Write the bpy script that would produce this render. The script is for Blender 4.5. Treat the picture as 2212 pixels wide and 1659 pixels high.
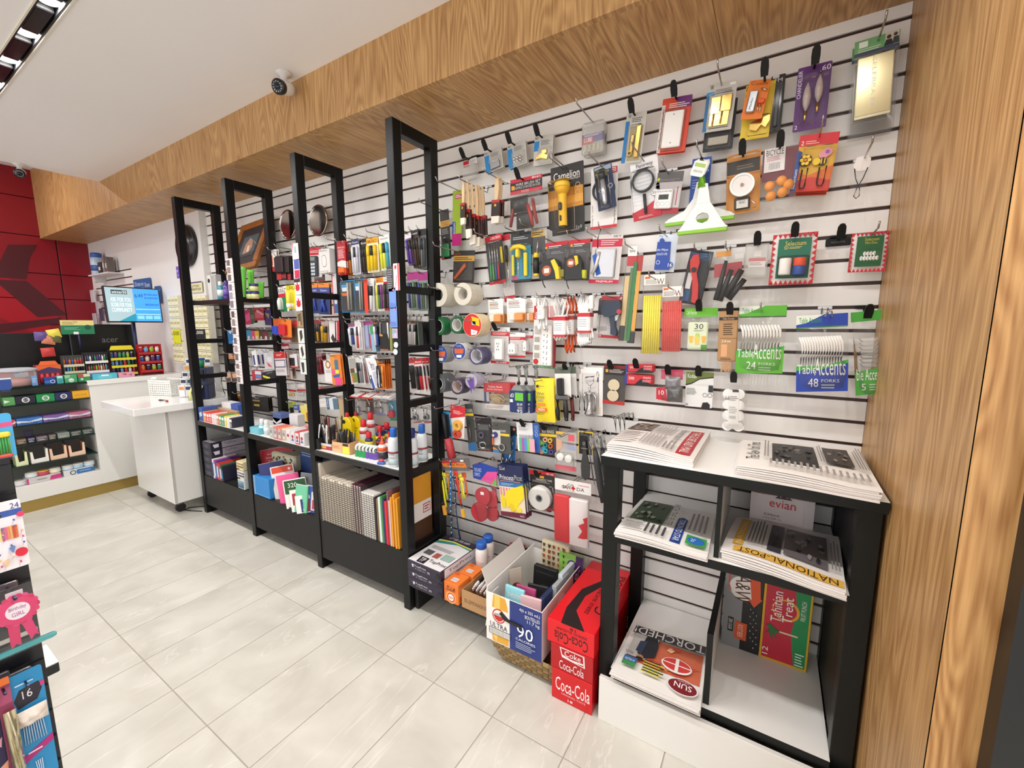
import bpy, bmesh, math, random
from mathutils import Vector, Matrix
for o in list(bpy.data.objects): bpy.data.objects.remove(o, do_unlink=True)
S = bpy.context.scene
COL = S.collection
random.seed(7)
PI = math.pi
# ---------------------------------------------------------------- camera
CAM = Vector((-0.2779, -1.7846, 1.4061))
RW = Matrix(((0.85144322, -0.5196259, -0.0709462), (0.52444463, 0.84322408, 0.11802956), (-0.00150768, -0.13770283, 0.99047244)))
FPX, IW, IH = 913.07, 2212, 1659          # columns of RW: right, forward, up
cd = bpy.data.cameras.new('camera'); cam = bpy.data.objects.new('camera', cd); COL.objects.link(cam)
r, f, u = RW.col[0], RW.col[1], RW.col[2]
cam.matrix_world = Matrix(((r.x, u.x, -f.x, CAM.x), (r.y, u.y, -f.y, CAM.y), (r.z, u.z, -f.z, CAM.z), (0, 0, 0, 1)))
cd.sensor_fit = 'HORIZONTAL'; cd.sensor_width = 36; cd.lens = 36 * FPX / IW; cd.clip_start = .02; cd.clip_end = 60
S.camera = cam
# ---------------------------------------------------------------- world, exposure
w = bpy.data.worlds.new('room_light'); S.world = w; w.use_nodes = True
w.node_tree.nodes['Background'].inputs[0].default_value = (1.0, .985, .965, 1)
w.node_tree.nodes['Background'].inputs[1].default_value = 1.75
S.view_settings.view_transform = 'Standard'; S.view_settings.look = 'None'
S.view_settings.exposure = 0.0; S.view_settings.gamma = 1; S.view_settings.use_curve_mapping = False
S.render.film_transparent = False
LAMP_W = 5.0            # watts of each downlight in the ceiling channel
LAMP_COL = (1.0, .98, .95)
# ---------------------------------------------------------------- helpers: colour and material
def lin(h):
    h = h.lstrip('#')
    if len(h) == 3: h = ''.join(c * 2 for c in h)
    out = []
    for i in (0, 2, 4):
        c = int(h[i:i + 2], 16) / 255
        out.append(c / 12.92 if c <= .04045 else ((c + .055) / 1.055) ** 2.4)
    return (*out, 1)
MATS = {}
def mat(h, rough=.5, metal=0., kind='', spec=.5, bump=0.):
    key = (h, rough, metal, kind, spec, bump)
    if key in MATS: return MATS[key]
    m = bpy.data.materials.new('%s_%s' % (kind or 'paint', h.lstrip('#'))); m.use_nodes = True
    nt = m.node_tree; b = nt.nodes['Principled BSDF']
    b.inputs['Roughness'].default_value = rough; b.inputs['Metallic'].default_value = metal
    b.inputs['Specular IOR Level'].default_value = spec
    c = lin(h); b.inputs['Base Color'].default_value = c
    if kind == 'clear':          # thin clear packaging film / plastic
        nt.nodes.remove(b)
        out = nt.nodes['Material Output']
        tr = nt.nodes.new('ShaderNodeBsdfTransparent'); tr.inputs[0].default_value = (.985, .985, .985, 1)
        gl = nt.nodes.new('ShaderNodeBsdfGlossy'); gl.inputs['Roughness'].default_value = rough; gl.inputs[0].default_value = (1, 1, 1, 1)
        df = nt.nodes.new('ShaderNodeBsdfDiffuse'); df.inputs[0].default_value = c
        fr = nt.nodes.new('ShaderNodeLayerWeight'); fr.inputs['Blend'].default_value = .12
        mx = nt.nodes.new('ShaderNodeMixShader'); mx2 = nt.nodes.new('ShaderNodeMixShader')
        nt.links.new(fr.outputs['Fresnel'], mx.inputs[0]); nt.links.new(tr.outputs[0], mx.inputs[1]); nt.links.new(gl.outputs[0], mx.inputs[2])
        mx2.inputs[0].default_value = metal
        nt.links.new(mx.outputs[0], mx2.inputs[1]); nt.links.new(df.outputs[0], mx2.inputs[2])
        nt.links.new(mx2.outputs[0], out.inputs[0])
    elif kind == 'glow':
        b.inputs['Emission Color'].default_value = c; b.inputs['Emission Strength'].default_value = metal; b.inputs['Metallic'].default_value = 0
    else:
        tc = nt.nodes.new('ShaderNodeTexCoord'); n = nt.nodes.new('ShaderNodeTexNoise')
        n.inputs['Scale'].default_value = 30; n.inputs['Detail'].default_value = 2
        nt.links.new(tc.outputs['Object'], n.inputs['Vector'])
        mr = nt.nodes.new('ShaderNodeMapRange'); mr.inputs[3].default_value = max(.02, rough - .025); mr.inputs[4].default_value = min(1, rough + .025)
        nt.links.new(n.outputs[0], mr.inputs[0]); nt.links.new(mr.outputs[0], b.inputs['Roughness'])
        if bump:
            bp = nt.nodes.new('ShaderNodeBump'); bp.inputs['Strength'].default_value = bump; bp.inputs['Distance'].default_value = .002
            nt.links.new(n.outputs[0], bp.inputs['Height']); nt.links.new(bp.outputs[0], b.inputs['Normal'])
    MATS[key] = m
    return m
def M(c):
    """colour shorthand: '#rrggbb' or 'hex!gloss' or material"""
    if not isinstance(c, str): return c
    if c == 'clear': return mat('#eef0f2', .10, .015, 'clear')
    if c == 'film': return mat('#f0f0f0', .14, .03, 'clear')
    if c == 'haze': return mat('#eceae6', .2, .22, 'clear')
    if c == 'chrome': return mat('#d8d8da', .12, 1)
    if c == 'wire': return mat('#b9b7b4', .22, 1)
    if c == 'brass': return mat('#d8b466', .18, 1)
    if c == 'black': return mat('#121212', .45, spec=.3)
    if c.endswith('!'): return mat(c[:-1], .2)
    return mat(c, .48)
def nodes_mat(name):
    m = bpy.data.materials.new(name); m.use_nodes = True
    return m, m.node_tree, m.node_tree.nodes['Principled BSDF']
def wood(name, across, along, light='#cda26b', dark='#986c3c', ring=1.0):
    m, nt, b = nodes_mat(name); N = nt.nodes.new; L = nt.links.new
    tc = N('ShaderNodeTexCoord'); sp = N('ShaderNodeSeparateXYZ'); L(tc.outputs['Object'], sp.inputs[0])
    ax = {'x': 0, 'y': 1, 'z': 2}
    def mul(o, k):
        n = N('ShaderNodeMath'); n.operation = 'MULTIPLY'; L(o, n.inputs[0]); n.inputs[1].default_value = k; return n.outputs[0]
    def add(a, c):
        n = N('ShaderNodeMath'); n.operation = 'ADD'; L(a, n.inputs[0]); L(c, n.inputs[1]); return n.outputs[0]
    A, V = sp.outputs[ax[across]], sp.outputs[ax[along]]
    def vec(ka, kv):
        c = N('ShaderNodeCombineXYZ'); L(mul(A, ka), c.inputs[0]); L(mul(V, kv), c.inputs[1]); return c.outputs[0]
    n1 = N('ShaderNodeTexNoise'); n1.inputs['Scale'].default_value = 1; n1.inputs['Detail'].default_value = 2.5; n1.inputs['Roughness'].default_value = .45
    L(vec(5.5, .8), n1.inputs['Vector'])
    ph = add(mul(n1.outputs[0], 24 * ring), mul(A, 9))
    si = N('ShaderNodeMath'); si.operation = 'SINE'; L(mul(ph, 6.283), si.inputs[0])
    n2 = N('ShaderNodeTexNoise'); n2.inputs['Scale'].default_value = 1; n2.inputs['Detail'].default_value = 3
    L(vec(150, 5), n2.inputs['Vector'])
    n3 = N('ShaderNodeTexNoise'); n3.inputs['Scale'].default_value = 1; n3.inputs['Detail'].default_value = 2
    L(vec(8, .8), n3.inputs['Vector'])
    mix = add(add(mul(si.outputs[0], .13), mul(n2.outputs[0], .85)), mul(n3.outputs[0], .35))
    rp = N('ShaderNodeValToRGB'); e = rp.color_ramp.elements
    e[0].position = .32; e[0].color = lin(dark); e[1].position = .86; e[1].color = lin(light)
    L(mix, rp.inputs[0]); L(rp.outputs[0], b.inputs['Base Color'])
    b.inputs['Roughness'].default_value = .42
    bp = N('ShaderNodeBump'); bp.inputs['Strength'].default_value = .12; bp.inputs['Distance'].default_value = .001
    L(mix, bp.inputs['Height']); L(bp.outputs[0], b.inputs['Normal'])
    return m
# ---------------------------------------------------------------- helpers: a pixel of the photo, at a known depth, as a point of the room
def at(px, py, x=None, y=None, z=None):
    d = RW @ Vector(((px - IW / 2) / FPX, 1, -(py - IH / 2) / FPX))
    if x is not None: t = (x - CAM.x) / d.x
    elif y is not None: t = (y - CAM.y) / d.y
    else: t = (z - CAM.z) / d.z
    return CAM + d * t
CROP = {'A': (900, 200, .25317), 'B': (1300, 150, .22297), 'C': (1560, 0, .31339), 'D': (900, 560, .22604), 'E': (1280, 480, .29837),
        'F': (920, 840, .21696), 'G': (860, 1120, .27721), 'H': (360, 380, .27125), 'I': (400, 760, .3014), 'J': (480, 660, .14464),
        'K': (570, 440, .13259), 'L': (640, 640, .15668), 'Q': (720, 480, .13260), 'R': (720, 680, .14467), 'O': (0, 0, 1),
        'S': (420, 860, .15067), 'T': (670, 880, .15676), 'U': (370, 500, .11452), 'V': (0, 660, .12056), 'W': (170, 680, .12206), 'X': (0, 780, .16886), 'Y': (0, 340, .25316), 'Z': (0, 660, .27728)}
def cp(k, q):
    o = CROP[k]; return (o[0] + q[0] * o[2], o[1] + q[1] * o[2])
# ---------------------------------------------------------------- helpers: mesh collector
TXT = {}
def text_geo(s):
    if s in TXT: return TXT[s]
    cu = bpy.data.curves.new('t', 'FONT'); cu.body = s; cu.resolution_u = 2; cu.fill_mode = 'FRONT'
    ob = bpy.data.objects.new('t', cu)
    me = bpy.data.meshes.new_from_object(ob)
    vs = [(v.co.x, v.co.y) for v in me.vertices]; fs = [tuple(p.vertices) for p in me.polygons]
    bpy.data.objects.remove(ob); bpy.data.curves.remove(cu); bpy.data.meshes.remove(me)
    if not vs: vs = [(0, 0)]
    x0 = min(v[0] for v in vs); x1 = max(v[0] for v in vs); y0 = min(v[1] for v in vs); y1 = max(v[1] for v in vs)
    vs = [((x - x0) / max(1e-6, x1 - x0), (y - y0) / max(1e-6, y1 - y0)) for x, y in vs]
    TXT[s] = (vs, fs); return TXT[s]
class MB:
    def __init__(s): s.v = []; s.f = []; s.m = []; s.sm = []; s.mats = []; s.X = Matrix.Identity(4)
    def mi(s, m):
        m = M(m)
        if m not in s.mats: s.mats.append(m)
        return s.mats.index(m)
    def add(s, vs, fs, m, smooth=False):
        k = len(s.v); i = s.mi(m)
        s.v += [s.X @ Vector(p) for p in vs]
        for f in fs: s.f.append(tuple(k + a for a in f)); s.m.append(i); s.sm.append(smooth)
        return s
    def box(s, x0, x1, y0, y1, z0, z1, m):
        vs = [(x, y, z) for x in (x0, x1) for y in (y0, y1) for z in (z0, z1)]
        return s.add(vs, [(0, 1, 3, 2), (4, 6, 7, 5), (0, 4, 5, 1), (2, 3, 7, 6), (0, 2, 6, 4), (1, 5, 7, 3)], m)
    def bbox(s, x0, x1, y0, y1, z0, z1, m, b=.003):
        """box with chamfered edges"""
        b = min(b, abs(x1 - x0) / 2.5, abs(y1 - y0) / 2.5, abs(z1 - z0) / 2.5)
        pts = []
        for z, e in ((z0, b), (z0 + b, 0), (z1 - b, 0), (z1, b)):
            pts.append([(x0 + e + b, y0 + e), (x1 - e - b, y0 + e), (x1 - e, y0 + e + b), (x1 - e, y1 - e - b), (x1 - e - b, y1 - e), (x0 + e + b, y1 - e), (x0 + e, y1 - e - b), (x0 + e, y0 + e + b)])
        vs = []
        for row, z in zip(pts, (z0, z0 + b, z1 - b, z1)): vs += [(p[0], p[1], z) for p in row]
        fs = [tuple(range(7, -1, -1)), tuple(range(24, 32))]
        for r in range(3):
            for i in range(8): j = (i + 1) % 8; fs.append((r * 8 + i, r * 8 + j, r * 8 + 8 + j, r * 8 + 8 + i))
        return s.add(vs, fs, m)
    def poly(s, pts, m): return s.add(pts, [tuple(range(len(pts)))], m)
    def slab(s, pts2, y0, y1, m, axis='y'):
        """outline in xz (axis y), xy (axis z) or yz (axis x), extruded; y0<y1"""
        n = len(pts2)
        a = sum(pts2[i][0] * pts2[(i + 1) % n][1] - pts2[(i + 1) % n][0] * pts2[i][1] for i in range(n))
        if a < 0: pts2 = pts2[::-1]
        def P(p, d): return (p[0], d, p[1]) if axis == 'y' else ((p[0], p[1], d) if axis == 'z' else (d, p[0], p[1]))
        vs = [P(p, y0) for p in pts2] + [P(p, y1) for p in pts2]
        fr = tuple(range(n)); bk = tuple(range(2 * n - 1, n - 1, -1))
        sd = [(i + n, (i + 1) % n + n, (i + 1) % n, i) for i in range(n)]
        fs = [fr, bk] + sd
        if axis in 'zx': fs = [tuple(reversed(f)) for f in fs]
        return s.add(vs, fs, m)
    def cyl(s, c, r, h, m, axis='z', n=16, r2=None, smooth=True):
        r2 = r if r2 is None else r2; vs = []
        for k, (rr, d) in enumerate(((r, 0), (r2, h))):
            for i in range(n):
                a = 2 * PI * i / n; p, q = rr * math.cos(a), rr * math.sin(a)
                vs.append({'z': (c[0] + p, c[1] + q, c[2] + d), 'y': (c[0] + p, c[1] + d, c[2] + q), 'x': (c[0] + d, c[1] + p, c[2] + q)}[axis])
        fs = [tuple(range(n - 1, -1, -1)), tuple(range(n, 2 * n))]
        sd = [(i, (i + 1) % n, (i + 1) % n + n, i + n) for i in range(n)]
        if axis == 'y': fs = [tuple(reversed(f)) for f in fs]; sd = [tuple(reversed(f)) for f in sd]
        s.add(vs, fs, m); k = len(s.v) - len(vs)
        for f in sd: s.f.append(tuple(k + a for a in f)); s.m.append(s.mi(m)); s.sm.append(smooth)
        return s
    def lathe(s, prof, m, c=(0, 0, 0), n=16, axis='z', smooth=True, sx=1, sy=1):
        vs = []
        for r, h in prof:
            for i in range(n):
                a = 2 * PI * i / n; p, q = r * math.cos(a) * sx, r * math.sin(a) * sy
                vs.append({'z': (c[0] + p, c[1] + q, c[2] + h), 'y': (c[0] + p, c[1] + h, c[2] + q), 'x': (c[0] + h, c[1] + p, c[2] + q)}[axis])
        fs = []
        for j in range(len(prof) - 1):
            for i in range(n):
                k = (i + 1) % n; q = (j * n + i, j * n + k, (j + 1) * n + k, (j + 1) * n + i)
                fs.append(q if axis != 'y' else q[::-1])
        s.add(vs, fs, m, smooth)
        for j in (0, len(prof) - 1):
            if prof[0] != prof[-1] and prof[j][0] > 1e-5:
                q = tuple(j * n + i for i in range(n)); k = len(s.v) - len(vs)
                s.f.append(tuple(k + a for a in (q if (j > 0) == (axis != 'y') else q[::-1]))); s.m.append(s.mi(m)); s.sm.append(False)
        return s
    def ring(s, c, ro, ri, d, m, n=28, mi=None, axis='y'):
        """roll of tape: axis y from c.y to c.y+d"""
        return s.lathe([(ri, 0), (ro, 0), (ro, d), (ri, d), (ri, 0)], m, c, n, axis, smooth=False)
    def tube(s, pts, r, m, n=6, flat=1.0, closed=False):
        pts = [Vector(p) for p in pts]; vs = []; N = len(pts); up = Vector((0, 0, 1))
        for i, p in enumerate(pts):
            a = pts[(i - 1) % N] if (closed or i > 0) else p; b = pts[(i + 1) % N] if (closed or i < N - 1) else p
            t = (b - a).normalized() if (b - a).length > 1e-9 else Vector((0, 0, 1))
            u = t.cross(up)
            if u.length < .05: u = t.cross(Vector((1, 0, 0)))
            u.normalize(); w = u.cross(t)
            rr = r[i] if isinstance(r, (list, tuple)) else r
            for k in range(n):
                g = 2 * PI * k / n; vs.append(p + u * (rr * math.cos(g)) + w * (rr * flat * math.sin(g)))
        fs = []
        for i in range(N if closed else N - 1):
            j = (i + 1) % N
            for k in range(n): l = (k + 1) % n; fs.append((i * n + k, i * n + l, j * n + l, j * n + k))
        s.add(vs, fs, m, True); k0 = len(s.v) - len(vs)
        if not closed:
            for i in (0, N - 1):
                q = tuple(k0 + i * n + k for k in range(n)); s.f.append(q[::-1] if i == 0 else q); s.m.append(s.mi(m)); s.sm.append(False)
        return s
    def text(s, str_, x0, x1, z0, z1, y, m, rot=0):
        """lettering on a plane facing -y, fitted to the rectangle; rot in quarter turns counter-clockwise"""
        vs, fs = text_geo(str_); out = []
        for a, b in vs:
            for _ in range(rot % 4): a, b = 1 - b, a
            out.append((x0 + a * (x1 - x0), y, z0 + b * (z1 - z0)))
        return s.add(out, fs, m)
    def build(s, name, parent=None, bevel=0):
        me = bpy.data.meshes.new(name); me.from_pydata(s.v, [], s.f); me.update()
        for m in s.mats: me.materials.append(m)
        me.polygons.foreach_set('material_index', s.m); me.polygons.foreach_set('use_smooth', s.sm)
        o = bpy.data.objects.new(name, me); COL.objects.link(o)
        if parent: o.parent = parent
        if bevel:
            b = o.modifiers.new('bevel', 'BEVEL'); b.width = bevel; b.segments = 1; b.limit_method = 'ANGLE'
        return o
def tag(o, label, cat, group=None):
    o['label'] = label; o['category'] = cat
    if group: o['group'] = group
    return o
def thing(name, label, cat, loc, rot=(0, 0, 0), group=None):
    o = bpy.data.objects.new(name, None); COL.objects.link(o); o.location = loc; o.rotation_euler = rot
    o.empty_display_size = .05
    return tag(o, label, cat, group)
def struct(o): o['kind'] = 'structure'; return o
ORD = ['first', 'second', 'third', 'fourth', 'fifth', 'sixth', 'seventh', 'eighth', 'ninth', 'tenth', 'eleventh', 'twelfth']
def nth(label, i):
    s = '%s, %s on its hook' % (label, ORD[i])
    return s if len(s.split()) <= 16 else label
def dup(root, loc, rot=None, label=None):
    r = root.copy(); COL.objects.link(r); r.location = loc
    if rot is not None: r.rotation_euler = rot
    if label: r['label'] = label
    for ch in list(root.children):
        c = ch.copy(); COL.objects.link(c); c.parent = r
        for g in ch.children:
            d = g.copy(); COL.objects.link(d); d.parent = c
    return r
# ================================================================ the setting
ZT, SP = 2.3008, 0.0762                      # top slot of the slatwall, slot spacing
def slot_z(k): return ZT - k * SP
def snap(z): return slot_z(round((ZT - z) / SP))
WHITE = mat('#eeebe8', .38)
BLK = mat('#141414', .33)
# floor -----------------------------------------------------------
m, nt, b = nodes_mat('porcelain_tile'); N = nt.nodes.new; L = nt.links.new
geo = N('ShaderNodeNewGeometry'); oi = N('ShaderNodeObjectInfo')
ad = N('ShaderNodeVectorMath'); ad.operation = 'MULTIPLY_ADD'; ad.inputs[1].default_value = (1, 1, 1)
sc = N('ShaderNodeVectorMath'); sc.operation = 'SCALE'; sc.inputs[3].default_value = 9
cb = N('ShaderNodeCombineXYZ'); L(oi.outputs['Random'], cb.inputs[0]); L(oi.outputs['Random'], cb.inputs[1]); L(cb.outputs[0], sc.inputs[0])
L(geo.outputs['Position'], ad.inputs[0]); L(sc.outputs[0], ad.inputs[2])
n1 = N('ShaderNodeTexNoise'); n1.inputs['Scale'].default_value = 4.5; n1.inputs['Detail'].default_value = 6; n1.inputs['Distortion'].default_value = .6; L(ad.outputs[0], n1.inputs['Vector'])
r1 = N('ShaderNodeValToRGB'); r1.color_ramp.elements[0].color = lin('#c1bdb3'); r1.color_ramp.elements[1].color = lin('#d5d2c9'); r1.color_ramp.elements[0].position = .3; r1.color_ramp.elements[1].position = .7
L(n1.outputs[0], r1.inputs[0])
n2 = N('ShaderNodeTexNoise'); n2.inputs['Scale'].default_value = 1.3; n2.inputs['Detail'].default_value = 5; n2.inputs['Distortion'].default_value = 1.4
mp = N('ShaderNodeMapping'); mp.inputs['Rotation'].default_value = (0, 0, .5); mp.inputs['Scale'].default_value = (3, .6, 1); L(ad.outputs[0], mp.inputs[0]); L(mp.outputs[0], n2.inputs['Vector'])
r2 = N('ShaderNodeValToRGB'); e = r2.color_ramp.elements; e[0].position = .492; e[0].color = (0, 0, 0, 1); e[1].position = .5; e[1].color = (1, 1, 1, 1); x = e.new(.508); x.color = (0, 0, 0, 1)
L(n2.outputs[0], r2.inputs[0])
mx = N('ShaderNodeMix'); mx.data_type = 'RGBA'; L(r1.outputs[0], mx.inputs[6]); mx.inputs[7].default_value = lin('#ebe7df')
ml = N('ShaderNodeMath'); ml.operation = 'MULTIPLY'; ml.inputs[1].default_value = .35; L(r2.outputs[0], ml.inputs[0]); L(ml.outputs[0], mx.inputs[0])
L(mx.outputs[2], b.inputs['Base Color']); b.inputs['Roughness'].default_value = .34; b.inputs['Specular IOR Level'].default_value = .4
TILE = m
fl = struct(MB().box(-7.2, 2.2, -4.6, .1, -.12, -.0022, mat('#a49d91', .8)).build('floor'))
TX0, TW, TY0, TL = -3.0184, .2811, -1.2296, .559
tb = MB(); tb.bbox(0, TW - .0032, 0, TL - .0032, -.01, 0, TILE, .0012)
tile_me = None
for j in range(-2, 3):
    for i in range(-15, 15):
        x, y = TX0 + i * TW + .0016, TY0 + j * TL + .0016
        if y > .2: continue
        if j == 2 or tile_me is None:
            t2 = MB()
            if j == 2: t2.bbox(0, TW - .0032, 0, .109, -.01, 0, TILE, .0012)
            else: t2 = tb
            if j == 2 and i > -15: o = bpy.data.objects.new('tile', half_me); COL.objects.link(o)
            else:
                o = t2.build('tile')
                if j == 2: half_me = o.data
                else: tile_me = o.data
        else: o = bpy.data.objects.new('tile', tile_me); COL.objects.link(o)
        o.location = (x, y, 0); o.parent = fl
# slatwall --------------------------------------------------------
wb = struct(MB().box(-4.36, 0, .009, .06, 0, 2.36, mat('#3b211b', .35)).build('wall_back'))
for k in range(0, 31):
    z1 = 2.345 if k == 0 else slot_z(k - 1) - .0056
    z0 = max(.0, slot_z(k) + .0056)
    if z1 - z0 < .01: continue
    MB().bbox(-4.36, 0, 0, .0095, z0, z1, WHITE, .0012).build('slat', wb)
# white wall left of the slatwall, red wall behind the counter
wl = struct(MB().box(-7.1, -4.36, -.05, .06, 0, 2.36, mat('#e4e2e0', .5)).build('wall_counter_side'))
for z in (1.98, 1.905, 1.83, 1.755, 1.68, 1.605):
    MB().box(-7.0, -5.9, -.052, -.049, z - .0055, z + .0055, mat('#3b211b', .35)).build('slot', wl)
m, nt, b = nodes_mat('red_mural'); N = nt.nodes.new; L = nt.links.new
geo = N('ShaderNodeNewGeometry'); vo = N('ShaderNodeTexVoronoi'); vo.inputs['Scale'].default_value = 1.1; L(geo.outputs['Position'], vo.inputs['Vector'])
rp = N('ShaderNodeValToRGB'); rp.color_ramp.interpolation = 'CONSTANT'
rp.color_ramp.elements[0].color = lin('#a30a1e'); rp.color_ramp.elements[1].color = lin('#86081c'); rp.color_ramp.elements[1].position = .5; L(vo.outputs['Color'], rp.inputs[0]); L(rp.outputs[0], b.inputs['Base Color'])
b.inputs['Roughness'].default_value = .32
RED = m
wr = struct(MB().box(-7.3, -7.12, -4.6, -.02, 0, 3.05, mat('#3d0a12', .5)).build('wall_left'))
zs = [0, .35, .75, 1.12, 1.42, 1.70, 1.97, 2.36, 2.75, 3.04]
for a, c in zip(zs, zs[1:]):
    for y0, y1 in ((-4.6, -2.45), (-2.44, -1.37), (-1.36, -.31), (-.30, -.02)):
        MB().bbox(-7.12, -7.1, y0, y1, a + .004, c - .004, RED, .002).build('panel', wr)
DK = mat('#4c0c18', .35)
for pts in ([(-.66, 2.24), (-.45, 2.27), (-.52, 2.13), (-.72, 2.10)], [(-.72, 2.1), (-.52, 2.13), (-.57, 1.9), (-.8, 1.9)], [(-.8, 1.88), (-.57, 1.88), (-.30, 1.53), (-.53, 1.5)],
            [(-.95, 1.88), (-.8, 2.02), (-.8, 1.9)], [(-1.4, 1.33), (-.35, 1.50), (-.35, 1.44), (-1.4, 1.20)]):
    MB().slab(pts, -7.0995, -7.097, DK, 'x').build('mural_chevron', wr)
# ceiling ---------------------------------------------------------
HC = 2.594
CEIL = mat('#f3f0ee', .8)
c = MB(); c.box(-5.15, 2.2, -1.155, -.40, HC, 3.05, CEIL); c.box(-5.15, 2.2, -4.6, -1.225, HC, 3.05, CEIL); c.box(-5.15, 2.2, -1.225, -1.155, 2.68, 3.05, CEIL)
c.box(-5.15, -4.9, -1.225, -1.155, HC, 3.05, CEIL)
struct(c.build('ceiling'))
struct(MB().box(-7.3, -5.15, -4.6, .06, 3.04, 3.1, CEIL).build('ceiling_over_counter'))
# wood-clad bulkhead ----------------------------------------------
WZ, WY, WP = wood('oak_upright', 'x', 'z'), wood('oak_underside', 'x', 'y'), wood('oak_panel', 'y', 'z', ring=.55)
WE = wood('oak_edge', 'x', 'z', '#d3a165', '#9c6731', ring=1.6)
tr = struct(MB().box(-7.1, 2.2, -.40, .06, 2.36, 3.04, mat('#a98658', .6)).build('trim_1'))
edges = [-7.1, -5.12, -2.9, -.5, 2.2]
for a, c in zip(edges, edges[1:]):
    MB().box(a + .0006, c - .0006, -.4223, -.3999, 2.341, 2.6 if a > -5.2 else 3.04, WZ).build('fascia_board', tr)
    MB().box(a + .0006, c - .0006, -.3999, .06, 2.341, 2.3599, WY).build('underside_board', tr)
# wood end panel and the black door frame right of it
tp = struct(MB().box(.002, .058, -.855, .06, 0, 2.341, mat('#a98658', .6)).build('wall_right'))
MB().box(0, .002, -.86, 0, 0, 2.341, WP).build('side_board', tp)
MB().box(0, .06, -.8605, -.855, 0, 2.594, WE).build('edge_board', tp)
MB().box(0, .06, -.855, -.4223, 2.341, 2.594, WP).build('upper_board', tp)
df = struct(MB().box(.06, .125, -.90, -.80, 0, 2.3, mat('#131416', .4)).build('door_1'))
MB().box(.125, .15, -.89, -.82, 0, 2.3, mat('#26282b', .35)).build('stop_bead', df)
MB().box(.15, 1.1, -.862, -.854, .06, 2.25, mat('#cfe0e6', .05, .03, 'clear')).build('glass_pane', df)
MB().box(.15, 1.1, -.88, -.83, 0, .06, mat('#131416', .4)).build('bottom_rail', df)
# ================================================================ ceiling channel with downlights
def channel(y, label):
    t = thing('light_channel', label, 'ceiling light', (0, y, HC), group='recessed light channels')
    h = MB(); h.box(-4.9, 1.9, -.035, .035, .03, .086, mat('#0c0c0e', .3)); h.box(-4.9, 1.9, -.035, -.028, .0, .03, mat('#101013', .3)); h.box(-4.9, 1.9, .028, .035, .0, .03, mat('#101013', .3))
    h.build('housing', t)
    MB().box(-4.9, 1.9, .035, .041, -.004, .006, mat('#e8e2cf', .3)).build('trim_strip', t)
    MB().box(-4.9, 1.9, -.041, -.035, -.004, .006, mat('#e8e2cf', .3)).build('trim_strip', t)
    for i in range(20):
        x = -2.683 + (i - 6) * .335
        MB().cyl((x, 0, .018), .030, .014, mat('#fffaf0', .4, 12.0, 'glow'), n=18).build('lamp', t)
        MB().bbox(x + .05, x + .285, -.027, .027, .006, .032, mat('#1b1b1e', .25), .004).build('baffle', t)
        ld = bpy.data.lights.new('downlight', 'AREA'); ld.shape = 'DISK'; ld.size = .055; ld.energy = LAMP_W; ld.color = LAMP_COL
        lo = bpy.data.objects.new('downlight', ld); COL.objects.link(lo); lo.location = (x, 0, .015); lo.parent = t
    return t
channel(-1.19, 'black recessed ceiling channel with a row of round downlights, beside the bullet camera')
channel(-3.0, 'second black recessed ceiling channel of downlights, over the aisle behind')  # unseen extra row, added for frontal light on slatwall and bulkhead
for i, y in enumerate((-1.15, -1.9, -2.65)):
    t = thing('recessed_downlight', 'round recessed downlight in the raised ceiling over the counter', 'ceiling light', (-6.1, y, 3.04), group='downlights over the counter')
    MB().lathe([(.05, -.004), (.062, -.004), (.064, .002), (.05, .002), (.05, -.004)], mat('#e8e4de', .4), n=24).build('trim_ring', t)
    MB().cyl((0, 0, -.002), .05, .003, mat('#fffaf0', .4, 10.0, 'glow'), n=20).build('lens', t)
    ld = bpy.data.lights.new('downlight', 'AREA'); ld.shape = 'DISK'; ld.size = .09; ld.energy = 9; ld.color = LAMP_COL
    lo = bpy.data.objects.new('downlight', ld); COL.objects.link(lo); lo.location = (0, 0, -.006); lo.parent = t
# ================================================================ black steel frames with shelves
FX = [-3.883, -3.189, -2.471, -1.764]; FW = .044
FN = ['at the white wing counter', 'second from the white wing counter', 'between notebooks and copy paper bays', 'next to the hardware slatwall']
FRAME_MAT = mat('#0f1011', .36, spec=.28)
for x, nm in zip(FX, FN):
    t = thing('steel_frame', 'tall black tube frame standing ' + nm, 'frame', (x, 0, 0), group='black shelf frames')
    for y0, y1 in ((-.41, -.36), (-.175, -.123)):
        MB().bbox(0, FW, y0, y1, 0, 2.284, FRAME_MAT, .002).build('post', t)
    MB().bbox(0, FW, -.36, -.175, 2.232, 2.284, FRAME_MAT, .002).build('top_bar', t)
    for z in (1.565, 1.29, 1.03): MB().bbox(.004, FW - .004, -.36, -.175, z - .012, z + .02, FRAME_MAT, .002).build('rung', t)
    MB().bbox(0, FW, -.36, -.175, 0.0, .30, FRAME_MAT, .002).build('foot_plate', t)
bay = [('copy paper', FX[0], FX[1]), ('exercise books', FX[1], FX[2]), ('sketchbooks', FX[2], FX[3])]
SHELF_Z = .715
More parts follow.
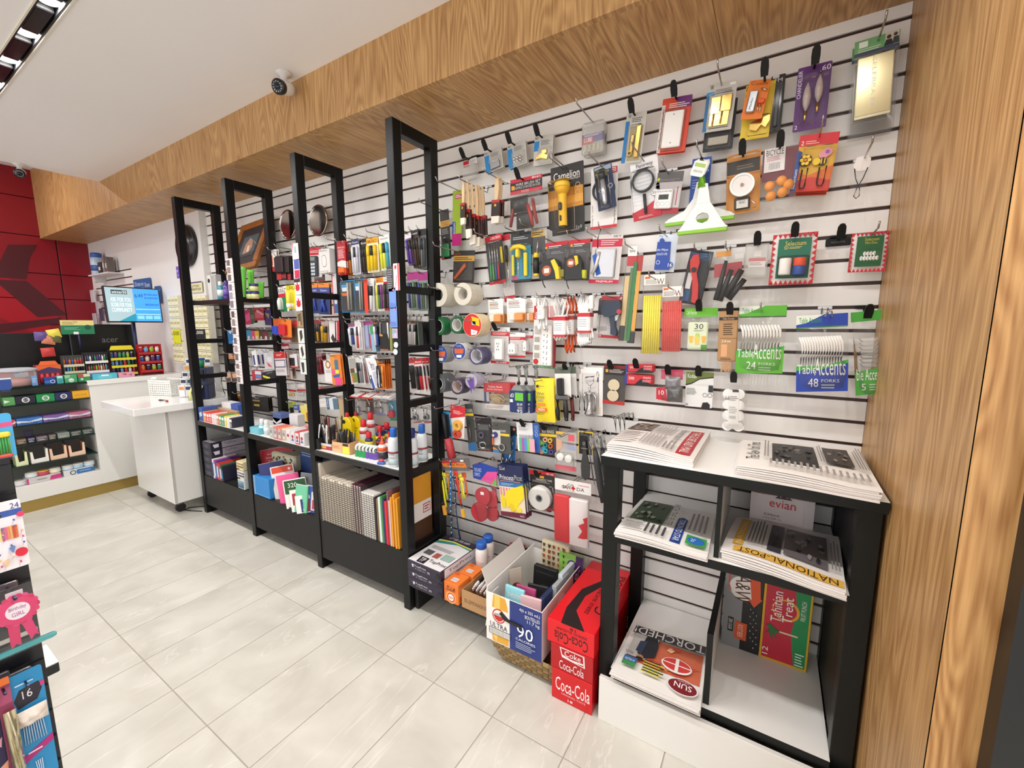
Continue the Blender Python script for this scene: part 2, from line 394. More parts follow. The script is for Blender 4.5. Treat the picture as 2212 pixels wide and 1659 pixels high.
for nm, a, c in bay:
    a += FW + .0005; c -= .0005
    t = thing('shelf_bin', 'matt black plinth bin holding ' + nm, 'bin', (a, 0, 0), group='black plinth bins')
    MB().bbox(0, c - a, -.405, -.39, .068, .30, mat('#171718', .42, spec=.28), .0015).build('front_panel', t)
    MB().box(0, c - a, -.39, -.12, .27, .298, mat('#232220', .5)).build('deck', t)
    MB().box(0, c - a, -.135, -.12, .298, .682, mat('#2b1d14', .5)).build('back_panel', t)
    MB().box(0, c - a, -.33, -.315, 0.0, .27, mat('#1b1b1b', .5)).build('kick_board', t)
    t = thing('shelf', 'white topped shelf with black front edge above ' + nm, 'shelf', (a, 0, 0), group='white topped shelves between frames')
    MB().box(0, c - a, -.40, -.12, SHELF_Z - .026, SHELF_Z - .001, mat('#1a1a1a', .4)).build('board', t)
    MB().box(0, c - a, -.402, -.12, SHELF_Z - .001, SHELF_Z, mat('#f1efec', .25)).build('white_top', t)
    MB().bbox(0, c - a, -.41, -.402, SHELF_Z - .032, SHELF_Z - .0005, mat('#17181a', .35), .001).build('edge_strip', t)
# thin black shelf high in the first bay
for i, nm in ((0, 'lotion bottles and green tubes'),):
    a, c = FX[i] + FW + .0005, FX[i + 1] - .0005
    t = thing('upper_shelf', 'thin black upper shelf carrying ' + nm, 'shelf', (a, 0, 0))
    MB().bbox(0, c - a, -.36, -.12, 1.555, 1.575, mat('#17181a', .35), .002).build('board', t)
    MB().box(0, c - a, -.365, -.36, 1.55, 1.58, mat('#17181a', .35)).build('edge_strip', t)
# low black shelf right of the frames
LSX0, LSX1, LSZ = FX[3] + FW + .0005, -1.222, .145
t = thing('low_shelf', 'low black shelf under the copy paper and baking soda boxes', 'shelf', (LSX0, 0, 0))
MB().bbox(0, LSX1 - LSX0, -.40, -.001, LSZ - .022, LSZ, mat('#19191a', .4), .0015).build('board', t)
MB().box(0.005, .025, -.38, -.002, 0, LSZ - .022, mat('#151515', .5)).build('bracket', t)
MB().box(.44, .46, -.30, -.002, 0, LSZ - .022, mat('#151515', .5)).build('bracket', t)
# ================================================================ newspaper stand
SX0, SX1, SZ = -.745, -.005, .972
t = thing('newspaper_stand', 'black and white open newspaper stand against the wood panel', 'display stand', (0, 0, 0))
STK = mat('#121413', .38, spec=.28); STW = mat('#f0eeea', .3)
for x0 in (SX0 + .004, SX1 - .056):
    for y0 in (-.43, -.055):
        MB().bbox(x0, x0 + .052, y0, y0 + .05, 0, SZ - .0325, STK, .002).build('leg', t)
MB().box(SX0, SX1, -.45, -.002, SZ - .03, SZ - .001, STK).build('top_board', t)
MB().bbox(SX0, SX1, -.455, -.45, SZ - .032, SZ - .0005, STK, .001).build('top_edge', t)
MB().box(SX0, SX1, -.4545, -.002, SZ - .0008, SZ, STW).build('white_top', t)
for z, nm in ((.703, 'middle'), (.20, 'bottom')):
    x0, x1 = SX0 + .056, SX1 - .056
    sh = MB().box(x0, x1, -.448, -.004, z - .025, z - .001, STK).build('shelf_board', t)
    MB().box(x0, x1, -.4515, -.004, z - .001, z, STW).build('white_top', sh)
    MB().bbox(x0, x1, -.452, -.448, z - .03, z - .0006, STK, .001).build('front_edge', sh)
d = MB().box(-.386, -.376, -.43, -.01, .704, SZ - .031, STW).build('divider', t)
MB().box(-.388, -.374, -.436, -.43, .704, SZ - .031, STK).build('divider_edge', d)
d = MB().box(-.386, -.376, -.43, -.01, .201, .44, STW).build('divider', t)
MB().box(-.390, -.372, -.436, -.43, .201, .448, STK).build('divider_edge', d)
MB().box(-.390, -.372, -.43, -.01, .4405, .449, STK).build('divider_cap', d)
MB().box(SX1 - .052, SX1 - .046, -.38, -.05, .201, SZ - .031, mat('#0e0e0f', .5)).build('side_panel', t)
MB().bbox(SX0 + .024, SX1, -.478, -.462, 0, .170, mat('#e9e6e1', .35), .001).build('front_plinth', t)
MB().box(SX0 + .058, SX0 + .07, -.462, -.10, 0, .168, mat('#e9e6e1', .35)).build('side_plinth', t)
# ================================================================ service counter
t = thing('service_counter', 'white service counter with glass candy shelves and brass kick plate', 'counter', (-5.0, 0, 0))
CW = mat('#e6e4e0', .3); CB = mat('#6d7069', .5)
MB().bbox(-.62, 0, -.69, -.055, .09, .925, CW, .002).build('end_cabinet', t)
MB().bbox(-.64, .012, -.70, -.055, .925, .965, mat('#eceae6', .22), .002).build('worktop', t)
MB().bbox(-.62, 0, -2.6, -.69, .09, .21, CW, .002).build('base_plinth', t)
MB().box(-.60, -.012, -2.6, -.055, 0, .09, mat('#a98f4f', .35, .5)).build('kick_plate', t)
MB().box(-.34, -.32, -2.6, -.69, .21, .955, mat('#8b8e86', .5)).build('niche_back', t)
for z in (.365, .525, .668, .825):
    MB().box(-.32, -.004, -2.6, -.695, z - .008, z, mat('#23443c', .08, .45, 'clear')).build('glass_shelf', t)
    MB().box(-.004, 0, -2.6, -.695, z - .009, z, mat('#12251f', .15)).build('glass_edge', t)
MB().box(-.34, .004, -2.6, -.70, .945, .957, mat('#23443c', .08, .45, 'clear')).build('glass_top', t)
MB().box(.004, .008, -2.6, -.70, .944, .957, mat('#0f1f1b', .15)).build('glass_edge', t)
# white wing counter on castors
t = thing('wing_counter', 'white mobile wing counter with overhanging flap top on castors', 'counter', (0, 0, 0))
MB().bbox(-4.63, -3.95, -.565, -.06, .10, .798, CW, .002).build('body', t)
MB().box(-3.9498, -3.9485, -.562, -.545, .105, .795, mat('#bdbab5', .4)).build('corner_joint', t)
MB().bbox(-4.53, -3.892, -.75, -.06, .80, .85, mat('#efeeec', .12), .003).build('flap_top', t)
for x, y in ((-4.05, -.50), (-4.57, -.50), (-4.05, -.12), (-4.57, -.12)):
    cc = MB().cyl((x - .012, y, .033), .033, .024, mat('#222', .4), 'x', 16).build('castor', t)
    MB().bbox(x - .02, x + .02, y - .02, y + .02, .06, .0995, mat('#77797c', .3, .8), .003).build('castor_fork', cc)
# ================================================================ hanging packs: a card or bag in its own plane, parts in front of it
def shape(mb,sh,w,h):
    """shapes in card fractions: u to the right, v downwards, depth d in metres towards the viewer"""
    k=sh[0];X=lambda u:(u-.5)*w;Z=lambda v:(1-v)*h
    if k=='b':_,u0,v0,u1,v1,d0,d1,c=sh;mb.bbox(X(u0),X(u1),-d1,-d0,Z(v1),Z(v0),c,min(.004,abs(d1-d0)*.3,w*.05))
    elif k=='r':_,u0,v0,u1,v1,d,c=sh;mb.poly([(X(u0),-d,Z(v1)),(X(u1),-d,Z(v1)),(X(u1),-d,Z(v0)),(X(u0),-d,Z(v0))],c)
    elif k=='d':_,u,v,r,d0,d1,c=sh;mb.cyl((X(u),-d1,Z(v)),r*w,d1-d0,c,'y',20)
    elif k=='o':_,u,v,r,ri,d0,d1,c=sh;mb.ring((X(u),-d1,Z(v)),r*w,ri*w,d1-d0,c)
    elif k=='t':_,pts,r,d,c=sh;mb.tube([(X(p[0]),-(p[2]if len(p)>2 else d),Z(p[1]))for p in pts],[q*w for q in r]if isinstance(r,(list,tuple))else r*w,c,8)
    elif k=='s':_,pts,d0,d1,c=sh;mb.slab([(X(p[0]),Z(p[1]))for p in pts],-d1,-d0,c)
    elif k=='l':_,u,v0,v1,prof,d,c=sh;mb.lathe([(rr*w,Z(v1)+t*(Z(v0)-Z(v1)))for rr,t in prof],c,(X(u),-d,0),14)
    elif k=='B':_,u,v,r,d,c=sh;mb.lathe([(r*w*math.sin(PI*i/8),-r*w*math.cos(PI*i/8))for i in range(9)],c,(X(u),-d,Z(v)),14)
    elif k=='p': # pillow / bag
        _,u0,v0,u1,v1,d,c=sh[:7];n=7;wr=sh[7]if len(sh)>7 else.12
        vs=[];fs=[]
        for sgn in(1,-1):
            k0=len(vs)
            for j in range(n+1):
                for i in range(n+1):
                    a,b2=i/n,j/n
                    q=(1-abs(2*a-1)**3)*(1-abs(2*b2-1)**3)
                    q*=1+wr*math.sin(a*9+b2*5+u0*7)*math.sin(b2*11-a*4)
                    vs.append((X(u0+a*(u1-u0)),-.001-d*.5-sgn*d*.5*q,Z(v0+b2*(v1-v0))))
            for j in range(n):
                for i in range(n):
                    a=k0+j*(n+1)+i;qd=(a,a+n+1,a+n+2,a+1)
                    fs.append(qd if sgn>0 else qd[::-1])
        mb.add(vs,fs,c,True)
    elif k=='x':_,u0,v0,u1,v1,d,s,c=sh[:8];mb.text(s,X(u0),X(u1),Z(v1),Z(v0),-d,c,sh[8]if len(sh)>8 else 0)
    elif k=='n': # lines of fine print
        _,u0,v0,u1,v1,d,n,c=sh
        rnd=random.Random(int(u0*1000+v0*77+n))
        for i in range(n):
            a=v0+(v1-v0)*(i+.2)/n;bb=a+(v1-v0)*.42/n
            e=u0+(u1-u0)*(.7+.3*rnd.random())
            mb.poly([(X(u0),-d,Z(bb)),(X(e),-d,Z(bb)),(X(e),-d,Z(a)),(X(u0),-d,Z(a))],c)
def rounded(w,h,r,n=3):
    r=min(r,w/2.2,h/2.2);out=[]
    for cx,cz,a0 in((w/2-r,r,-90),(w/2-r,h-r,0),(-w/2+r,h-r,90),(-w/2+r,r,180)):
        for i in range(n+1):a=math.radians(a0+90*i/n);out.append((cx+r*math.cos(a),cz+r*math.sin(a)))
    return out
HOOKMESH={}
def wire_hook(x,z,y,label,kind='wire',tip=.06,yaw=0.):
    """hook from the nearest slot out to y - tip, passing the pack's hole at (x, y, z)"""
    zs=snap(z);ye=y-tip
    if kind=='flap':
        t=thing('display_hook','black plastic flap hook of '+label,'hook',(x,0,zs),group='black flap hooks')
        b2=MB();b2.bbox(-.022,.022,-.008,.007,-.004,.004,'black',.002);b2.build('clip',t)
        b2=MB();dz=z-zs
        b2.tube([(0,-.006,0),(0,-.02,dz),(0,ye+.02,dz+.002)],.0035,'black',6)
        b2.build('arm',t)
        pr=[(-.010,0),(-.0115,.022),(-.0105,.040),(-.006,.049),(0,.051),(.006,.049),(.0105,.040),(.0115,.022),(.010,0)]
        b2=MB();b2.X=Matrix.Translation((0,ye+.02,dz-.006))@Matrix.Rotation(math.radians(38),4,'X')
        b2.slab(pr,-.0025,.0025,'black');b2.build('flap',t)
        return t
    t=thing('display_hook',('chrome double wire hook of ' if kind=='loop' else 'chrome wire hook of ')+label,'hook',(x,0,zs),group='chrome slatwall hooks')
    MB().bbox(-.02,.02,-.003,.007,-.005,.006,mat('#c9c9cb',.3,.6),.001).build('clip',t)
    dz=z-zs;b2=MB()
    if kind=='loop':
        for sx in(-.008,.008):b2.tube([(sx,-.002,0),(sx,-.012,dz),(sx,ye,dz+.006),(sx*.7,ye-.01,dz+.018),(0,ye-.012,dz+.021)],.0023,'wire',6)
    else:
        b2.tube([(0,-.002,0),(0,-.012,dz),(0,ye,dz+.004),(0,ye-.012,dz+.020)],.0026,'wire',6)
    b2.build('wire',t)
    return t
def pack(k,name,label,cat,tl,tr,bl,y,base,prints=(),parts=(),hook=('wire',.5,.05,.06),n=1,dy=.013,th=.0014,group=None,r=.004,short=None,yaw=0.):
    P0,P1,P2=at(*cp(k,tl),y=-y),at(*cp(k,tr),y=-y),at(*cp(k,bl),y=-y)
    e=P1-P0;w=math.hypot(e.x,e.z);ang=math.atan2(e.z,e.x)
    h=(P2-P0).length
    ang=max(-.35,min(.35,ang))
    ca,sa=math.cos(ang),math.sin(ang)
    base_pt=P0+Vector((ca*w/2+sa*h,0,sa*w/2-ca*h))
    t=thing(name,label,cat,base_pt,(0,-ang,yaw),group or(None if n==1 else 'copies of '+(short or ' '.join(label.split()[:5]))))
    if base is not None:
        mb=MB();mb.slab(rounded(w,h,r),-th/2,th/2,base)
        for i,s in enumerate(prints):
            d=th/2+.0003*(i+1)
            s=list(s)
            # prints carry no depth: insert it
            if s[0]=='r':s=s[:5]+[d]+s[5:]
            elif s[0]in 'x':s=s[:5]+[d]+s[5:]
            elif s[0]=='n':s=s[:5]+[d]+s[5:]
            elif s[0]=='d':s=s[:4]+[0,d]+s[4:]
            elif s[0]=='s':s=s[:2]+[0,d]+s[2:]
            elif s[0]=='o':s=s[:5]+[0,d]+s[5:]
            shape(mb,s,w,h)
        mb.build('card',t)
    for p in parts:
        mb=MB()
        for s in p[1:]:shape(mb,s,w,h)
        mb.build(p[0],t)
    sh=short or ' '.join(label.split()[:9])
    if hook:
        hu,hv=hook[1],hook[2];lx,lz=(hu-.5)*w,(1-hv)*h
        hx=base_pt.x+ca*lx-sa*lz;hz=base_pt.z+sa*lx+ca*lz
        wire_hook(hx,hz,-y,sh,hook[0],hook[3])
    for i in range(1,n):
        yy=-y+dy*i
        if yy>-.008:break
        dup(t,(base_pt.x+random.uniform(-.002,.002),yy,base_pt.z+random.uniform(-.002,.002)),None,nth(label,i))
    return t,w,h
def bl(u0,v0,u1,v1,d=.018,c='clear'):return('blister',('b',u0,v0,u1,v1,.0012,d,c))
# ================================================================ hardware slatwall, top row
GR,RD,NV,YL,OR='#c9c6bf','#c8252c','#27356e','#f2c21d','#e8702a'
pack('A','clear_case','tiny clear plastic case with red label beside the frame','package',(398,585),(512,545),(398,765),.05,'clear',
     [('r',0,.05,.42,.34,RD),('r',.42,.02,1,.3,'#efecea'),('x',.5,.08,.9,.22,'|||||','#444')],[('box_shell',('b',.02,.3,.98,1,-.012,.02,'haze'))],('flap',.45,.04,.06))
for tl,tr,b_,lab,pc in(((575,520),(722,455),(583,700),'blue striped card of small grey hinges','h'),((772,460),(930,400),(775,660),'blue striped card of steel ball bolts','b'),((1008,380),(1170,348),(1008,628),'blue striped card with a bright brass crescent hook','c')):
    if pc=='h':q=[('hinge',('b',.3,.62,.85,.92,.002,.008,mat('#8a8a8c',.3,.9)),('b',.45,.5,.8,.66,.002,.006,mat('#9d9d9f',.3,.9)))]
    elif pc=='b':q=[('bolt',*[('B',.38+.17*(i%3),.68+.13*(i//3),.07,.012,'chrome')for i in range(6)])]
    else:q=[('hook_plate',('s',[(.12,.82),(.25,.7),(.5,.6),(.8,.72),(.75,.84),(.45,.78)],.004,.010,'brass'),('b',.45,.5,.72,.64,.003,.008,'brass'))]
    pack('A','hardware_card',lab,'package',tl,tr,b_,.06,GR,[('r',0,.17,.27,.5 if pc=='c' else.99,'#1f86c8'),('n',.35,.16,.9,.34,4,'#6b6a66'),('x',.04,.03,.2,.12,'W','#333'),('r',.3,.42,.93,.97,'#b9b4aa')],
         [*q,bl(.28,.40,.95,.97,.016)],('flap',.42,.08,.06),n=2)
pack('A','clear_case','clear hinged case with purple and red wrap label','package',(1420,275),(1605,228),(1415,540),.07,'haze',
     [('r',0,.35,1,.62,'#4b3a86'),('r',0,.45,.5,.66,'#b8243a'),('x',.08,.46,.45,.60,'LUBE','#fff'),('n',.08,.37,.9,.44,2,'#e8e0f0')],
     [('box_shell',('b',0,0,1,1,-.012,.012,'haze')),('pins',*[('b',.1+.2*i,.7,.22+.2*i,.92,.001,.006,'#bdb58e')for i in range(4)])],('wire',.5,.04,.17),n=2,dy=.03)
pack('B','hardware_card','tall blue card with brass hasp and staple','package',(245,430),(440,400),(205,915),.07,GR,
     [('r',0,.16,.2,.99,'#1a74b8'),('x',.1,.03,.24,.1,'W','#333'),('n',.3,.1,.9,.2,3,'#6b6a66'),('r',.28,.27,.9,.95,'#a89a76')],
     [('hasp',('b',.62,.28,.84,.9,.003,.008,'brass'),('b',.38,.45,.56,.8,.003,.010,'brass'),('o',.42,.82,.12,.08,.004,.012,'brass')),bl(.25,.26,.93,.96,.02)],('flap',.42,.06,.06))
pack('B','wall_plate_pack','red card with a white blank electrical wall plate','package',(595,290),(880,240),(570,815),.07,'#d5472f',
     [('r',.5,0,1,.2,'#6a2d74'),('r',0,.12,.12,.98,'#e6e2dc'),('x',.02,.14,.10,.96,'ELECTRICAL ACCESSORIES','#8c5a50',1),('n',.25,.1,.95,.2,3,'#f2dcd0')],
     [('wall_plate',('b',.16,.26,.82,.92,.003,.012,'#f4f1ec'),('d',.48,.33,.02,.012,.0125,'#555'),('d',.48,.84,.02,.012,.0125,'#555')),bl(.1,.22,.9,.97,.018)],('flap',.48,.05,.06),n=2)
pack('B','hardware_card','card of two brass butt hinges under a grey header','package',(1030,150),(1320,92),(1018,610),.08,GR,
     [('r',0,.18,.14,.99,'#2f6fa0'),('r',.02,.17,.27,.25,'#2f95d8'),('x',.1,.03,.22,.13,'W','#333'),('n',.3,.14,.9,.2,2,'#777'),('r',.76,.04,.95,.1,'#eee')],
     [('hinge',('b',.2,.3,.53,.66,.003,.008,'brass'),('b',.55,.28,.9,.62,.003,.008,'brass'),('b',.2,.6,.86,.9,.003,.006,'brass')),('screws',('t',[(.35,.65),(.33,.88)],.03,.01,'brass'),('t',[(.62,.62),(.6,.86)],.03,.01,'brass')),bl(.14,.24,.95,.95,.02)],('wire',.48,.08,.12))
pack('B','hardware_card','black blister card behind the brass hinge card','package',(1025,330),(1320,270),(1000,805),.05,'#26262a',
     [('r',.1,.62,.9,.93,'#4a4a4c')],[('bracket',('b',.15,.72,.85,.9,.002,.01,mat('#8c8578',.35,.7)),('b',.15,.6,.85,.68,.002,.006,mat('#6f6f70',.35,.7))),bl(.06,.55,.96,.97,.02)],None)
pack('B','hardware_card','yellow card with a brass barrel latch','package',(1400,160),(1690,100),(1385,685),.055,'#e6c52c',
     [('x',.02,.02,.14,.12,'C','#222'),('r',.03,.17,.12,.24,'#6a4a20')],[('latch',('s',[(.3,.72),(.95,.62),(.97,.72),(.85,.84),(.7,.78),(.55,.88),(.32,.84)],.003,.012,'brass')),bl(.2,.6,.98,.95,.02)],None)
pack('B','hardware_card','orange card with a silver padlock and key set','package',(1435,110),(1645,90),(1415,478),.085,'#e57a22',
     [('x',.1,.03,.3,.12,'C','#7a3510'),('n',.32,.08,.95,.14,2,'#8a4a18')],[('padlock',('b',.16,.30,.58,.85,.003,.014,mat('#b8bcc0',.25,.8)),('x',.3,.5,.4,.78,.0145,'Marko','#333',1)),('keys',('t',[(.66,.25),(.95,.3)],.04,.008,'chrome'),('b',.64,.5,.96,.62,.002,.01,'#e25c1c'),('t',[(.68,.64),(.72,.82)],.03,.007,'chrome'),('t',[(.82,.64),(.84,.84)],.03,.007,'chrome'))],('flap',.72,.06,.07))
pack('B','hardware_card','long black door bolt blister behind the orange card','package',(1645,70),(1785,35),(1665,615),.05,'#1d1d1f',
     [('x',.25,.06,.8,.12,'FM','#ddd'),('r',.1,.0,.55,.05,'#cfcfcf')],[('bolt_bar',('b',.4,.25,.7,.9,.002,.012,mat('#2c2c2e',.3,.5))),bl(.2,.18,.9,.96,.022)],None)
pack('C','bulb_pack','purple card with two clear candle bulbs','light bulbs',(525,475),(762,415),(490,915),.07,'#5a2a6e',
     [('x',.72,.04,.97,.12,'60','#efe6f2'),('x',.03,.05,.15,.48,'CHANDELIER','#efe6f2',1),('n',.6,.14,.96,.19,2,'#b79cc4'),('x',.05,.9,.14,.96,'2','#eee')],
     [('bulb',('l',.34,.3,.74,[(.02,0),(.11,.25),(.13,.5),(.09,.78),(.02,1)],.02,mat('#b9a9a4',.1)),('l',.34,.74,.88,[(.03,0),(.05,.3),(.05,1)],.02,'brass')),('bulb',('l',.68,.22,.64,[(.02,0),(.11,.25),(.13,.5),(.09,.78),(.02,1)],.02,mat('#b9a9a4',.1)),('l',.68,.64,.78,[(.03,0),(.05,.3),(.05,1)],.02,'brass')),bl(.15,.2,.95,.92,.04)],('flap',.48,.06,.06))
pack('C','foil_card_bag','clear bag with green header and shiny gold cards','package',(915,295),(1230,200),(870,955),.08,'film',
     [('r',0,0,1,.14,'#6fa86e'),('r',0,.13,1,.165,'#33305c'),('r',.1,.02,.3,.08,'#e8efe4'),('n',.08,.09,.7,.13,2,'#cfe0c8'),('r',.68,.0,.98,.12,'#cfc8b8')],
     [('gold_cards',('b',.08,.2,.9,.83,.004,.008,mat('#d9cfae',.22,.35)),('b',.1,.2,.88,.8,.008,.0095,mat('#cbbd90',.18,.5))),('lettering',('x',.43,.2,.52,.72,.0105,'CELEBRATE','#f6f2e6',3)),('header_print',('d',.76,.045,.05,.001,.003,'#3b3030'),('s',[(.66,.125),(.7,.07),(.82,.07),(.86,.125)],.001,.003,'#26222c'),('d',.9,.035,.045,.001,.003,'#4a3a34'),('s',[(.84,.12),(.86,.06),(.97,.06),(.98,.12)],.001,.0035,'#3a3440')),('film',('p',0,.16,1,1,.02,'film'))],('wire',.52,.06,.10),n=2,dy=.03)
# ---- second row
pack('A','magnet_strip_pack','lime and magenta hanging card behind the paint brushes','package',(310,840),(390,828),(335,1305),.05,'#a9c63a',
     [('r',.25,.07,1,.15,'#d84878'),('n',.3,.08,.95,.14,2,'#fff'),('r',0,.56,.35,.9,'#2a4a9a'),('x',.08,.58,.3,.88,'Selectum','#fff',1),('r',0,.78,1,1,'#c4267e')],(),('wire',.8,.03,.17))
pack('A','tool_card','glass cutter on black and orange card by the frame post','package',(195,1010),(272,990),(210,1430),.05,'#2a2826',
     [('r',0,.22,1,.34,'#dfa23a'),('x',.1,.24,.9,.32,'TOOLS','#222'),('n',.1,.38,.9,.5,4,'#999')],[('grip',('b',.1,.7,.9,.96,.002,.014,'#3c8a55'),('b',0,.72,.3,1,.002,.010,'#b03a3a')),('blade_wheel',('o',.5,.6,.2,.1,.002,.008,'chrome'))],('wire',.5,.03,.17))
pack('A','brush_set_bag','bag of wire brushes with black and red header','tool',(800,750),(1072,690),(812,1195),.07,'film',
     [('r',0,0,1,.29,'#1c1a1b'),('r',0,0,1,.07,'#c4203a'),('r',0,.22,1,.29,'#c4203a'),('r',.04,.12,.14,.2,'#f0a020'),('x',.18,.09,.95,.14,'WIRE BRUSH SET','#e8e4e0'),('x',.14,.15,.95,.2,'ENSEMBLE DE BROSSES EN ACIER','#cfcac6'),('x',.7,.015,.95,.055,'BN-611','#fff'),('x',.35,.235,.6,.275,'TOOLTECH','#f4d0d0')],
     [('brush_head',('p',.06,.36,.62,.66,.035,'#22211f')),('handle',('t',[(.2,.5),(.12,.75),(.08,.92)],[.05,.05,.04],.022,'#8a2f28')),('handle',('t',[(.62,.55),(.72,.75),(.78,.95)],[.05,.055,.04],.022,'#a8342c')),('handle',('t',[(.78,.45),(.84,.7),(.92,.92)],[.05,.05,.04],.022,'#93302a')),('brush_pad',('p',.25,.66,.78,.98,.03,'#2a2826')),('film',('p',0,.28,1,1,.045,'film'))],('flap',.42,.05,.06))
def brush(k,hp,bp_,y,wd,label,tilt=0.):
    a,c=at(*cp(k,hp),y=-y),at(*cp(k,bp_),y=-y);ln=(a-c).length
    t=thing('paint_brush',label,'paint brush',c,(0,math.atan2(a.x-c.x,a.z-c.z),tilt),'flat wooden paint brushes')
    ww=wd
    MB().slab([(-.16*ww,ln*.46),(.16*ww,ln*.46),(.25*ww,ln*.62),(.30*ww,ln*.75),(.20*ww,ln*.93),(.1*ww,ln),(-.1*ww,ln),(-.20*ww,ln*.93),(-.30*ww,ln*.75),(-.25*ww,ln*.62)],-.005,.005,mat('#e2c49a',.5)).build('handle',t,.002)
    MB().bbox(-.5*ww,.5*ww,-.008,.008,ln*.16,ln*.49,mat('#3b1512',.35),.002).build('sleeve',t)
    MB().bbox(-.5*ww,.5*ww,-.0085,.0085,ln*.44,ln*.5,mat('#b3262a',.35),.001).build('red_band',t)
    mb=MB();mb.slab([(-.48*ww,ln*.16),(-.44*ww,0),(.44*ww,.004),(.48*ww,ln*.16)],-.006,.006,mat('#e6dfd0',.7));mb.build('bristles',t)
    lb=MB();lb.poly([(-.4*ww,-.0083,ln*.2),(.4*ww,-.0083,ln*.2),(.4*ww,-.0083,ln*.42),(-.4*ww,-.0083,ln*.42)],'#1d1a19');lb.poly([(-.12*ww,-.0086,ln*.36),(.12*ww,-.0086,ln*.36),(.12*ww,-.0086,ln*.41),(-.12*ww,-.0086,ln*.41)],'#f0a020');lb.build('wrap_label',t)
    return t
for i,(hp,bp_,y,wd)in enumerate([((400,755),(398,1130),.19,.026),((432,745),(448,1245),.165,.03),((470,775),(482,1300),.14,.033),((508,785),(520,1320),.12,.033),((530,790),(540,1335),.10,.035),((560,800),(580,1300),.06,.035)]):
    brush('A',hp,bp_,y,wd,'flat pale wooden paint brush, %s from the tip of the shared hook'%ORD[i])
a=at(*cp('A',(400,765)),y=-.19);wire_hook(a.x+.005,a.z,-.19,'the six flat paint brushes','wire',.03)
brush('A',(690,712),(672,1120),.09,.045,'wide flat paint brush hanging alone beside the wire brush bag')
brush('A',(712,722),(705,1125),.06,.045,'wide flat paint brush right behind the lone wide one')
a=at(*cp('A',(690,735)),y=-.09);wire_hook(a.x,a.z,-.09,'the two wide paint brushes','wire',.10)
pack('A','flashlight_pack','yellow torch on large black and amber card','flashlight',(1143,650),(1424,575),(1165,1228),.06,'#1f1c1a',
     [('r',.03,.33,.97,.62,'#c98a2a'),('r',.03,.45,.97,.56,'#e0a23a'),('x',.09,.09,.88,.20,'Camelion','#f3f0ea'),('x',.42,.2,.9,.235,'LED Flashlight','#d8d4cc'),('o',.82,.32,.07,.06,'#e9c7a0'),('o',.82,.42,.07,.06,'#e9c7a0'),('o',.82,.52,.07,.06,'#e9c7a0'),('x',.75,.9,.93,.94,'2 x D','#ddd'),('n',.6,.945,.93,.97,2,'#999')],
     [('torch',('l',.45,.29,.45,[(.13,0),(.20,.45),(.21,1)],.034,mat('#efb71c',.3)),('l',.45,.45,.92,[(.115,0),(.12,.05),(.115,.9),(.13,1)],.034,mat('#f2bd20',.3))),('lens_rim',('l',.45,.285,.36,[(.215,0),(.225,.2),(.22,.8),(.20,1)],.034,mat('#f4c52c',.25))),('tail_cap',('l',.45,.905,.94,[(.09,0),(.12,.5),(.12,1)],.034,'#3a2d12')),('switch',('b',.39,.58,.49,.69,.05,.064,'#3a3326'),('b',.42,.76,.46,.84,.05,.061,'#4a3a14')),bl(.12,.27,.72,.96,.072)],('loop',.45,.06,.13))
pack('A','magnifier_pack','white magnifying glass card behind a navy razor card','package',(1490,655),(1720,605),(1467,1178),.045,'#e9e4e2',
     [('r',.75,.03,.98,.13,'#c22a34'),('n',.77,.04,.96,.12,3,'#fff'),('r',0,.95,1,1,'#c22a34'),('x',.86,.6,.95,.94,'Magnifying Glass','#8a7f7c',1),('x',.04,.6,.11,.96,'Grossing. 3x - Lentille','#8a7f7c',1)],[('lens_rim',('o',.5,.38,.42,.36,.002,.012,'#1b1b1d'))],None)
pack('A','razor_pack','navy card with a slim chrome pen light, hung before the magnifier','package',(1508,650),(1662,592),(1502,1030),.08,'#1e2c4c',
     [('r',.05,.02,.95,.12,'#8fa0b4'),('x',.1,.14,.8,.19,'PREMIUM','#d8d24a'),('x',.12,.2,.7,.25,'LED HEAD','#d8d24a'),('o',.17,.55,.12,.1,'#cfd8e4'),('o',.8,.5,.12,.1,'#cfd8e4'),('r',.08,.62,.3,.74,'#5a6c8c')],
     [('tip',('l',.5,.2,.36,[(.14,0),(.2,.5),(.19,1)],.022,mat('#22262c',.3))),('body',('l',.5,.36,.92,[(.05,0),(.13,.1),(.15,.5),(.12,1)],.022,mat('#cfd3d8',.2,.7))),bl(.22,.16,.78,.97,.045)],('wire',.5,.05,.14))
pack('B','magnifier_pack','round black magnifying glass on white and red 5x card','magnifying glass',(272,900),(540,815),(250,1490),.06,'#efedee',
     [*[('r',.02,.2+.06*i,.98,.204+.06*i,'#c9ccd6')for i in range(10)],('x',.22,.08,.82,.16,'Papierway','#3b3b42'),('s',[(0,.86),(.5,.8),(1,.68),(1,1),(0,1)],'#c02a38'),('d',.82,.6,.13,'#f6f4f4'),('o',.82,.6,.13,.12,'#444'),('x',.74,.575,.9,.625,'5x','#333'),('n',.2,.94,.85,.975,2,'#f0c8cc')],
     [('lens_rim',('o',.45,.38,.40,.345,.004,.018,'#17181a')),('lens',('d',.45,.38,.345,.008,.012,'clear')),('handle',('t',[(.47,.6),(.48,.92)],[.06,.05],.012,'#2a2b2e')),bl(.03,.2,.9,.97,.03)],('wire',.52,.06,.16))
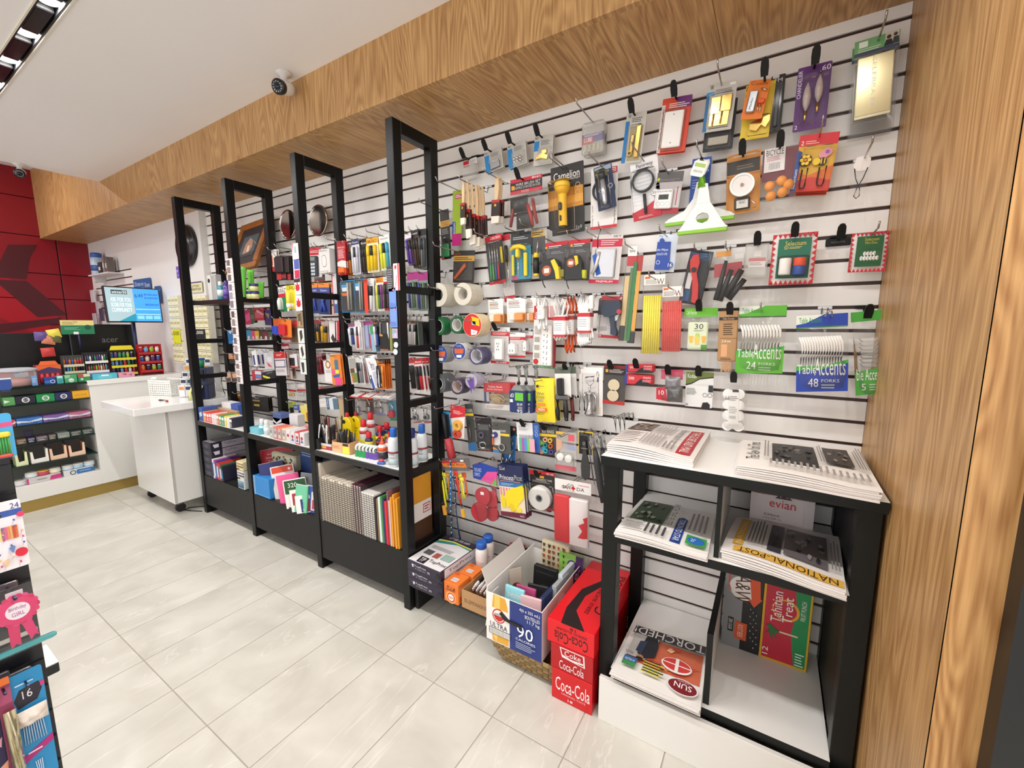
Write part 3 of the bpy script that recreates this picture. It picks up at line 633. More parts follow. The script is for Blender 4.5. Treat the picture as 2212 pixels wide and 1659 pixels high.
pack('B','timer_pack','digital kitchen timer on dark grey and red card','timer',(545,1000),(800,980),(545,1400),.06,'#b7aeb0',
     [('r',0,0,1,.24,'#5c5858'),('d',.07,.17,.06,'#c9cf3c'),('r',0,.86,1,1,'#a5303a'),('r',.74,.4,.98,.85,'#c9bfc0'),('t',[(0,0),(0,0)],0,0,'#fff')if 0 else('r',.84,.36,.87,.8,'#b0303a'),('n',.1,.17,.9,.23,2,'#8f8b8a')],
     [('timer_body',('b',.04,.42,.72,.88,.002,.014,'#f3f0f0')),('timer_face',('r',.2,.55,.58,.67,.0145,'#4a4a48'),('x',.1,.46,.68,.5,.0145,'DIGITAL KITCHEN TIMER','#555'),('x',.26,.57,.52,.65,.0148,'0:00','#1c1c1c'),('o',.2,.77,.08,.07,.0135,.0147,'#bbb'),('o',.38,.77,.08,.07,.0135,.0147,'#bbb'),('o',.57,.77,.08,.07,.0135,.0147,'#bbb'))],('wire',.42,.05,.10))
pack('B','blade_pack','royal blue card behind the green squeegees','package',(880,870),(1068,840),(985,1330),.04,'#21489c',[('r',.1,.05,.9,.12,'#dfe6f4'),('x',.15,.2,.9,.28,'GLASS','#cfd8ee'),('n',.1,.4,.9,.6,4,'#7f97cc')],(),None)
def squeegee(top,bot,b0,b1,y,label):
    T,Bm,L0,L1=[at(*cp('B',q),y=-y)for q in(top,bot,b0,b1)]
    t=thing('squeegee',label,'squeegee',(T.x,-y,(L0.z+L1.z)/2),group='lime and white squeegees')
    zb=(L0.z+L1.z)/2;H=T.z-zb;xb0,xb1=L0.x-T.x,L1.x-T.x;cx=(xb0+xb1)/2
    def qx(f):return cx*(1-f)
    mb=MB();mb.tube([(qx(.62),0,H*.62),(qx(.8),-.004,H*.8),(qx(.97),0,H*.98)],[.016,.013,.009],mat('#7cc12c',.35),8,.6);mb.build('handle',t)
    o=[(xb0,.012),(xb0+.01,.022),(cx-.05,H*.22),(cx-.022,H*.4),(cx*.9-.012,H*.66),(cx*.9+.012,H*.66),(cx+.022,H*.4),(cx+.05,H*.22),(xb1-.01,.022),(xb1,.012)]
    inn=[(cx+.022*math.cos(a),H*.2+.018*math.sin(a))for a in[2*PI*i/10 for i in range(10)]]
    fm=mat('#eceeec',.35)
    # frame with an eye: left and right halves around the hole
    n=len(inn);top_i=[inn[i]for i in(8,9,0,1,2,3)]
    mb=MB()
    mb.slab([(xb0,.012),(xb0+.01,.022),(cx-.05,H*.22),(cx-.022,H*.4),(cx,H*.4),(cx,H*.2+.018),(cx-.016,H*.2+.012),(cx-.022,H*.2),(cx-.016,H*.2-.012),(cx,H*.2-.018),(cx,.012)],-.005,.005,fm)
    mb.slab([(xb1,.012),(xb1-.01,.022),(cx+.05,H*.22),(cx+.022,H*.4),(cx,H*.4),(cx,H*.2+.018),(cx+.016,H*.2+.012),(cx+.022,H*.2),(cx+.016,H*.2-.012),(cx,H*.2-.018),(cx,.012)],-.005,.005,fm)
    mb.slab([(cx-.022,H*.4),(cx*.9-.012,H*.66),(cx*.9+.012,H*.66),(cx+.022,H*.4)],-.006,.006,fm);mb.build('frame',t)
    MB().bbox(xb0,xb1,-.008,.008,-.002,.010,mat('#8cc63a',.35),.002).build('rubber_blade',t)
    MB().bbox(xb0,xb1,-.006,.006,.010,.016,fm,.001).build('blade_holder',t)
    tg=MB();tg.X=Matrix.Translation((-.012,-.018,H*.76))@Matrix.Rotation(.35,4,'Y');tg.slab(rounded(.045,.05,.008),-.0006,.0006,'#f0efea');tg.text('|||||||',-.014,.014,.012,.02,-.0009,'#444');tg.poly([(-.018,-.0009,.03),(.018,-.0009,.03),(.018,-.0009,.042),(-.018,-.0009,.042)],'#a9c86a');tg.build('swing_tag',t)
    mb=MB();mb.tube([(0,0,H*.97),(0,.002,H*1.0),(0,0,H*1.02)],.007,'#333');mb.build('hanging_eye',t)
    return t,T
t,T=squeegee((965,870),(880,1500),(560+175,1600),(1215,1560),.13,'lime handled white squeegee hanging in front with price tag')
squeegee((985,880),(950,1400),(612,1525),(1285,1440),.07,'lime handled white squeegee hanging behind the front one')
wire_hook(T.x,T.z+.004,-.13,'the two lime squeegees','wire',.10)
pack('B','scale_pack','round white spring scale on orange and black card','scale',(1215,840),(1545,765),(1205,1415),.06,'#d18a2c',
     [('r',.02,.12,.98,.34,'#241c16'),('n',.3,.2,.85,.28,2,'#7a6a50'),('r',.0,.36,1,.38,'#b8631c')],
     [('dial',('d',.48,.56,.36,.004,.022,'#efece8')),('dial_rim',('o',.48,.56,.37,.31,.018,.026,'#fbfaf8')),('dial_hub',('d',.48,.56,.05,.022,.027,'#b88078')),('scale_plate',('b',.25,.75,.72,.95,.003,.014,'#3a352c'),('r',.32,.8,.66,.93,.0145,'#d9d6cf'),('x',.4,.81,.58,.86,.0148,'READ','#333')),('weigh_hook',('t',[(.7,.8),(.85,.88),(.9,.95),(.6,.97)],.012,.012,'chrome')),bl(.02,.06,.98,.98,.034)],('flap',.48,.07,.06))
pack('C','ball_pack','clear bag of orange table tennis balls under maroon header','ball',(283,1040),(530,990),(290,1430),.07,'film',
     [('r',0,.02,1,.56,'#6e1f30')],[('label_card',('r',.05,0,.64,.4,.004,'#ece6e4'),('x',.1,.02,.6,.12,.0045,'BICYCLE','#2c2c34'),('n',.12,.13,.55,.22,.0045,3,'#c98a90'),('x',.2,.25,.5,.36,.0045,'||||||||||','#3a3f6a')),*[('ball',('B',u,v,.155,.03,mat('#f0a04a',.5)))for u,v in((.25,.68),(.58,.62),(.3,.86),(.62,.82),(.78,.7))],('film',('p',0,.02,1,1,.06,'film'))],('flap',.48,.03,.06))
pack('C','clip_pack','red and yellow card with flower and bee paper clips','paper clips',(540,935),(815,905),(520,1320),.07,'#e2b02a',
     [('r',0,0,1,.2,'#d42a34'),('s',[(0,.62),(.4,.72),(1,.55),(1,1),(0,1)],'#e0712a'),('s',[(0,.82),(.5,.75),(1,.82),(1,1),(0,1)],'#cf3a2c'),('x',.06,.11,.14,.18,'2','#fff'),('n',.18,.11,.55,.18,2,'#f4c0b0'),('s',[(0,.26),(.14,.30),(.14,1),(0,.98)],'#2c4a94'),('x',.02,.6,.1,.95,'Selectum','#fff',1)],
     [('clip_wire',('t',[(.22,.62),(.22,.9),(.25,.95),(.33,.95),(.36,.9),(.36,.6)],.02,.008,'#2a1710')),('clip_wire',('t',[(.66,.6),(.66,.86),(.7,.92),(.8,.92),(.83,.86),(.83,.58)],.02,.008,'#2a1710')),('flower',('d',.26,.46,.17,.004,.010,'#2a1710'),*[('d',.26+.1*math.cos(i*PI/3),.46+.067*math.sin(i*PI/3),.05,.010,.0125,'#f2cf2c')for i in range(6)],('d',.26,.46,.04,.010,.0135,'#e8842a')),
      ('bee',('d',.55,.5,.10,.004,.011,'#f2cf2c'),('d',.7,.5,.11,.004,.010,'#2a1710'),('d',.70,.38,.12,.003,.009,'#e79aa8'),('d',.78,.34,.13,.003,.0085,'#dd8f9e'),('d',.78,.34,.05,.0085,.0105,'#8a5aa8'),('b',.66,.45,.69,.55,.010,.012,'#f2cf2c'),('b',.74,.45,.77,.55,.010,.012,'#f2cf2c')),bl(.16,.22,.97,.98,.02)],('wire',.5,.06,.10),n=3,dy=.024)
pack('C','necklace_pack','small clear bag with white tag and black cord','jewellery',(905,1085),(1035,1070),(890,1425),.07,None,(),
     [('tag',('s',[(.2,.02),(.7,.0),(.95,.06),(.95,.2),(.75,.3),(.25,.3),(.05,.2)],.002,.006,'#efe8e4')),('cord',('t',[(.15,.25),(.3,.45),(.6,.65),(.65,.8),(.5,.85),(.35,.8),(.45,.65),(.7,.45),(.85,.25)],.03,.01,'#151515')),('bag',('p',.05,.3,.95,1,.02,'film',.4))],('wire',.6,.05,.12))
# ---- third row
pack('A','knife_card','orange box cutter on black card below the brushes','knife',(318,1350),(498,1345),(327,1620),.05,'#332d28',
     [('r',0,.16,1,.33,'#c89a4a'),('n',.05,.2,.95,.3,2,'#4a3018'),('x',.06,.06,.35,.14,'OLFA','#b0622a')],[('knife',('s',[(.1,.85),(.16,.9),(.65,.5),(.6,.4)],.003,.012,'#c4592a')),bl(.08,.36,.95,.93,.016)],('wire',.3,.05,.19))
pack('A','screwdriver_set','red topped card of four slim screwdrivers with coloured grips','screwdrivers',(582,1240),(722,1200),(577,1650),.07,'#2a2728',
     [('r',0,0,1,.12,'#c3212f'),('x',.3,.03,.9,.08,'TOOLTECH','#fff'),('r',0,.94,1,1,'#c3212f')],
     [*[('screwdriver',('t',[(.28+.15*i,.2),(.26+.15*i,.6)],.02,.012,'chrome'),('t',[(.26+.15*i,.6),(.24+.15*i,.92)],[.035,.06],.014,c))for i,c in enumerate(('#3f8f5c','#5a9a48','#3c5f96','#b5303a'))],bl(.08,.14,.92,.96,.03)],('wire',.4,.05,.13))
pack('A','screwdriver_set','red topped card with yellow and black screwdrivers partly hidden','screwdrivers',(700,1225),(795,1200),(715,1790),.05,'#b9b3b0',
     [('r',0,0,1,.09,'#b3202c'),('r',0,.92,1,1,'#b3202c')],[*[('screwdriver',('t',[(.3+.4*i,.18),(.3+.4*i,.42)],.13,.016,c),('t',[(.3+.4*i,.42),(.3+.4*i,.8)],.035,.014,'chrome'))for i,c in enumerate(('#d8bb2a','#2b2a22'))]],None)
pack('A','bit_set','yellow T-handle with blue bit set in clear pack','tool',(805,1205),(975,1180),(805,1620),.07,'#2a2c30',
     [('r',0,.28,1,.95,'#2f8fae'),('n',.1,.08,.9,.15,2,'#b8b8b8'),('r',.05,.88,.35,.96,'#b04a6a')],
     [('t_handle',('t',[(.08,.36),(.25,.3),(.5,.29),(.75,.33),(.85,.38)],[.06,.09,.1,.09,.06],.02,'#f2d224'),('b',.36,.34,.52,.52,.004,.03,'#f2d224'),('t',[(.44,.5),(.44,.9)],.03,.015,'chrome')),('bit_strip',('b',.08,.44,.2,.88,.003,.014,'#dccb2a'),*[('b',.22,.46+.05*i,.3,.48+.05*i,.003,.01,'#3a3a3a')for i in range(8)]),('bit_strip',('b',.68,.42,.86,.9,.003,.014,'#dccb2a'),*[('b',.6,.45+.05*i,.68,.47+.05*i,.003,.01,'#3a3a3a')for i in range(9)]),bl(.02,.26,.98,.97,.036)],('wire',.5,.04,.13))
pack('A','pick_tool_pack','yellow and black handled scratch awl in clear pack','tool',(980,1170),(1112,1150),(980,1590),.06,'haze',
     [('r',0,.04,.85,.16,'#c9a24a'),('n',.08,.06,.8,.14,2,'#40321a'),('r',0,.16,.9,.5,'#4a4a4c')],[('awl_tip',('t',[(.55,.2),(.45,.5)],[.015,.06],.016,'chrome')),('awl_handle',('l',.46,.5,.97,[(.15,0),(.17,.08),(.14,.12)],.024,'#e6c62a'),('l',.46,.60,.91,[(.17,0),(.19,.5),(.17,1)],.024,'#1d1d1b'),('l',.46,.5,.61,[(.15,0),(.15,.5),(.12,1)],.024,'#e6c62a'))],('wire',.35,.03,.14))
def tape_measure_pack(tl,tr,b_,label,upper):
    e=.0 if upper else.5
    pack('A','tape_measure',label,'tape measure',tl,tr,b_,.06,'#4e4a4c',
         [('r',0,0,1,.1,'#c3212f'),('r',.1,.1,.2,.17,'#f0a020'),('n',.25,.09,.8,.18,2,'#e8e4e4'),('o',.2,.26,.06,.05,'#aaa'),('n',.35,.24,.85,.32,2,'#999')],
         [('case',('s',[(.04,.98),(.02,.6 if not upper else.5),(.2,.46 if not upper else.40),(.55,.44 if not upper else.38),(.75,.55),(.8,.98)],.003,.035,'#161616')),('round_label',('d',.3,.76 if not upper else.58,.18,.035,.0365,'#b8552c'),('r',.2,.7 if not upper else.54,.4,.82 if not upper else.62,.0368,'#e9e2da')),
          ('yellow_slide',('s',([(.48,.52),(.62,.48),(.78,.7),(.82,1.0),(.68,1.0),(.64,.8)]if not upper else[(.45,.42),(.6,.42),(.66,.6),(.55,.66),(.5,.5)]),.02,.042,'#f0cb22')),('blade_end',('b',.68,.75,.95,.96,.008,.028,'#c9d02a' if upper else '#8f8a3a')),bl(.02,.2,.98,1,.044),('strap',('t',[(.1,.98),(.14,1.1),(.22,1.2)],.02,.03,'#171717'))],('wire',.5,.03,.12))
tape_measure_pack((1075,1290),(1292,1260),(1075,1610),'black tape measure with bar code disc in blister pack',False)
tape_measure_pack((1297,1262),(1485,1245),(1300,1610),'black tape measure with two red discs in blister pack',True)
pack('A','hook_pack','white and crimson card with clear square adhesive pad','package',(1505,1215),(1765,1205),(1500,1625),.05,'#d8d2d0',
     [('r',0,.09,1,.25,'#c42a44'),('n',.3,.11,.9,.23,3,'#f0c0c8'),('r',0,.92,1,1,'#c42a44'),('x',.7,.02,.95,.06,'SET','#666'),('x',.25,.94,.8,.98,'PREMIUM','#fff')],[('pad',('b',.2,.3,.82,.88,.002,.012,'#dcdde3')),bl(.16,.27,.86,.9,.018)],('wire',.12,.05,.10))
pack('A','key_torch','small silver torch with blue ribbon hanging from black cord','flashlight',(1530,1160),(1632,1160),(1530,1560),.15,None,(),
     [('cord',('t',[(.5,.02),(.35,.2),(.45,.42)],.04,.01,'#111')),('torch_body',('t',[(.72,.5),(.62,.75),(.35,.98)],[.14,.16,.15],.02,mat('#cfcfcd',.3,.6))),('ribbon',('s',[(.05,.58),(.35,.52),(.95,.95),(.6,1.0)],.004,.008,'#2456b0'))],('wire',.5,.02,.03))
# ---- tape rolls (axis along the hook)
def rolls(k,c,rpx,y,n,depth,col,label,core='#d8d2c8',ri=.62,disc=None,hook=True,tip=.06):
    """c: centre of the front face; rpx: vertical radius of that face in crop pixels"""
    P=at(*cp(k,c),y=-y);Q=at(*cp(k,(c[0],c[1]+rpx)),y=-y);R=P.z-Q.z
    for i in range(n):
        t=thing('tape_roll',label if i==0 else nth(label,i),'tape',(P.x,-y+i*(depth+.002),P.z-R),group='rolls: '+label if n>1 else None)
        MB().lathe([(ri*R,0),(R,0),(R,depth),(ri*R,depth),(ri*R,0)],M(col),(0,0,R),28,'y',False).build('tape',t)
        MB().lathe([((ri-.08)*R,.001),(ri*R,.001),(ri*R,depth-.001),((ri-.08)*R,depth-.001),((ri-.08)*R,.001)],M(core),(0,0,R),24,'y',False).build('core',t)
        if disc and i==0:
            mb=MB();mb.cyl((0,-.0012,R),.95*R,.001,disc[0],'y',28)
            for pts,cc in disc[1]:mb.slab([(p[0]*R,R+p[1]*R)for p in pts],-.0018,-.0012,cc)
            for s in(disc[2]if len(disc)>2 else()):mb.text(s[0],s[1]*R,s[3]*R,R+s[2]*R,R+s[4]*R,-.0021,s[5])
            mb.build('label_disc',t)
    if hook:wire_hook(P.x,P.z+(ri-.1)*R,-y,'the '+' '.join(label.split()[:8]),'wire',tip)
    return P,R
CLR=mat('#d9d3c4',.25)
rolls('D',(205,340),114,.16,2,.048,CLR,'thick clear packing tape roll hanging nearer the frame post',ri=.58)
rolls('D',(440,332),108,.16,2,.048,CLR,'thick clear packing tape roll hanging farther from the frame post',ri=.60)
rolls('D',(200,638),88,.15,2,.03,'#1e6a3c','green painter tape roll hanging nearer the frame post','#e2dedb',.72)
rolls('D',(382,628),84,.13,2,.03,'#1c5c36','green painter tape roll beside the masking tape','#e2dedb',.72)
rolls('D',(530,630),112,.16,2,.038,'#e6d2ac','beige masking tape roll with red and yellow face label','#c9b48c',.45,
      disc=('#cf2a2c',[([(-.05,.75),(.75,.55),(.8,-.1),(.1,.1)],'#f2c21d'),([(.0,.35),(.4,.3),(.4,.0),(0,.05)],'#f6efe6'),([(-.1,-.35),(.6,-.5),(.45,-.8),(-.1,-.85)],'#f2eeea')],[('TAPE',.02,.1,.38,.25,'#333'),('||||',.1,-.7,.35,-.5,'#333')]))
BD=('#33488f',[([(-.7,.3),(.75,.35),(.6,-.25),(-.6,-.3)],'#d8663e'),([(-.4,-.45),(.4,-.4),(.35,-.75),(-.35,-.75)],'#dfe6f0')],[('TAPE',-.5,.45,.4,.75,'#8fb0e8')])
rolls('D',(230,908),82,.15,2,.03,mat('#8f9092',.3),'grey cloth tape roll with blue and orange disc by the post','#9a9a9a',.5,disc=BD)
rolls('D',(405,880),80,.15,2,.03,mat('#e2e2e0',.3),'white cloth tape roll with blue and orange disc','#b9b9b9',.5,disc=BD)
rolls('D',(570,925),85,.15,3,.022,mat('#4a4468',.3),'purple rimmed clear tape roll with white core','#cfcdd4',.78)
rolls('D',(205,1188),92,.15,2,.042,mat('#5c6062',.3),'dark grey duct tape roll with pale core by the post','#d8d0cc',.62)
rolls('D',(385,1215),78,.14,2,.03,mat('#473a55',.3),'narrow purple rimmed tape roll','#c9b8b0',.76)
rolls('D',(520,1165),68,.15,4,.016,mat('#b7b0c4',.2),'slim translucent lilac tape roll in the row of four','#e6e6ec',.55)
pack('D','tape_card','purple starburst label hanging below lilac tape rolls','label',(478,1130),(545,1120),(480,1285),.155,None,(),[('card',('s',[(.0,.1),(.5,.3),(1,.0),(.8,.5),(.9,.85),(.55,.7),(.3,1),(.3,.6)],.001,.003,'#6c4aa0'))],None)
# ---- adaptors and cords
for tl,tr,b_,y,lab in(((685,385),(825,375),(705,620),.08,'white and orange adaptor card nearest the masking tape'),((862,375),(1040,362),(885,605),.08,'white and orange adaptor card in the middle of three'),((1045,372),(1140,365),(1060,605),.05,'white and orange adaptor card tucked behind the power strip')):
    pack('D','adaptor_pack',lab,'adaptor',tl,tr,b_,y,'#efece8',[('n',.08,.1,.75,.42,5,'#9a8f8a'),('x',.1,.18,.7,.24,'HEATER PLUG','#c86a3c'),('s',[(.35,.95),(.6,.7),(1,.62),(1,1),(.35,1)],'#e79a4a')],
         [('plug',('b',.2,.62,.5,.92,.002,.02,'#eee4d6')),('amber_cap',('b',.5,.62,.95,.93,.002,.024,mat('#e8944a',.25))),bl(.1,.58,.98,.97,.03)],('wire',.4,.06,.08),n=2,dy=.034)
pack('D','outlet_pack','red and white card with a tall white triple outlet','adaptor',(713,645),(893,650),(705,990),.06,'#d9d4d2',
     [('r',0,0,1,.1,'#f0eeec'),('r',0,.13,1,.24,'#c52a34'),('n',.08,.15,.9,.22,2,'#f4d0d0'),('r',0,.93,1,1,'#c52a34'),('x',.3,.945,.85,.985,'LIFE SOURCE','#fff')],
     [('outlet',('b',.34,.32,.75,.88,.003,.03,'#f7f5f2')),('sockets',*[('b',.48+.1*(i%2),.42+.16*(i//2),.51+.1*(i%2),.47+.16*(i//2),.03,.0305,'#333')for i in range(4)],('d',.55,.52,.03,.03,.0305,'#333')),('socket_tab',('b',.14,.70,.34,.82,.003,.012,'#f0eeea')),bl(.1,.27,.86,.91,.038)],('flap',.45,.06,.05))
for tl,tr,b_,y,lab in(((880,700),(1040,700),(890,935),.06,'red and white card with a small white cube tap'),((1035,690),(1112,690),(1045,905),.04,'red and white card half hidden behind the cube tap')):
    pack('D','outlet_pack',lab,'adaptor',tl,tr,b_,y,'#dcd6d4',[('r',0,.0,1,.16,'#f0eeec'),('r',0,.18,1,.3,'#c52a34'),('r',0,.92,1,1,'#c52a34'),('n',.1,.2,.9,.28,2,'#f0c8c8')],
         [('cube_tap',('b',.15,.48,.58,.86,.003,.035,'#f7f5f2'),('s',[(.15,.48),(.36,.4),(.58,.48)],.003,.03,'#e8e5e2')),('sockets',('b',.28,.68,.32,.76,.035,.0355,'#333'),('b',.42,.68,.46,.76,.035,.0355,'#333')),bl(.08,.34,.9,.9,.042)],('wire',.4,.06,.07))
pack('D','power_strip_pack','tall white card sleeve with six-way power strip','power strip',(1125,445),(1345,445),(1108,1030),.07,'#e9e5e0',
     [('r',0,0,1,.22,'#c02830'),('x',.04,.1,.2,.2,'LIFE','#fff'),('r',0,.96,1,1,'#3d8a4a'),('x',.08,.97,.9,.99,'SURGE PROTECTOR','#e8f0e8'),*[('r',.06,.5+.13*i,.28,.58+.13*i,'#a8a39c')for i in range(3)],('d',.14,.9,.11,'#c02830'),('n',.06,.32,.42,.46,6,'#aaa')],
     [('strip',('b',.48,.3,.94,.95,.003,.032,'#f3f0ea')),('sockets',*[('b',.6+.14*j,.36+.09*i,.625+.14*j,.385+.09*i,.032,.0325,'#333')for i in range(7)for j in range(2)],*[('d',.74,.40+.09*i,.02,.032,.0325,'#333')for i in range(6)]),('side_flap',('b',.95,.3,1.02,.97,.001,.02,'#9c2a30'))],None)
def cord_bundle(label,cx,top,bot,y,wd,col,n,sleeve,group=None,hook=True,slc='#f0eeec',sl2='#c52a34',plug=None,tip=.05):
    T,Bt=at(*cp('D',(cx,top)),y=-y),at(*cp('D',(cx,bot)),y=-y);H=T.z-Bt.z;sc=(at(*cp('D',(cx+wd,top)),y=-y)-T).length
    t=thing('extension_cord',label,'extension cord',(T.x,-y,Bt.z))
    mb=MB()
    for i in range(n):
        o=(i-(n-1)/2)/max(1,n-1)*sc;a=.004
        mb.tube([(o*.5-sc*.12,-.004*i,H*.5),(o-sc*.18,-.006,H*.8),(o,-.004*(i%3),H-.003*i),(o+sc*.2,.004,H*.8),(o*.5+sc*.12,.004*(i%2),H*.5),(o+sc*.26,-.004,H*.2),(o+sc*.1,-.006,.004+.003*i),(o-sc*.18,-.004,H*.12),(o*.6-sc*.2,0,H*.5)],.0054,col,6)
    mb.build('cord',t)
    z0,z1=H*sleeve[0],H*sleeve[1]
    s2=MB();s2.bbox(-sc*.62,sc*.62,-.024,.02,z0,z1,slc,.006);s2.build('sleeve',t)
    s3=MB();s3.box(-sc*.622,sc*.622,-.0245,.018,z1-(z1-z0)*.24,z1-(z1-z0)*.06,sl2);s3.box(-sc*.622,sc*.622,-.0245,.018,z0,z0+(z1-z0)*.1,sl2)
    for i in range(4):s3.poly([(-sc*.5,-.0243,z0+(z1-z0)*(.3+.1*i)),(sc*.3,-.0243,z0+(z1-z0)*(.3+.1*i)),(sc*.3,-.0243,z0+(z1-z0)*(.33+.1*i)),(-sc*.5,-.0243,z0+(z1-z0)*(.33+.1*i))],'#a8a4a0')
    s3.build('sleeve_print',t)
    if plug:
        MB().bbox(plug[0]*sc,plug[1]*sc,-.034,-.014,H*plug[2],H*plug[3],plug[4],.003).build('plug',t)
    if hook:wire_hook(T.x,T.z-.004,-y,'the '+' '.join(label.split()[:8]),'wire',tip)
cord_bundle('slim white extension cord hanging over the power strip card',1205,355,690,.12,55,'#f2f0ee',2,(.35,.75),slc='#efedea',sl2='#d8d4d0')
cord_bundle('white extension cord with clear three-way plug and red banded sleeve',1385,365,790,.13,95,'#f3f1ef',4,(.12,.6),plug=(-1.0,-.15,.55,.92,'haze'))
cord_bundle('thick orange extension cord between two white ones',1480,345,905,.09,70,'#d9541e',3,(.3,.68),slc='#d9d5d3',sl2='#8f3a30')
cord_bundle('long white extension cord with socket end and red banded sleeve',1620,340,840,.12,100,'#f3f1ef',6,(.28,.68),plug=(.55,.95,.72,.98,'#efedea'))
pack('D','glue_gun_pack','navy hot glue gun on red and white card','glue gun',(1770,350),(1995,355),(1725,745),.07,'#cfc8c6',
     [('r',0,0,1,.1,'#b5303a'),('r',0,.1,1,.45,'#3a3a40'),('r',0,.93,1,1,'#b5303a'),('d',.07,.96,.03,'#fff'),('n',.05,.72,.4,.84,4,'#a09a98')],
     [('gun_body',('s',[(.1,.36),(.2,.22),(.5,.12),(.85,.1),(.95,.2),(.9,.38),(.7,.45),(.5,.5),(.3,.5)],.004,.034,'#28344a')),('gun_grip',('s',[(.48,.48),(.7,.42),(.76,.72),(.86,.84),(.84,.92),(.6,.9),(.58,.72)],.004,.03,'#28344a')),('nozzle',('t',[(.86,.08),(.92,.03)],[.05,.02],.018,'#cfcac0')),('trigger',('s',[(.7,.46),(.86,.42),(.82,.55),(.74,.58)],.008,.024,'#d5d8dc')),('round_sticker',('d',.9,.36,.1,.034,.036,'#c23a48')),bl(.03,.06,.97,.92,.042)],('wire',.6,.05,.13))
# ---- rulers, party goods and the rest of the right half
pack('E','ruler_pack','pack of wooden and green rulers with black foot','ruler',(262,175),(370,172),(240,870),.08,None,(),
     [('header',('b',0,0,.62,.1,0,.002,'#f0eeec'),('b',.0,.1,.65,.2,0,.002,'#c03038'),('b',.55,.09,1.05,.25,-.004,-.002,'#b83a3c'),('x',.1,.03,.5,.07,.0025,'Papierway','#444')),('ruler',('b',-.02,.3,.3,.99,.002,.005,mat('#d9bd8a',.5))),('ruler',('b',.3,.22,.48,.98,.001,.004,mat('#5f7a52',.4))),('ruler',('b',.5,.16,.74,.98,.003,.006,mat('#2f7a3c',.4))),('ruler',('b',.76,.25,1.02,.87,.002,.005,mat('#e2a545',.5))),('sleeve_foot',('b',-.05,.82,.32,.985,-.001,.007,'#343638'),('b',.55,.88,1.05,1.0,-.002,.002,'#2b2c2e')),('film',('b',-.05,.1,1.05,1,-.002,.009,'film'))],('wire',.3,.03,.10))
pack('E','wipes_pack','blue and white 16 count wipes pack','wipes',(480,95),(625,90),(475,360),.06,None,(),
     [('pouch',('p',0,0,1,1,.0145,mat('#cfd9e6',.3),.05)),('print',('s',[(.04,.2),(.7,.2),(.78,.95),(.02,.95)],.016,.0195,'#2b4aa0'),('x',.06,.38,.62,.46,.02,'the Wipes','#e8eef8'),('x',.06,.48,.6,.56,.02,'wound in ville','#d8e2f4'),('d',.8,.82,.15,.0195,.0205,'#2b4aa0'),('x',.7,.77,.9,.87,.021,'16','#fff'),('o',.18,.75,.1,.08,.0195,.0205,'#e8eef8'),('d',.25,.17,.12,.018,.02,'#2b4aa0'),('x',.12,.02,.28,.08,.0195,'PG','#37529c'))],('wire',.45,.06,.13))
for nm,lab,tl,tr,b_,c,dots in(('straw_pack','pack of yellow paper straws with white header',(375,385),(530,375),(365,950),'#f0e14a',0),('straw_pack','pack of coral dotted paper straws with white header',(508,470),(658,460),(497,935),'#f0665c',1)):
    h0=.16 if dots else.13
    q=[('straw',('t',[(.08+.105*i,h0+(.06 if dots else.13)),(.08+.105*i,.995)],.05,.008,mat(c,.5)))for i in range(9 if dots else 8)]
    if dots:q.append(('dot_print',*[('b',.05+.105*i+.03*(j%2),.24+.026*j,.09+.105*i+.03*(j%2),.248+.026*j,.0145,.0158,'#c23a34')for i in range(9)for j in range(28)]))
    pack('E',nm,lab,'straws',tl,tr,b_,.07,None,(),[('header',('b',0,0,1,h0,0,.0025,'#f2efea'),('b',.05,.02,.3,.05,.001,.0029,'#e06a2c'),('n',.08,h0*.45,.7,h0*.9,.003,4,'#9a9490'),('x',.62,h0*.4,.95,h0*.95,.003,'W','#7a5a54')),*q,('film',('b',.0,h0,1,1,-.002,.02,'film'))],('wire',.55,.06,.10))
pack('E','cutter_pack','red utility knife on black blister card','knife',(715,200),(880,215),(680,585),.06,'#1f2024',
     [('r',.0,.02,.9,.18,'#223a5c'),('n',.1,.05,.8,.14,3,'#5a7aa8'),('r',.12,.42,.35,.72,'#d8d6d4'),('r',.12,.74,.4,.95,'#31507c')],[('knife',('s',[(.12,.2),(.22,.1),(.42,.08),(.55,.22),(.52,.42),(.72,.62),(.86,.9),(.78,.98),(.6,.96),(.55,.8),(.42,.55),(.2,.35)],.004,.024,mat('#c8281f',.25))),('blade_lock',('d',.38,.37,.12,.024,.027,'#26201f')),bl(.06,.06,.96,.98,.034)],('wire',.35,.04,.10))
pack('E','rubber_tip_bag','clear bag of black rubber handle grips','package',(850,215),(1112,180),(840,590),.09,None,(),
     [('orange_card',('b',.18,.02,.6,.12,-.004,-.001,'#d8902c')),('red_card',('b',.12,.25,.9,.5,-.006,-.003,'#a8343a'),('b',.7,.1,.95,.2,-.002,0,'#d9d6d2')),*[('grip',('t',[a,b2],r,.02,'#1e1f20'))for a,b2,r in(((.48,.22),(.2,.95),[.05,.09]),((.62,.4),(.3,.97),[.07,.09]),((.9,.42),(.45,.9),[.09,.1]),((.98,.6),(.55,.95),[.08,.09]))],('film',('p',0,.02,1,1,.05,'film',.5))],('wire',.5,.03,.07))
pack('E','sewing_pack','clear box pack with white and red insert','package',(1110,160),(1285,150),(1105,400),.06,'haze',[('r',.2,.42,.9,.7,'#e8e2de'),('r',.2,.42,.9,.52,'#c8454c'),('n',.25,.55,.85,.65,2,'#b08a8a'),('r',.4,.22,.7,.38,'#eeeae6')],[('box_shell',('b',.02,.05,.98,.98,-.01,.018,'haze'))],('flap',.5,.03,.05))
ZIG=[]
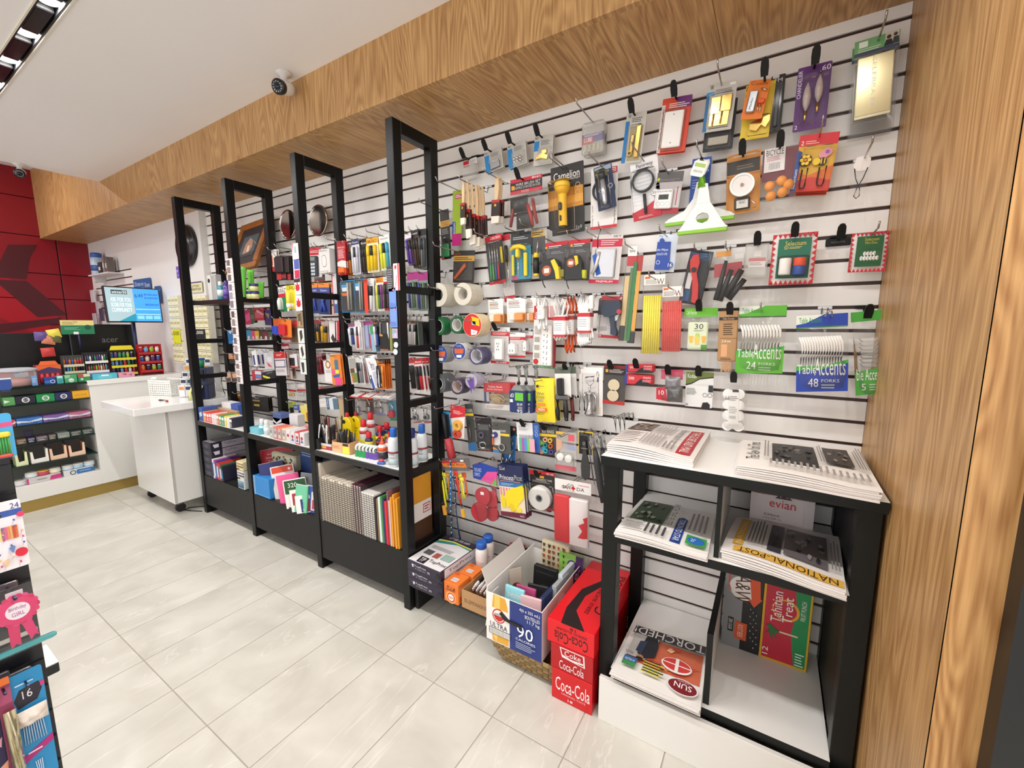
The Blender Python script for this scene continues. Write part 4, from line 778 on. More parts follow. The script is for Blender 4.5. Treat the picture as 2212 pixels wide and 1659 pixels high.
for i in range(9):
    a,c=i/9,(i+1)/9
    ZIG+=[('s',[(a,.0),((a+c)/2,.085),(c,.0)],'#c9202c'),('s',[(a,1.0),((a+c)/2,.915),(c,1.0)],'#c9202c'),('s',[(0,a),(.085,(a+c)/2),(0,c)],'#c9202c'),('s',[(1,a),(.915,(a+c)/2),(1,c)],'#c9202c')]
pack('E','thread_pack','green card with white, red and blue thread spools, zigzag border','thread',(1310,95),(1635,70),(1285,455),.06,'#f1e9e4',
     [*ZIG,('r',.14,.1,.88,.88,'#1d6b52'),('x',.3,.15,.76,.24,'Selectum','#d8c04a'),('x',.28,.25,.38,.31,'5D','#e2d27a'),('n',.4,.26,.74,.31,2,'#cfc078'),('r',.17,.46,.86,.86,'#14503e')],
     [('spool',('l',.34,.5,.82,[(.13,0),(.14,.05),(.14,.95),(.13,1)],.03,'#f0ece6')),('spool',('l',.66,.5,.66,[(.13,0),(.14,.1),(.14,.9),(.13,1)],.03,'#e0502c')),('spool',('l',.66,.66,.83,[(.13,0),(.14,.1),(.14,.9),(.13,1)],.03,'#2c4c9a')),bl(.17,.46,.86,.86,.05)],('flap',.48,.05,.05),r=.012)
pack('E','dice_pack','green card with small white dice, zigzag red border','dice',(1880,85),(2150,65),(1845,365),.05,'#f1e9e4',
     [*ZIG,('r',.15,.1,.87,.87,'#1d5a2e'),('x',.36,.14,.74,.22,'Selectum','#c9b84a'),('x',.38,.24,.7,.3,'Mini Dice','#c9b84a')],
     [('die',('b',.28+.085*i,.6+.0*i,.36+.085*i,.72,.003,.016,'#f4f2ee'),('d',.32+.085*i,.66,.012,.016,.0166,'#222'))for i in range(6)]+[('die',('b',.36+.085*i,.49,.44+.085*i,.6,.003,.016,'#f4f2ee'),('d',.4+.085*i,.54,.012,.016,.0166,'#222'))for i in range(4)]+[bl(.24,.44,.84,.76,.024)],('wire',.55,.06,.09),r=.012)
a=at(*cp('E',(1780,125)),y=-.01);wire_hook(a.x,a.z,-.03,'an empty faceout plate between thread and dice','flap',.05)
t=thing('hook_plate','empty black plastic faceout plate between thread and dice','hook',(a.x,-.006,a.z-.008));MB().bbox(-.033,.033,-.006,.005,-.012,.012,'black',.002).build('plate',t);MB().bbox(-.02,.02,-.009,-.006,-.006,.004,mat('#2a2a2a',.4),.002).build('rib',t)
pack('E','cup_pack','green topped bag of 30 mini dessert cups','party cups',(668,625),(910,620),(690,930),.06,'film',
     [('r',0,0,1,.2,'#6cc02a'),('x',.06,.05,.38,.17,'Café Express','#e8f6d8')],[('label_card',('b',.16,.32,.76,.96,.004,.02,'#dfe8c8'),('x',.36,.36,.62,.48,.0205,'30','#2a2f28'),('n',.34,.5,.64,.54,.0205,2,'#777')),('cup_print',('s',[(.2,.64),(.34,.64),(.31,.8),(.23,.8)],.02,.0212,'#f0c04a'),('s',[(.36,.66),(.54,.66),(.5,.84),(.4,.84)],.02,.0214,'#f4cf5a'),('s',[(.58,.64),(.72,.64),(.69,.8),(.61,.8)],.02,.0212,'#eeb840'),('d',.46,.62,.07,.02,.0213,'#b8d86a'),('b',.58,.84,.76,.96,.02,.0216,'#5aa82c')),('film',('p',0,.16,1,1,.04,'film'))],('flap',.48,.03,.05))
pack('E','wood_cutlery_pack','kraft brown sleeve of 24 wooden stirrers','cutlery',(920,645),(1060,640),(870,1080),.08,None,(),
     [('sleeve',('b',0,0,1,.82,0,.012,'#b58a5c')),('sleeve_print',('r',.02,.1,.98,.15,.0125,'#2a2622'),('x',.2,.11,.8,.14,.013,'Table Accents','#d8c09a'),('n',.25,.2,.8,.4,.0125,6,'#3f2c18'),('r',.1,.44,.95,.445,.0125,'#3f2c18'),('x',.18,.47,.42,.51,.0125,'24','#f4ead8'),('n',.46,.48,.7,.51,.0125,2,'#f4ead8'),('n',.15,.76,.8,.8,.0125,2,'#4a3420')),('window',('r',.18,.54,.5,.74,.0126,'#e0a878')),*[('stirrer',('b',.2+.1*i,.55,.28+.1*i,1.0-.02*(i%2),.003,.009,'#d9a878'))for i in range(6)],('film',('p',-.15,.8,.8,1.02,.02,'film'))],('flap',.6,.03,.06),yaw=0)
def fork_bag(tl,tr,b_,y,label,col,num,unit,lip,n_f,hook,u0=.04,u1=.92):
    q=[]
    for i in range(n_f):
        u=u0+.04+(u1-u0-.1)*i/max(1,n_f-1)
        q.append(('fork',('t',[(u-.02,.28),(u+.035,.36),(u+.05,.44),(u+.02,.56),(u,.8)],[.024,.03,.022,.018,.018],.022-.0004*i,mat('#f4f1ec',.3))))
    pack('E','cutlery_bag',label,'cutlery',tl,tr,b_,y,None,(),
         [('header',('b',0,0,1,.16,0,.003,col),('s',[(0,0),(.55,0),(.2,.1),(0,.12)],.003,.0035,'#e6ece0'),('x',.06,.03,.5,.1,.004,'Table Accents','#3c9a3a'),('b',0,.15,1,.17,0,.0034,lip)),*q,
          ('printed_foot',('s',[(.0,.70),(.5,.68),(1,.62),(1,.98),(0,1)],.030,.0315,col),('s',[(0,.66),(.5,.66),(1,.58),(1,.62),(.5,.70),(0,.72)],.030,.0318,'#3fae3c'),('x',.02,.64,.4,.76,.0325,'Table','#f2f6ea'),('x',.36,.56,.95,.78,.0325,'Accents','#f2f6ea'),('x',.24,.82,.44,.93,.0325,num,'#fff'),('x',.5,.83,.84,.87,.0325,unit,'#e8f0e0'),('n',.5,.89,.85,.96,.0325,2,'#cfe0c8')),('film',('p',0,.16,1,1.0,.05,'film',.3))],hook)
fork_bag((1065,610),(1410,600),(1045,1085),.08,'green bag of 24 white plastic forks','#5ab02c','24','FORKS','#2a3a24',13,('wire',.48,.07,.12))
fork_bag((1475,680),(1850,655),(1460,1220),.09,'blue bag of 48 white plastic forks','#2442a8','48','FORKS','#2f8a3c',16,('loop',.6,.05,.06))
pack('E','cup_lid_bag','clear bag of round plastic dishes with green foot print','party goods',(1868,655),(2090,632),(1830,1240),.05,None,(),
     [('header',('b',0,0,1,.12,0,.003,'#4aa53c')),*[('dish',('l',.5,.32+.05*i,.36+.05*i,[(.25,0),(.32,1)],.035,'haze'))for i in range(7)],('printed_foot',('s',[(.0,.72),(1,.66),(1,.98),(0,1)],.045,.0465,'#4aa53c'),('x',.05,.68,.95,.82,.0475,'ble Accents','#f0f6ea'),('x',.2,.86,.34,.94,.0475,'5','#fff'),('n',.45,.86,.8,.95,.0475,3,'#cfe6c8')),('film',('p',0,.12,1,1.04,.07,'film',.3))],('flap',.5,.06,.05))
pack('E','felt_pad_pack','black and red card with two beige felt pads','felt pads',(85,1030),(245,1040),(75,1310),.05,'#4a4644',
     [('r',0,0,1,.08,'#7a2024'),('r',0,.08,1,.25,'#241f1f'),('n',.25,.1,.9,.2,3,'#c8c0b8'),('r',.08,.11,.2,.19,'#e0a020'),('r',0,.9,1,1,'#b5302c')],[('pad',('d',.5,.5,.26,.002,.008,'#d3c3a4')),('pad',('d',.48,.77,.26,.002,.008,'#d3c3a4'))],('flap',.42,.05,.05))
for i,(tl,tr,b_,lab)in enumerate((((245,1028),(445,1030),(243,1085),'red and black staples box, upper of two'),((238,1098),(440,1110),(235,1170),'red and black staples box, lower of two'))):
    pack('E','staple_box',lab,'staples',tl,tr,b_,.05,None,(),[('carton',('b',0,0,1,1,-.03,.012,'#c8303a')),('print',('r',0,0,.1,1,.0124,'#2c3a8a'),('r',.15,.2,.4,.5,.0126,'#f0e8e8')if 0 else('x',.16,.2,.36,.5,.0126,'5000','#f0e4e4'),('s',[(.35,1),(.6,.35),(.9,.75),(1,.8),(1,1)],.012,.0126,'#201c1e'),('x',.68,.12,.95,.35,.0127,'Staples','#f4e8e8'),('n',.65,.45,.95,.7,.0127,2,'#e8a8b0'))],('flap',.45,.2,.05)if i==0 else None)
pack('E','scourer_bag','red and clear bag with grey steel wool pads','scourer',(480,1065),(665,1070),(452,1290),.06,None,(),
     [('header',('b',.1,0,.95,.3,0,.003,'#c43a5c'),('d',.5,.16,.08,.003,.0036,'#c0282c')),('scourer',('p',.4,.5,1,.98,.04,mat('#77787a',.4,.5),.4)),('scourer',('p',.3,.2,.9,.6,.03,mat('#8f8f92',.4,.5),.4)),('printed_foot',('s',[(0,.55),(.35,.5),(.45,.95),(0,.9)],.035,.0365,'#c3243a'),('x',.1,.62,.3,.76,.037,'10','#fff')),('film',('p',.02,.05,1,1,.05,'film',.4))],('flap',.45,.08,.05))
pack('E','lens_wipe_pack','white and olive sachet with picture of spectacles','wipes',(680,1080),(880,1090),(668,1330),.06,'#e9eae8',
     [('s',[(0,0),(1,0),(1,.12),(.5,.18),(.2,.32),(0,.36)],'#6b7a34'),('s',[(0,.36),(.2,.32),(.5,.18),(1,.12),(1,.15),(.5,.21),(.22,.35),(0,.4)],'#1d1f1c'),('x',.06,.06,.4,.18,'Kodiak','#f0f2e8'),('n',.04,.46,.42,.66,5,'#8a8c88'),('o',.72,.64,.08,.07,'#333'),('o',.9,.64,.08,.07,'#333'),('s',[(.62,.98),(.66,.86),(.82,.84),(.92,.9),(.92,1),(.62,1)],'#1b1c1d'),('x',.02,.91,.12,.97,'20','#333'),('r',.84,.36,1,.55,'#2a2c30')],(),('flap',.5,.04,.05))
pack('E','tealight_pack','tall clear pack of 16 white tealight candles','candles',(935,1165),(1120,1170),(912,1510),.06,None,(),
     [*[('candle',('d',.28+.44*(i%2),.2+.22*(i//2),.21,.002,.022,'#f4f2ee'))for i in range(8)],('paper_label',('b',.3,.12,.72,.86,.022,.0235,'#eeebe6'),('x',.2,.24,.36,.32,.024,'16','#333'),('n',.36,.24,.68,.34,.024,3,'#777'),('x',.36,.64,.6,.7,.024,'|||||||||','#222'),('n',.34,.45,.68,.6,.024,4,'#aaa'),('b',.46,.11,.7,.16,.0235,.024,'#333')),('film',('p',0,.02,1,1,.032,'film',.3))],('flap',.5,-.08,.05))
pack('E','tealight_header','smoky clear hang tab above the tealight candles','package',(965,1060),(1130,1065),(960,1125),.06,'haze',(),[('tab',('b',.1,.3,.9,1,.001,.003,'haze'))],None)
pack('D','corkscrew_pack','chrome winged corkscrew on pale pink card','corkscrew',(1570,1030),(1780,1035),(1555,1480),.05,'#efe9e6',
     [('n',.03,.1,.1,.6,8,'#e8b0b0'),('s',[(.74,.3),(.76,.2),(.79,.2),(.82,.3)],'#2a2a2c'),('s',[(.7,.18),(.77,.08),(.85,.18),(.82,.1),(.72,.1)],'#9a9a9a'),('r',.68,.82,.9,.96,'#e0d8c4')],
     [('handle',('t',[(.28,.2),(.35,.32),(.5,.36),(.62,.3),(.66,.18),(.3,.2)],.035,.016,'chrome'),('l',.47,.36,.55,[(.05,0),(.04,.5),(.06,1)],.018,'chrome')),('wing',('t',[(.3,.52),(.2,.6),(.22,.9)],[.07,.06,.04],.016,'chrome')),('wing',('t',[(.62,.52),(.74,.6),(.72,.9)],[.07,.06,.04],.016,'chrome')),('bell',('l',.47,.5,.96,[(.24,0),(.22,.1),(.12,.3),(.14,.9),(.22,1)],.018,mat('#c9c9cb',.15,.9))),('worm',('t',[(.47,.6),(.49,.65),(.45,.7),(.49,.75),(.45,.8)],.015,.04,'chrome')),bl(.1,.12,.84,.98,.05)],('wire',.1,.03,.04))
for i,(u,y,hc,lab)in enumerate(((1370,.09,'#1f1f1f','black handled can opener, front one of two'),(1445,.05,'#6a1f24','can opener with maroon handle behind the black one'))):
    pack('D','can_opener',lab,'can opener',(1318+75*i,1030),(1468+55*i,1028),(1318+75*i,1540),y,None,(),
         [('card',('b',0,0,1,.55,0,.0015,'#ebe8e4'),('b',0,0,1,.12,.001,.002,'#5a665a')),('knob',('b',.25,.2,.6,.5,.002,.03,'#1b1b1b')),('jaw',('b',.05,.5,.95,.6,.002,.02,'chrome')),('handle',('t',[(.2,.58),(.16,.8),(.2,.98)],[.12,.14,.1],.014,'#1b1b1b')),('handle',('t',[(.68,.58),(.72,.8),(.72,.98)],[.12,.14,.1],.014,hc)),('handle_eye',('o',.72,.94,.07,.04,.022,.028,'chrome'))],('flap' if i else 'wire',.5,.06,.05))
pack('D','wet_wipes','yellow wet wipes pouch with navy lettering','wipes',(1145,1140),(1320,1140),(1155,1545),.10,None,(),
     [('pouch',('p',0,0,1,1,.0255,mat('#f3da2e',.3),.12)),('print',('x',.15,.29,.55,.36,.0315,'Wet','#1d2a6c'),('x',.14,.37,.56,.44,.0315,'Ones','#1d2a6c'),('n',.2,.46,.54,.52,.0313,3,'#5a6aa0'),('b',.14,.55,.58,.6,.029,.0313,'#f08a3a'),('b',.06,.66,.66,.73,.029,.0314,'#f0642a'),('x',.2,.67,.55,.72,.0317,'FRESH','#fff'),('n',.1,.76,.6,.82,.031,3,'#8a7a20'),('d',.2,.16,.07,.028,.0312,'#2a3a2a'),('n',.28,.15,.6,.17,.0312,1,'#555'))],('wire',.4,.04,.09),n=3,dy=.03)
for i,(dx,y)in enumerate(((0,.13),(70,.10),(165,.07))):
    pack('D','paint_pad_brush','grey handled scrub brush with navy sleeve, %s of three'%ORD[i],'brush',(915+dx,1000),(1065+dx,1005),(910+dx,1460),y,None,(),
         [('handle',('t',[(.5,.02),(.55,.2),(.52,.38),(.5,.55)],[.09,.12,.11,.2],.018,'#8b8c8a'),('s',[(.3,.42),(.7,.42),(.95,.55),(.05,.55)],.006,.03,'#8b8c8a')),('eye',('o',.5,.045,.1,.05,.006,.03,'#7c7d7b')),('sleeve',('b',0,.52,1,.97,0,.034,'#1f2f66')),('sleeve_print',('r',.38,.56,.9,.72,.0345,'#6cbf3a'),('x',.08,.58,.3,.66,.0345,'d3','#fff'),('x',.5,.77,.85,.82,.0345,'50% OFF','#fff'),('r',.06,.7,.24,.76,.0345,'#fff'),('b',.55,.84,.85,.89,.034,.035,'#8a8478'),('x',.5,.9,.85,.96,.0345,'95','#fff'))],('wire',.5,.04,.09)if i==0 else None,group='grey handled scrub brushes')
pack('D','rubber_band_bag','bag of tan rubber bands with red header','rubber bands',(645,1165),(905,1175),(636,1425),.07,None,(),
     [('header',('b',0,.05,1,.38,.004,.008,'#c5282e'),('x',.2,.14,.7,.21,.0085,'Rubber Bands','#f4dede'),('x',.14,.24,.72,.31,.0085,'Bandes Elastiques','#f4dede')),('foot',('b',0,.8,1,1,.003,.006,'#eee8e4'),('b',0,.38,.08,.8,.003,.007,'#27357a'),('n',.1,.85,.9,.95,.0065,2,'#b89a94')),('bands',*[('t',[(.5+.3*math.cos(a*.7+j)*(1-.1*j),.6+.16*math.sin(a*.7+j*1.7))for a in range(10)],.012,.012+.003*j,'#c7ab7c')for j in range(5)]),('film',('p',-.02,0,1.02,1.02,.04,'film',.4))],('loop',.5,-.02,.08),n=2,dy=.045)
# ---- lower rows (key goods, gloves, flag)
pack('F','pen_light_card','blue card with black pen torch by the frame post','flashlight',(152,228),(232,225),(200,500),.13,'#2f86b8',[('r',.15,.1,.9,.9,'#1f2a38')],[('pen_torch',('t',[(.45,.05),(.5,.95)],.22,.014,'#17191c'))],('wire',.5,-.15,.07))
pack('F','pen_light_card','red foam ended baton under the blue torch card','package',(205,490),(268,480),(222,690),.12,None,(),[('baton',('t',[(.5,.0),(.5,1)],.48,.014,'#b83a40'))],None)
pack('F','tin_opener_card','red topped white card with yellow and orange key caps','package',(248,152),(392,182),(255,465),.12,'#ece6e2',
     [('s',[(0,0),(1,0),(1,.3),(0,.45)],'#d22c36'),('x',.1,.04,.2,.12,'A','#fff'),('n',.2,.16,.85,.28,3,'#f4c8c8'),('r',0,.66,.12,.95,'#2f4a94')],[('cap',('o',.62,.6,.28,.12,.002,.02,mat('#e8b04a',.3))),('cap',('o',.6,.88,.24,.12,.002,.02,mat('#cf4a32',.3)))],('wire',.5,.04,.06))
pack('F','chain_pack','grey CHAIN card with key chain behind the red card','key chain',(385,150),(465,150),(330,590),.07,'#4d4d4a',
     [('x',.1,.1,.9,.18,'CHAIN','#d8d4c8'),('r',0,.2,1,.25,'#e6c832'),('s',[(0,.85),(1,.8),(1,1),(0,1)],'#3a78b0')],[('chain',('t',[(.5,.35),(.45,.55),(.55,.75)],.05,.01,'chrome'))],None)
pack('F','carabiner_pack','black card with two silver carabiner clips','carabiner',(490,285),(650,292),(455,600),.10,'#211f20',
     [('r',.15,.2,.8,.36,'#56565a'),('x',.2,.94,.85,.98,'CARABINER','#c86a5a')],[('clip',('o',.4,.5,.16,.1,.004,.016,mat('#8a86a0',.2,.8))),('clip',('t',[(.25,.82),(.3,.72),(.55,.7),(.7,.78),(.6,.88),(.35,.88),(.25,.82)],.04,.014,'chrome')),bl(.08,.18,.92,.92,.03)],('wire',.45,.04,.06))
pack('F','key_chain_pack','grey KEY CHAIN card with purple knobbed clip','key chain',(660,330),(838,348),(640,622),.11,'#4d4d4a',
     [('x',.4,.22,.75,.3,'CHAIN','#d8d4c8'),('r',.05,.34,.95,.42,'#e6c832'),('r',.0,.25,.45,.75,'#d8d5d2'),('s',[(0,.86),(.35,.92),(.35,1),(0,1)],'#3a78b0'),('s',[(0,.82),(.3,.9),(0,.9)],'#e28a3a')],[('ring',('o',.55,.78,.18,.13,.004,.01,'chrome')),('knob',('d',.18,.4,.14,.004,.02,'#3a3f7a'),('d',.18,.4,.06,.02,.024,'#d8d0b8')),('spring',('b',.0,.5,.1,.75,.002,.01,'#d86a3a'))],('wire',.3,.1,.06))
pack('F','carabiner_pack','blue and black card with three long carabiners','carabiner',(770,350),(905,380),(668,705),.08,'#1d2733',
     [('s',[(.2,.3),(1,.2),(1,.85),(.2,.9)],'#1f5fa0'),('d',.82,.07,.08,'#e07a4a')],[('clip',('t',[(.75,.3),(.85,.22),(.9,.4),(.8,.48),(.75,.3)],.04,.012,'chrome')),('clip',('t',[(.8,.6),(.9,.55),(.85,.85),(.7,.95),(.65,.85),(.8,.6)],.04,.012,'chrome')),('clip',('t',[(.15,.8),(.25,.88),(.2,.98),(.1,.92),(.15,.8)],.03,.012,'chrome')),('clip',('t',[(.45,.82),(.55,.9),(.45,.98),(.4,.9),(.45,.82)],.03,.012,'chrome'))],None)
KT=('#5fb58a','#b05ab0','#4a9ad0','#7cc06a','#e8a8b8')
pack('F','key_tag_pack','white and blue card with pastel plastic key tags','key tags',(900,330),(1125,342),(890,612),.10,'#ece9ea',
     [('r',.72,0,1,1,'#2f5fae'),*[('o',.87,.14+.13*i,.06,.05,'#dfe8f6')for i in range(3)],('x',.1,.12,.4,.17,'ACHEMORE','#555'),('n',.1,.2,.6,.28,3,'#bbb')],
     [('key_tag',('b',.1+.13*i,.52,.24+.13*i if i<4 else.84,.97,.003+.003*i,.006+.003*i,c),('o',.17+.13*i,.45,.05,.035,.004,.007,'chrome'))for i,c in enumerate(KT)],('flap',.42,.06,.04))
pack('F','key_ring_pack','KEY RINGS card with bright round cap rings','key rings',(1128,365),(1310,378),(1132,648),.09,'#4a4744',
     [('x',.16,.14,.8,.24,'KEY RINGS','#d8d4c8'),('r',0,.27,1,.36,'#e6c832'),('s',[(0,.48),(.25,.6),(0,.7)],'#7ab83c'),('s',[(0,.75),(.2,.95),(0,1)],'#e28a3a'),('s',[(.05,.75),(.3,.7),(.35,.95),(.15,.92)],'#2f9ac0')],
     [('cap_ring',('o',u,v,.115,.07,.003,.014,c))for u,v,c in((.36,.46,'#e0a888'),(.62,.48,'#e2b84a'),(.36,.64,'#2f8a8c'),(.64,.66,'#c8643a'),(.36,.84,'#3aa8b8'),(.66,.86,'#5a4a94'))],('flap',.4,.06,.04),n=2)
pack('F','foot_pad_pack','clear pink blister with two round white pads','package',(1297,420),(1495,442),(1287,790),.10,'haze',
     [('r',0,0,.42,.08,'#e2b84a'),('r',.62,.05,.92,.22,'#e0606a'),('s',[(.0,.18),(.28,.22),(.3,.42),(.05,.52),(0,.5)],'#d9a88c'),('x',.58,.26,.9,.32,'PRIMEUR','#a05a6a'),('r',.55,.34,.95,.44,'#9aa4c8'),('r',0,.88,1,1,'#d8606a')],[('pad',('d',.26,.64,.17,.002,.02,'#f6f3ee')),('pad',('d',.68,.66,.17,.002,.02,'#f6f3ee')),bl(.05,.52,.92,.96,.03)],('loop',.5,.06,.07))
pack('F','shoe_horn_pack','black card with a long dark grey shoe horn','shoe horn',(1520,415),(1665,432),(1508,640),.08,'#1b1a1a',[('r',0,0,1,.06,'#e2c23a'),('r',.95,0,1,1,'#e2c23a'),('r',0,0,.05,1,'#e2c23a'),('n',.12,.12,.8,.2,2,'#777')],
     [('shoe_horn',('s',[(.36,.4),(.55,.4),(.62,.9),(.85,1.5),(.82,1.95),(.55,2.12),(.28,1.95),(.24,1.5),(.36,.9)],.004,.012,'#3b3a39')),('horn_clip',('o',.46,.5,.1,.06,.012,.015,'#8a8a8a'),('b',.25,.7,.7,.73,.012,.014,'#8a8a8a'))],('wire',.5,.02,.05))
for i,(x0,y,lab)in enumerate(((1640,.13,'folded black umbrella in clear sleeve, front of two'),(1712,.05,'folded black umbrella in clear sleeve, behind'))):
    pack('F','folded_umbrella',lab,'umbrella',(x0,455),(x0+95,450),(x0+40,1110),y,None,(),
         [('canopy',('t',[(.5,.18),(.52,.4),(.5,.75),(.5,.98)],[.22,.38,.36,.25],.03,'#232325')),('handle',('t',[(.5,.02),(.5,.2)],.14,.03,'#2a2a2c')),('sleeve',('p',.0,.0,1,.99,.07,'film',.5)),('sleeve_tail',('p',.1,.0,.9,.2,.05,'haze',.8))],('wire',.5,.02,.05))
pack('F','lanyard_card','smoky hang card with orange banner full of bright key lanyards','key chain',(118,690),(430,690),(125,810),.15,mat('#6e6c6c',.3,.5,'clear'),[('s',[(.1,.35),(.85,.35),(.9,.75),(.15,.7)],'#e0803a'),('r',.12,.2,.6,.4,'#c8302c'),('x',.3,.45,.8,.62,'Key Fun','#4a2010'),('r',.72,.12,.82,.28,'#eee')],(),('wire',.3,.1,.05),r=.01)
LC=[('#e8d82a',150,800,1180),('#c9d23a',180,830,1100),('#d8942c',215,830,1080),('#7a8a2a',160,900,1060),('#d23a2c',300,800,1160),('#e05a2c',315,900,1150),('#e6d83a',340,840,1100),('#e2602a',385,830,1075),('#e8e04a',360,880,1090)]
for i,(c,x,a,b2)in enumerate(LC):
    cn={'#e8d82a':'yellow','#c9d23a':'lime','#d8942c':'amber','#7a8a2a':'olive','#d23a2c':'red','#e05a2c':'vermilion','#e6d83a':'lemon','#e2602a':'orange','#e8e04a':'pale yellow'}[c]
    pack('F','key_lanyard',cn+' coil key lanyard hanging from the orange bannered card','key chain',(x-12,a),(x+12,a),(x-6,b2),.14-.006*(i%4),None,(),[('figure',('p',-.4,0,1.4,.16,.012,c)),('coil',('t',[(.5,.14),(.7,.4),(.5,.7),(.6,.95)],.3,.008,c)),('ring',('o',.5,.2,.5,.36,.006,.009,'chrome'))],None)
for x,a,b2,c,lab in((125,1150,1250,'#e8e2d2','small white tag key ring dangling lowest on the lanyard card'),(172,1095,1245,'#e8a23a','small orange key ring charm dangling beside the white tag'),(360,1140,1270,'#f0b43a','yellow and red puppet charm dangling at the card end')):
    pack('F','key_charm',lab,'key chain',(x-18,a),(x+18,a),(x-18,b2),.15,None,(),[('ring',('o',.5,.18,.4,.3,.002,.006,'chrome')),('charm',('b',.15,.4,.85,1,0,.012,c))],None)
for pts,c,lab,seg in(([(245,720),(250,900),(245,1100),(255,1300),(258,1480)],'#2a6fb0','bright blue neck lanyard hanging against the lanyard card',1),([(272,860),(290,1000),(300,1200),(320,1380),(345,1510)],'#22306e','navy neck lanyard with white spots',2)):
    P=[at(*cp('F',q),y=-(.155-.004*i))for i,q in enumerate(pts)]
    t=thing('neck_lanyard',lab,'lanyard',P[-1])
    lo=[p-P[-1]for p in P]
    mb=MB();mb.tube(lo,.0075 if seg==1 else.011,c,6,.25);mb.build('strap',t)
    mb=MB()
    for i in range(14):
        q=i/14*(len(lo)-1);j=int(q);pp=lo[j].lerp(lo[j+1],q-j);mb.bbox(pp.x-.003,pp.x+.003,pp.y-.0045,pp.y-.002,pp.z-.004,pp.z+.004,'#dfe8f2',.001)
    mb.build('print',t);MB().bbox(-.006,.006,-.005,.005,-.03,0,'chrome',.002).build('clasp',t)
pack('F','scour_pad_bag','blue topped bag of round red scouring pads','scourer',(480,715),(722,745),(415,1250),.12,None,(),
     [('header',('s',[(0,.05),(.3,0),(1,.06),(.95,.36),(0,.28)],.012,.016,'#2542a0'),('s',[(.3,.3),(.6,.14),(1,.12),(.95,.36)],.016,.0164,'#e0509a'),('s',[(.75,.34),(.95,.22),(.95,.36)],.0164,.0168,'#6cb83a'),('x',.06,.1,.36,.16,.017,'TOOL NICE','#cfe0f8'),('x',.06,.18,.3,.24,.017,'COMPACTS','#cfe0f8')),*[('scour_pad',('d',u,v,r,d0,d0+.015,mat('#b32634',.8,bump=.6)))for u,v,r,d0 in((.42,.55,.30,.02),(.28,.82,.33,.03),(.62,.62,.28,.0),(.66,.86,.25,.0))],('price_sticker',('b',.36,.47,.5,.52,.036,.0365,'#f2ecec')),('film',('p',0,.26,1,1.02,.06,'film',.4))],('wire',.3,.02,.06))
pack('F','glove_pack','navy and yellow pack of yellow latex gloves, one of three hung together','gloves',(715,748),(962,770),(675,1228),.14,'#1d2650',
     [('r',0,.33,1,.42,'#2f6fa8'),('r',0,.42,1,1,'#e9d8c0'),('x',.08,.02,.3,.1,'Latex','#cfd4e8'),('x',.06,.19,.62,.29,'Princess','#f2f0f4'),('x',.66,.18,.96,.28,'Picot','#b8c0a8'),('n',.06,.3,.96,.325,1,'#e6a0a8'),('n',.1,.35,.6,.4,2,'#a8c8e8'),*[('r',.04+.12*i,.44,.1+.12*i,.6,'#d88a90')for i in range(8)],
      ('s',[(.3,.5),(.55,.44),(.95,.36),(1,.42),(.98,.6),(.75,.74),(.6,.86),(.48,.9),(.36,.8),(.28,.84),(.24,.66)],'#f2d71e'),('s',[(.04,.62),(.12,.56),(.24,.68),(.22,.82),(.1,.84),(.05,.74)],'#eccf2a'),('s',[(.36,.8),(.48,.9),(.6,.86),(.56,.76),(.42,.72)],'#e8c81a'),('s',[(0,.92),(1,.9),(1,1),(0,1)],'#6a1f38'),('d',.75,.84,.1,'#f0dc4a'),('x',.78,.93,.95,.97,'Aurelius','#e8d8dc')],(),('wire',.35,.03,.05),n=3,dy=.022,th=.008,group='yellow latex glove packs')
pack('F','ribbon_pack','white magnetic tape roll on black and red card','tape',(1035,803),(1280,838),(1040,1172),.09,'#2b2624',
     [('s',[(0,0),(1,.0),(1,.1),(.8,.06),(0,.12)],'#c3212f'),('r',0,.0,1,.06,'#c3212f'),('x',.68,.03,.96,.08,'MB-1009','#f0d0d0'),('r',.4,.12,.58,.18,'#e09a2c'),('x',.25,.2,.9,.245,'MAGNETIC TAPE','#e8e2dc'),('n',.1,.25,.9,.31,2,'#a09890'),('s',[(0,.96),(.3,.95),(1,.94),(1,1),(0,1)],'#c3212f')],
     [('roll',('o',.46,.66,.44,.13,.004,.03,'#f1eee9')),('roll_core',('o',.46,.66,.14,.1,.004,.031,'#8f8f90')),bl(.0,.36,.94,.97,.036)],('flap',.45,.06,.05))
pack('F','flag_pack','folded red and white maple leaf flag in clear bag','flag',(1285,890),(1648,955),(1268,1482),.11,None,(),
     [('header',('b',0,-.01,1,.175,0,.003,'#efece8'),('x',.2,.08,.44,.135,.0035,'CAN','#1c1c1e'),('x',.62,.08,.82,.135,.0035,'DA','#1c1c1e'),('s',[(.46,.1),(.50,.085),(.52,.05),(.54,.085),(.58,.1),(.56,.12),(.53,.13),(.53,.15),(.51,.15),(.51,.13),(.48,.12)],.003,.004,'#c8242c'),('n',.66,.03,.95,.06,.0035,1,'#e08a8a'),('n',.3,.15,.6,.165,.0035,1,'#c89a9a')),
      ('flag_cloth',('b',.04,.22,.46,.98,.004,.03,'#d8262c'),('b',.46,.24,.96,.99,.004,.029,'#f0e8e6')),('maple_leaf',('s',[(.96,.48),(.84,.52),(.88,.58),(.72,.64),(.82,.72),(.70,.84),(.86,.84),(.96,.82)],.029,.0305,'#d8262c')),('film',('p',0,.16,1,1.04,.05,'film',.25))],('loop',.45,.06,.06))
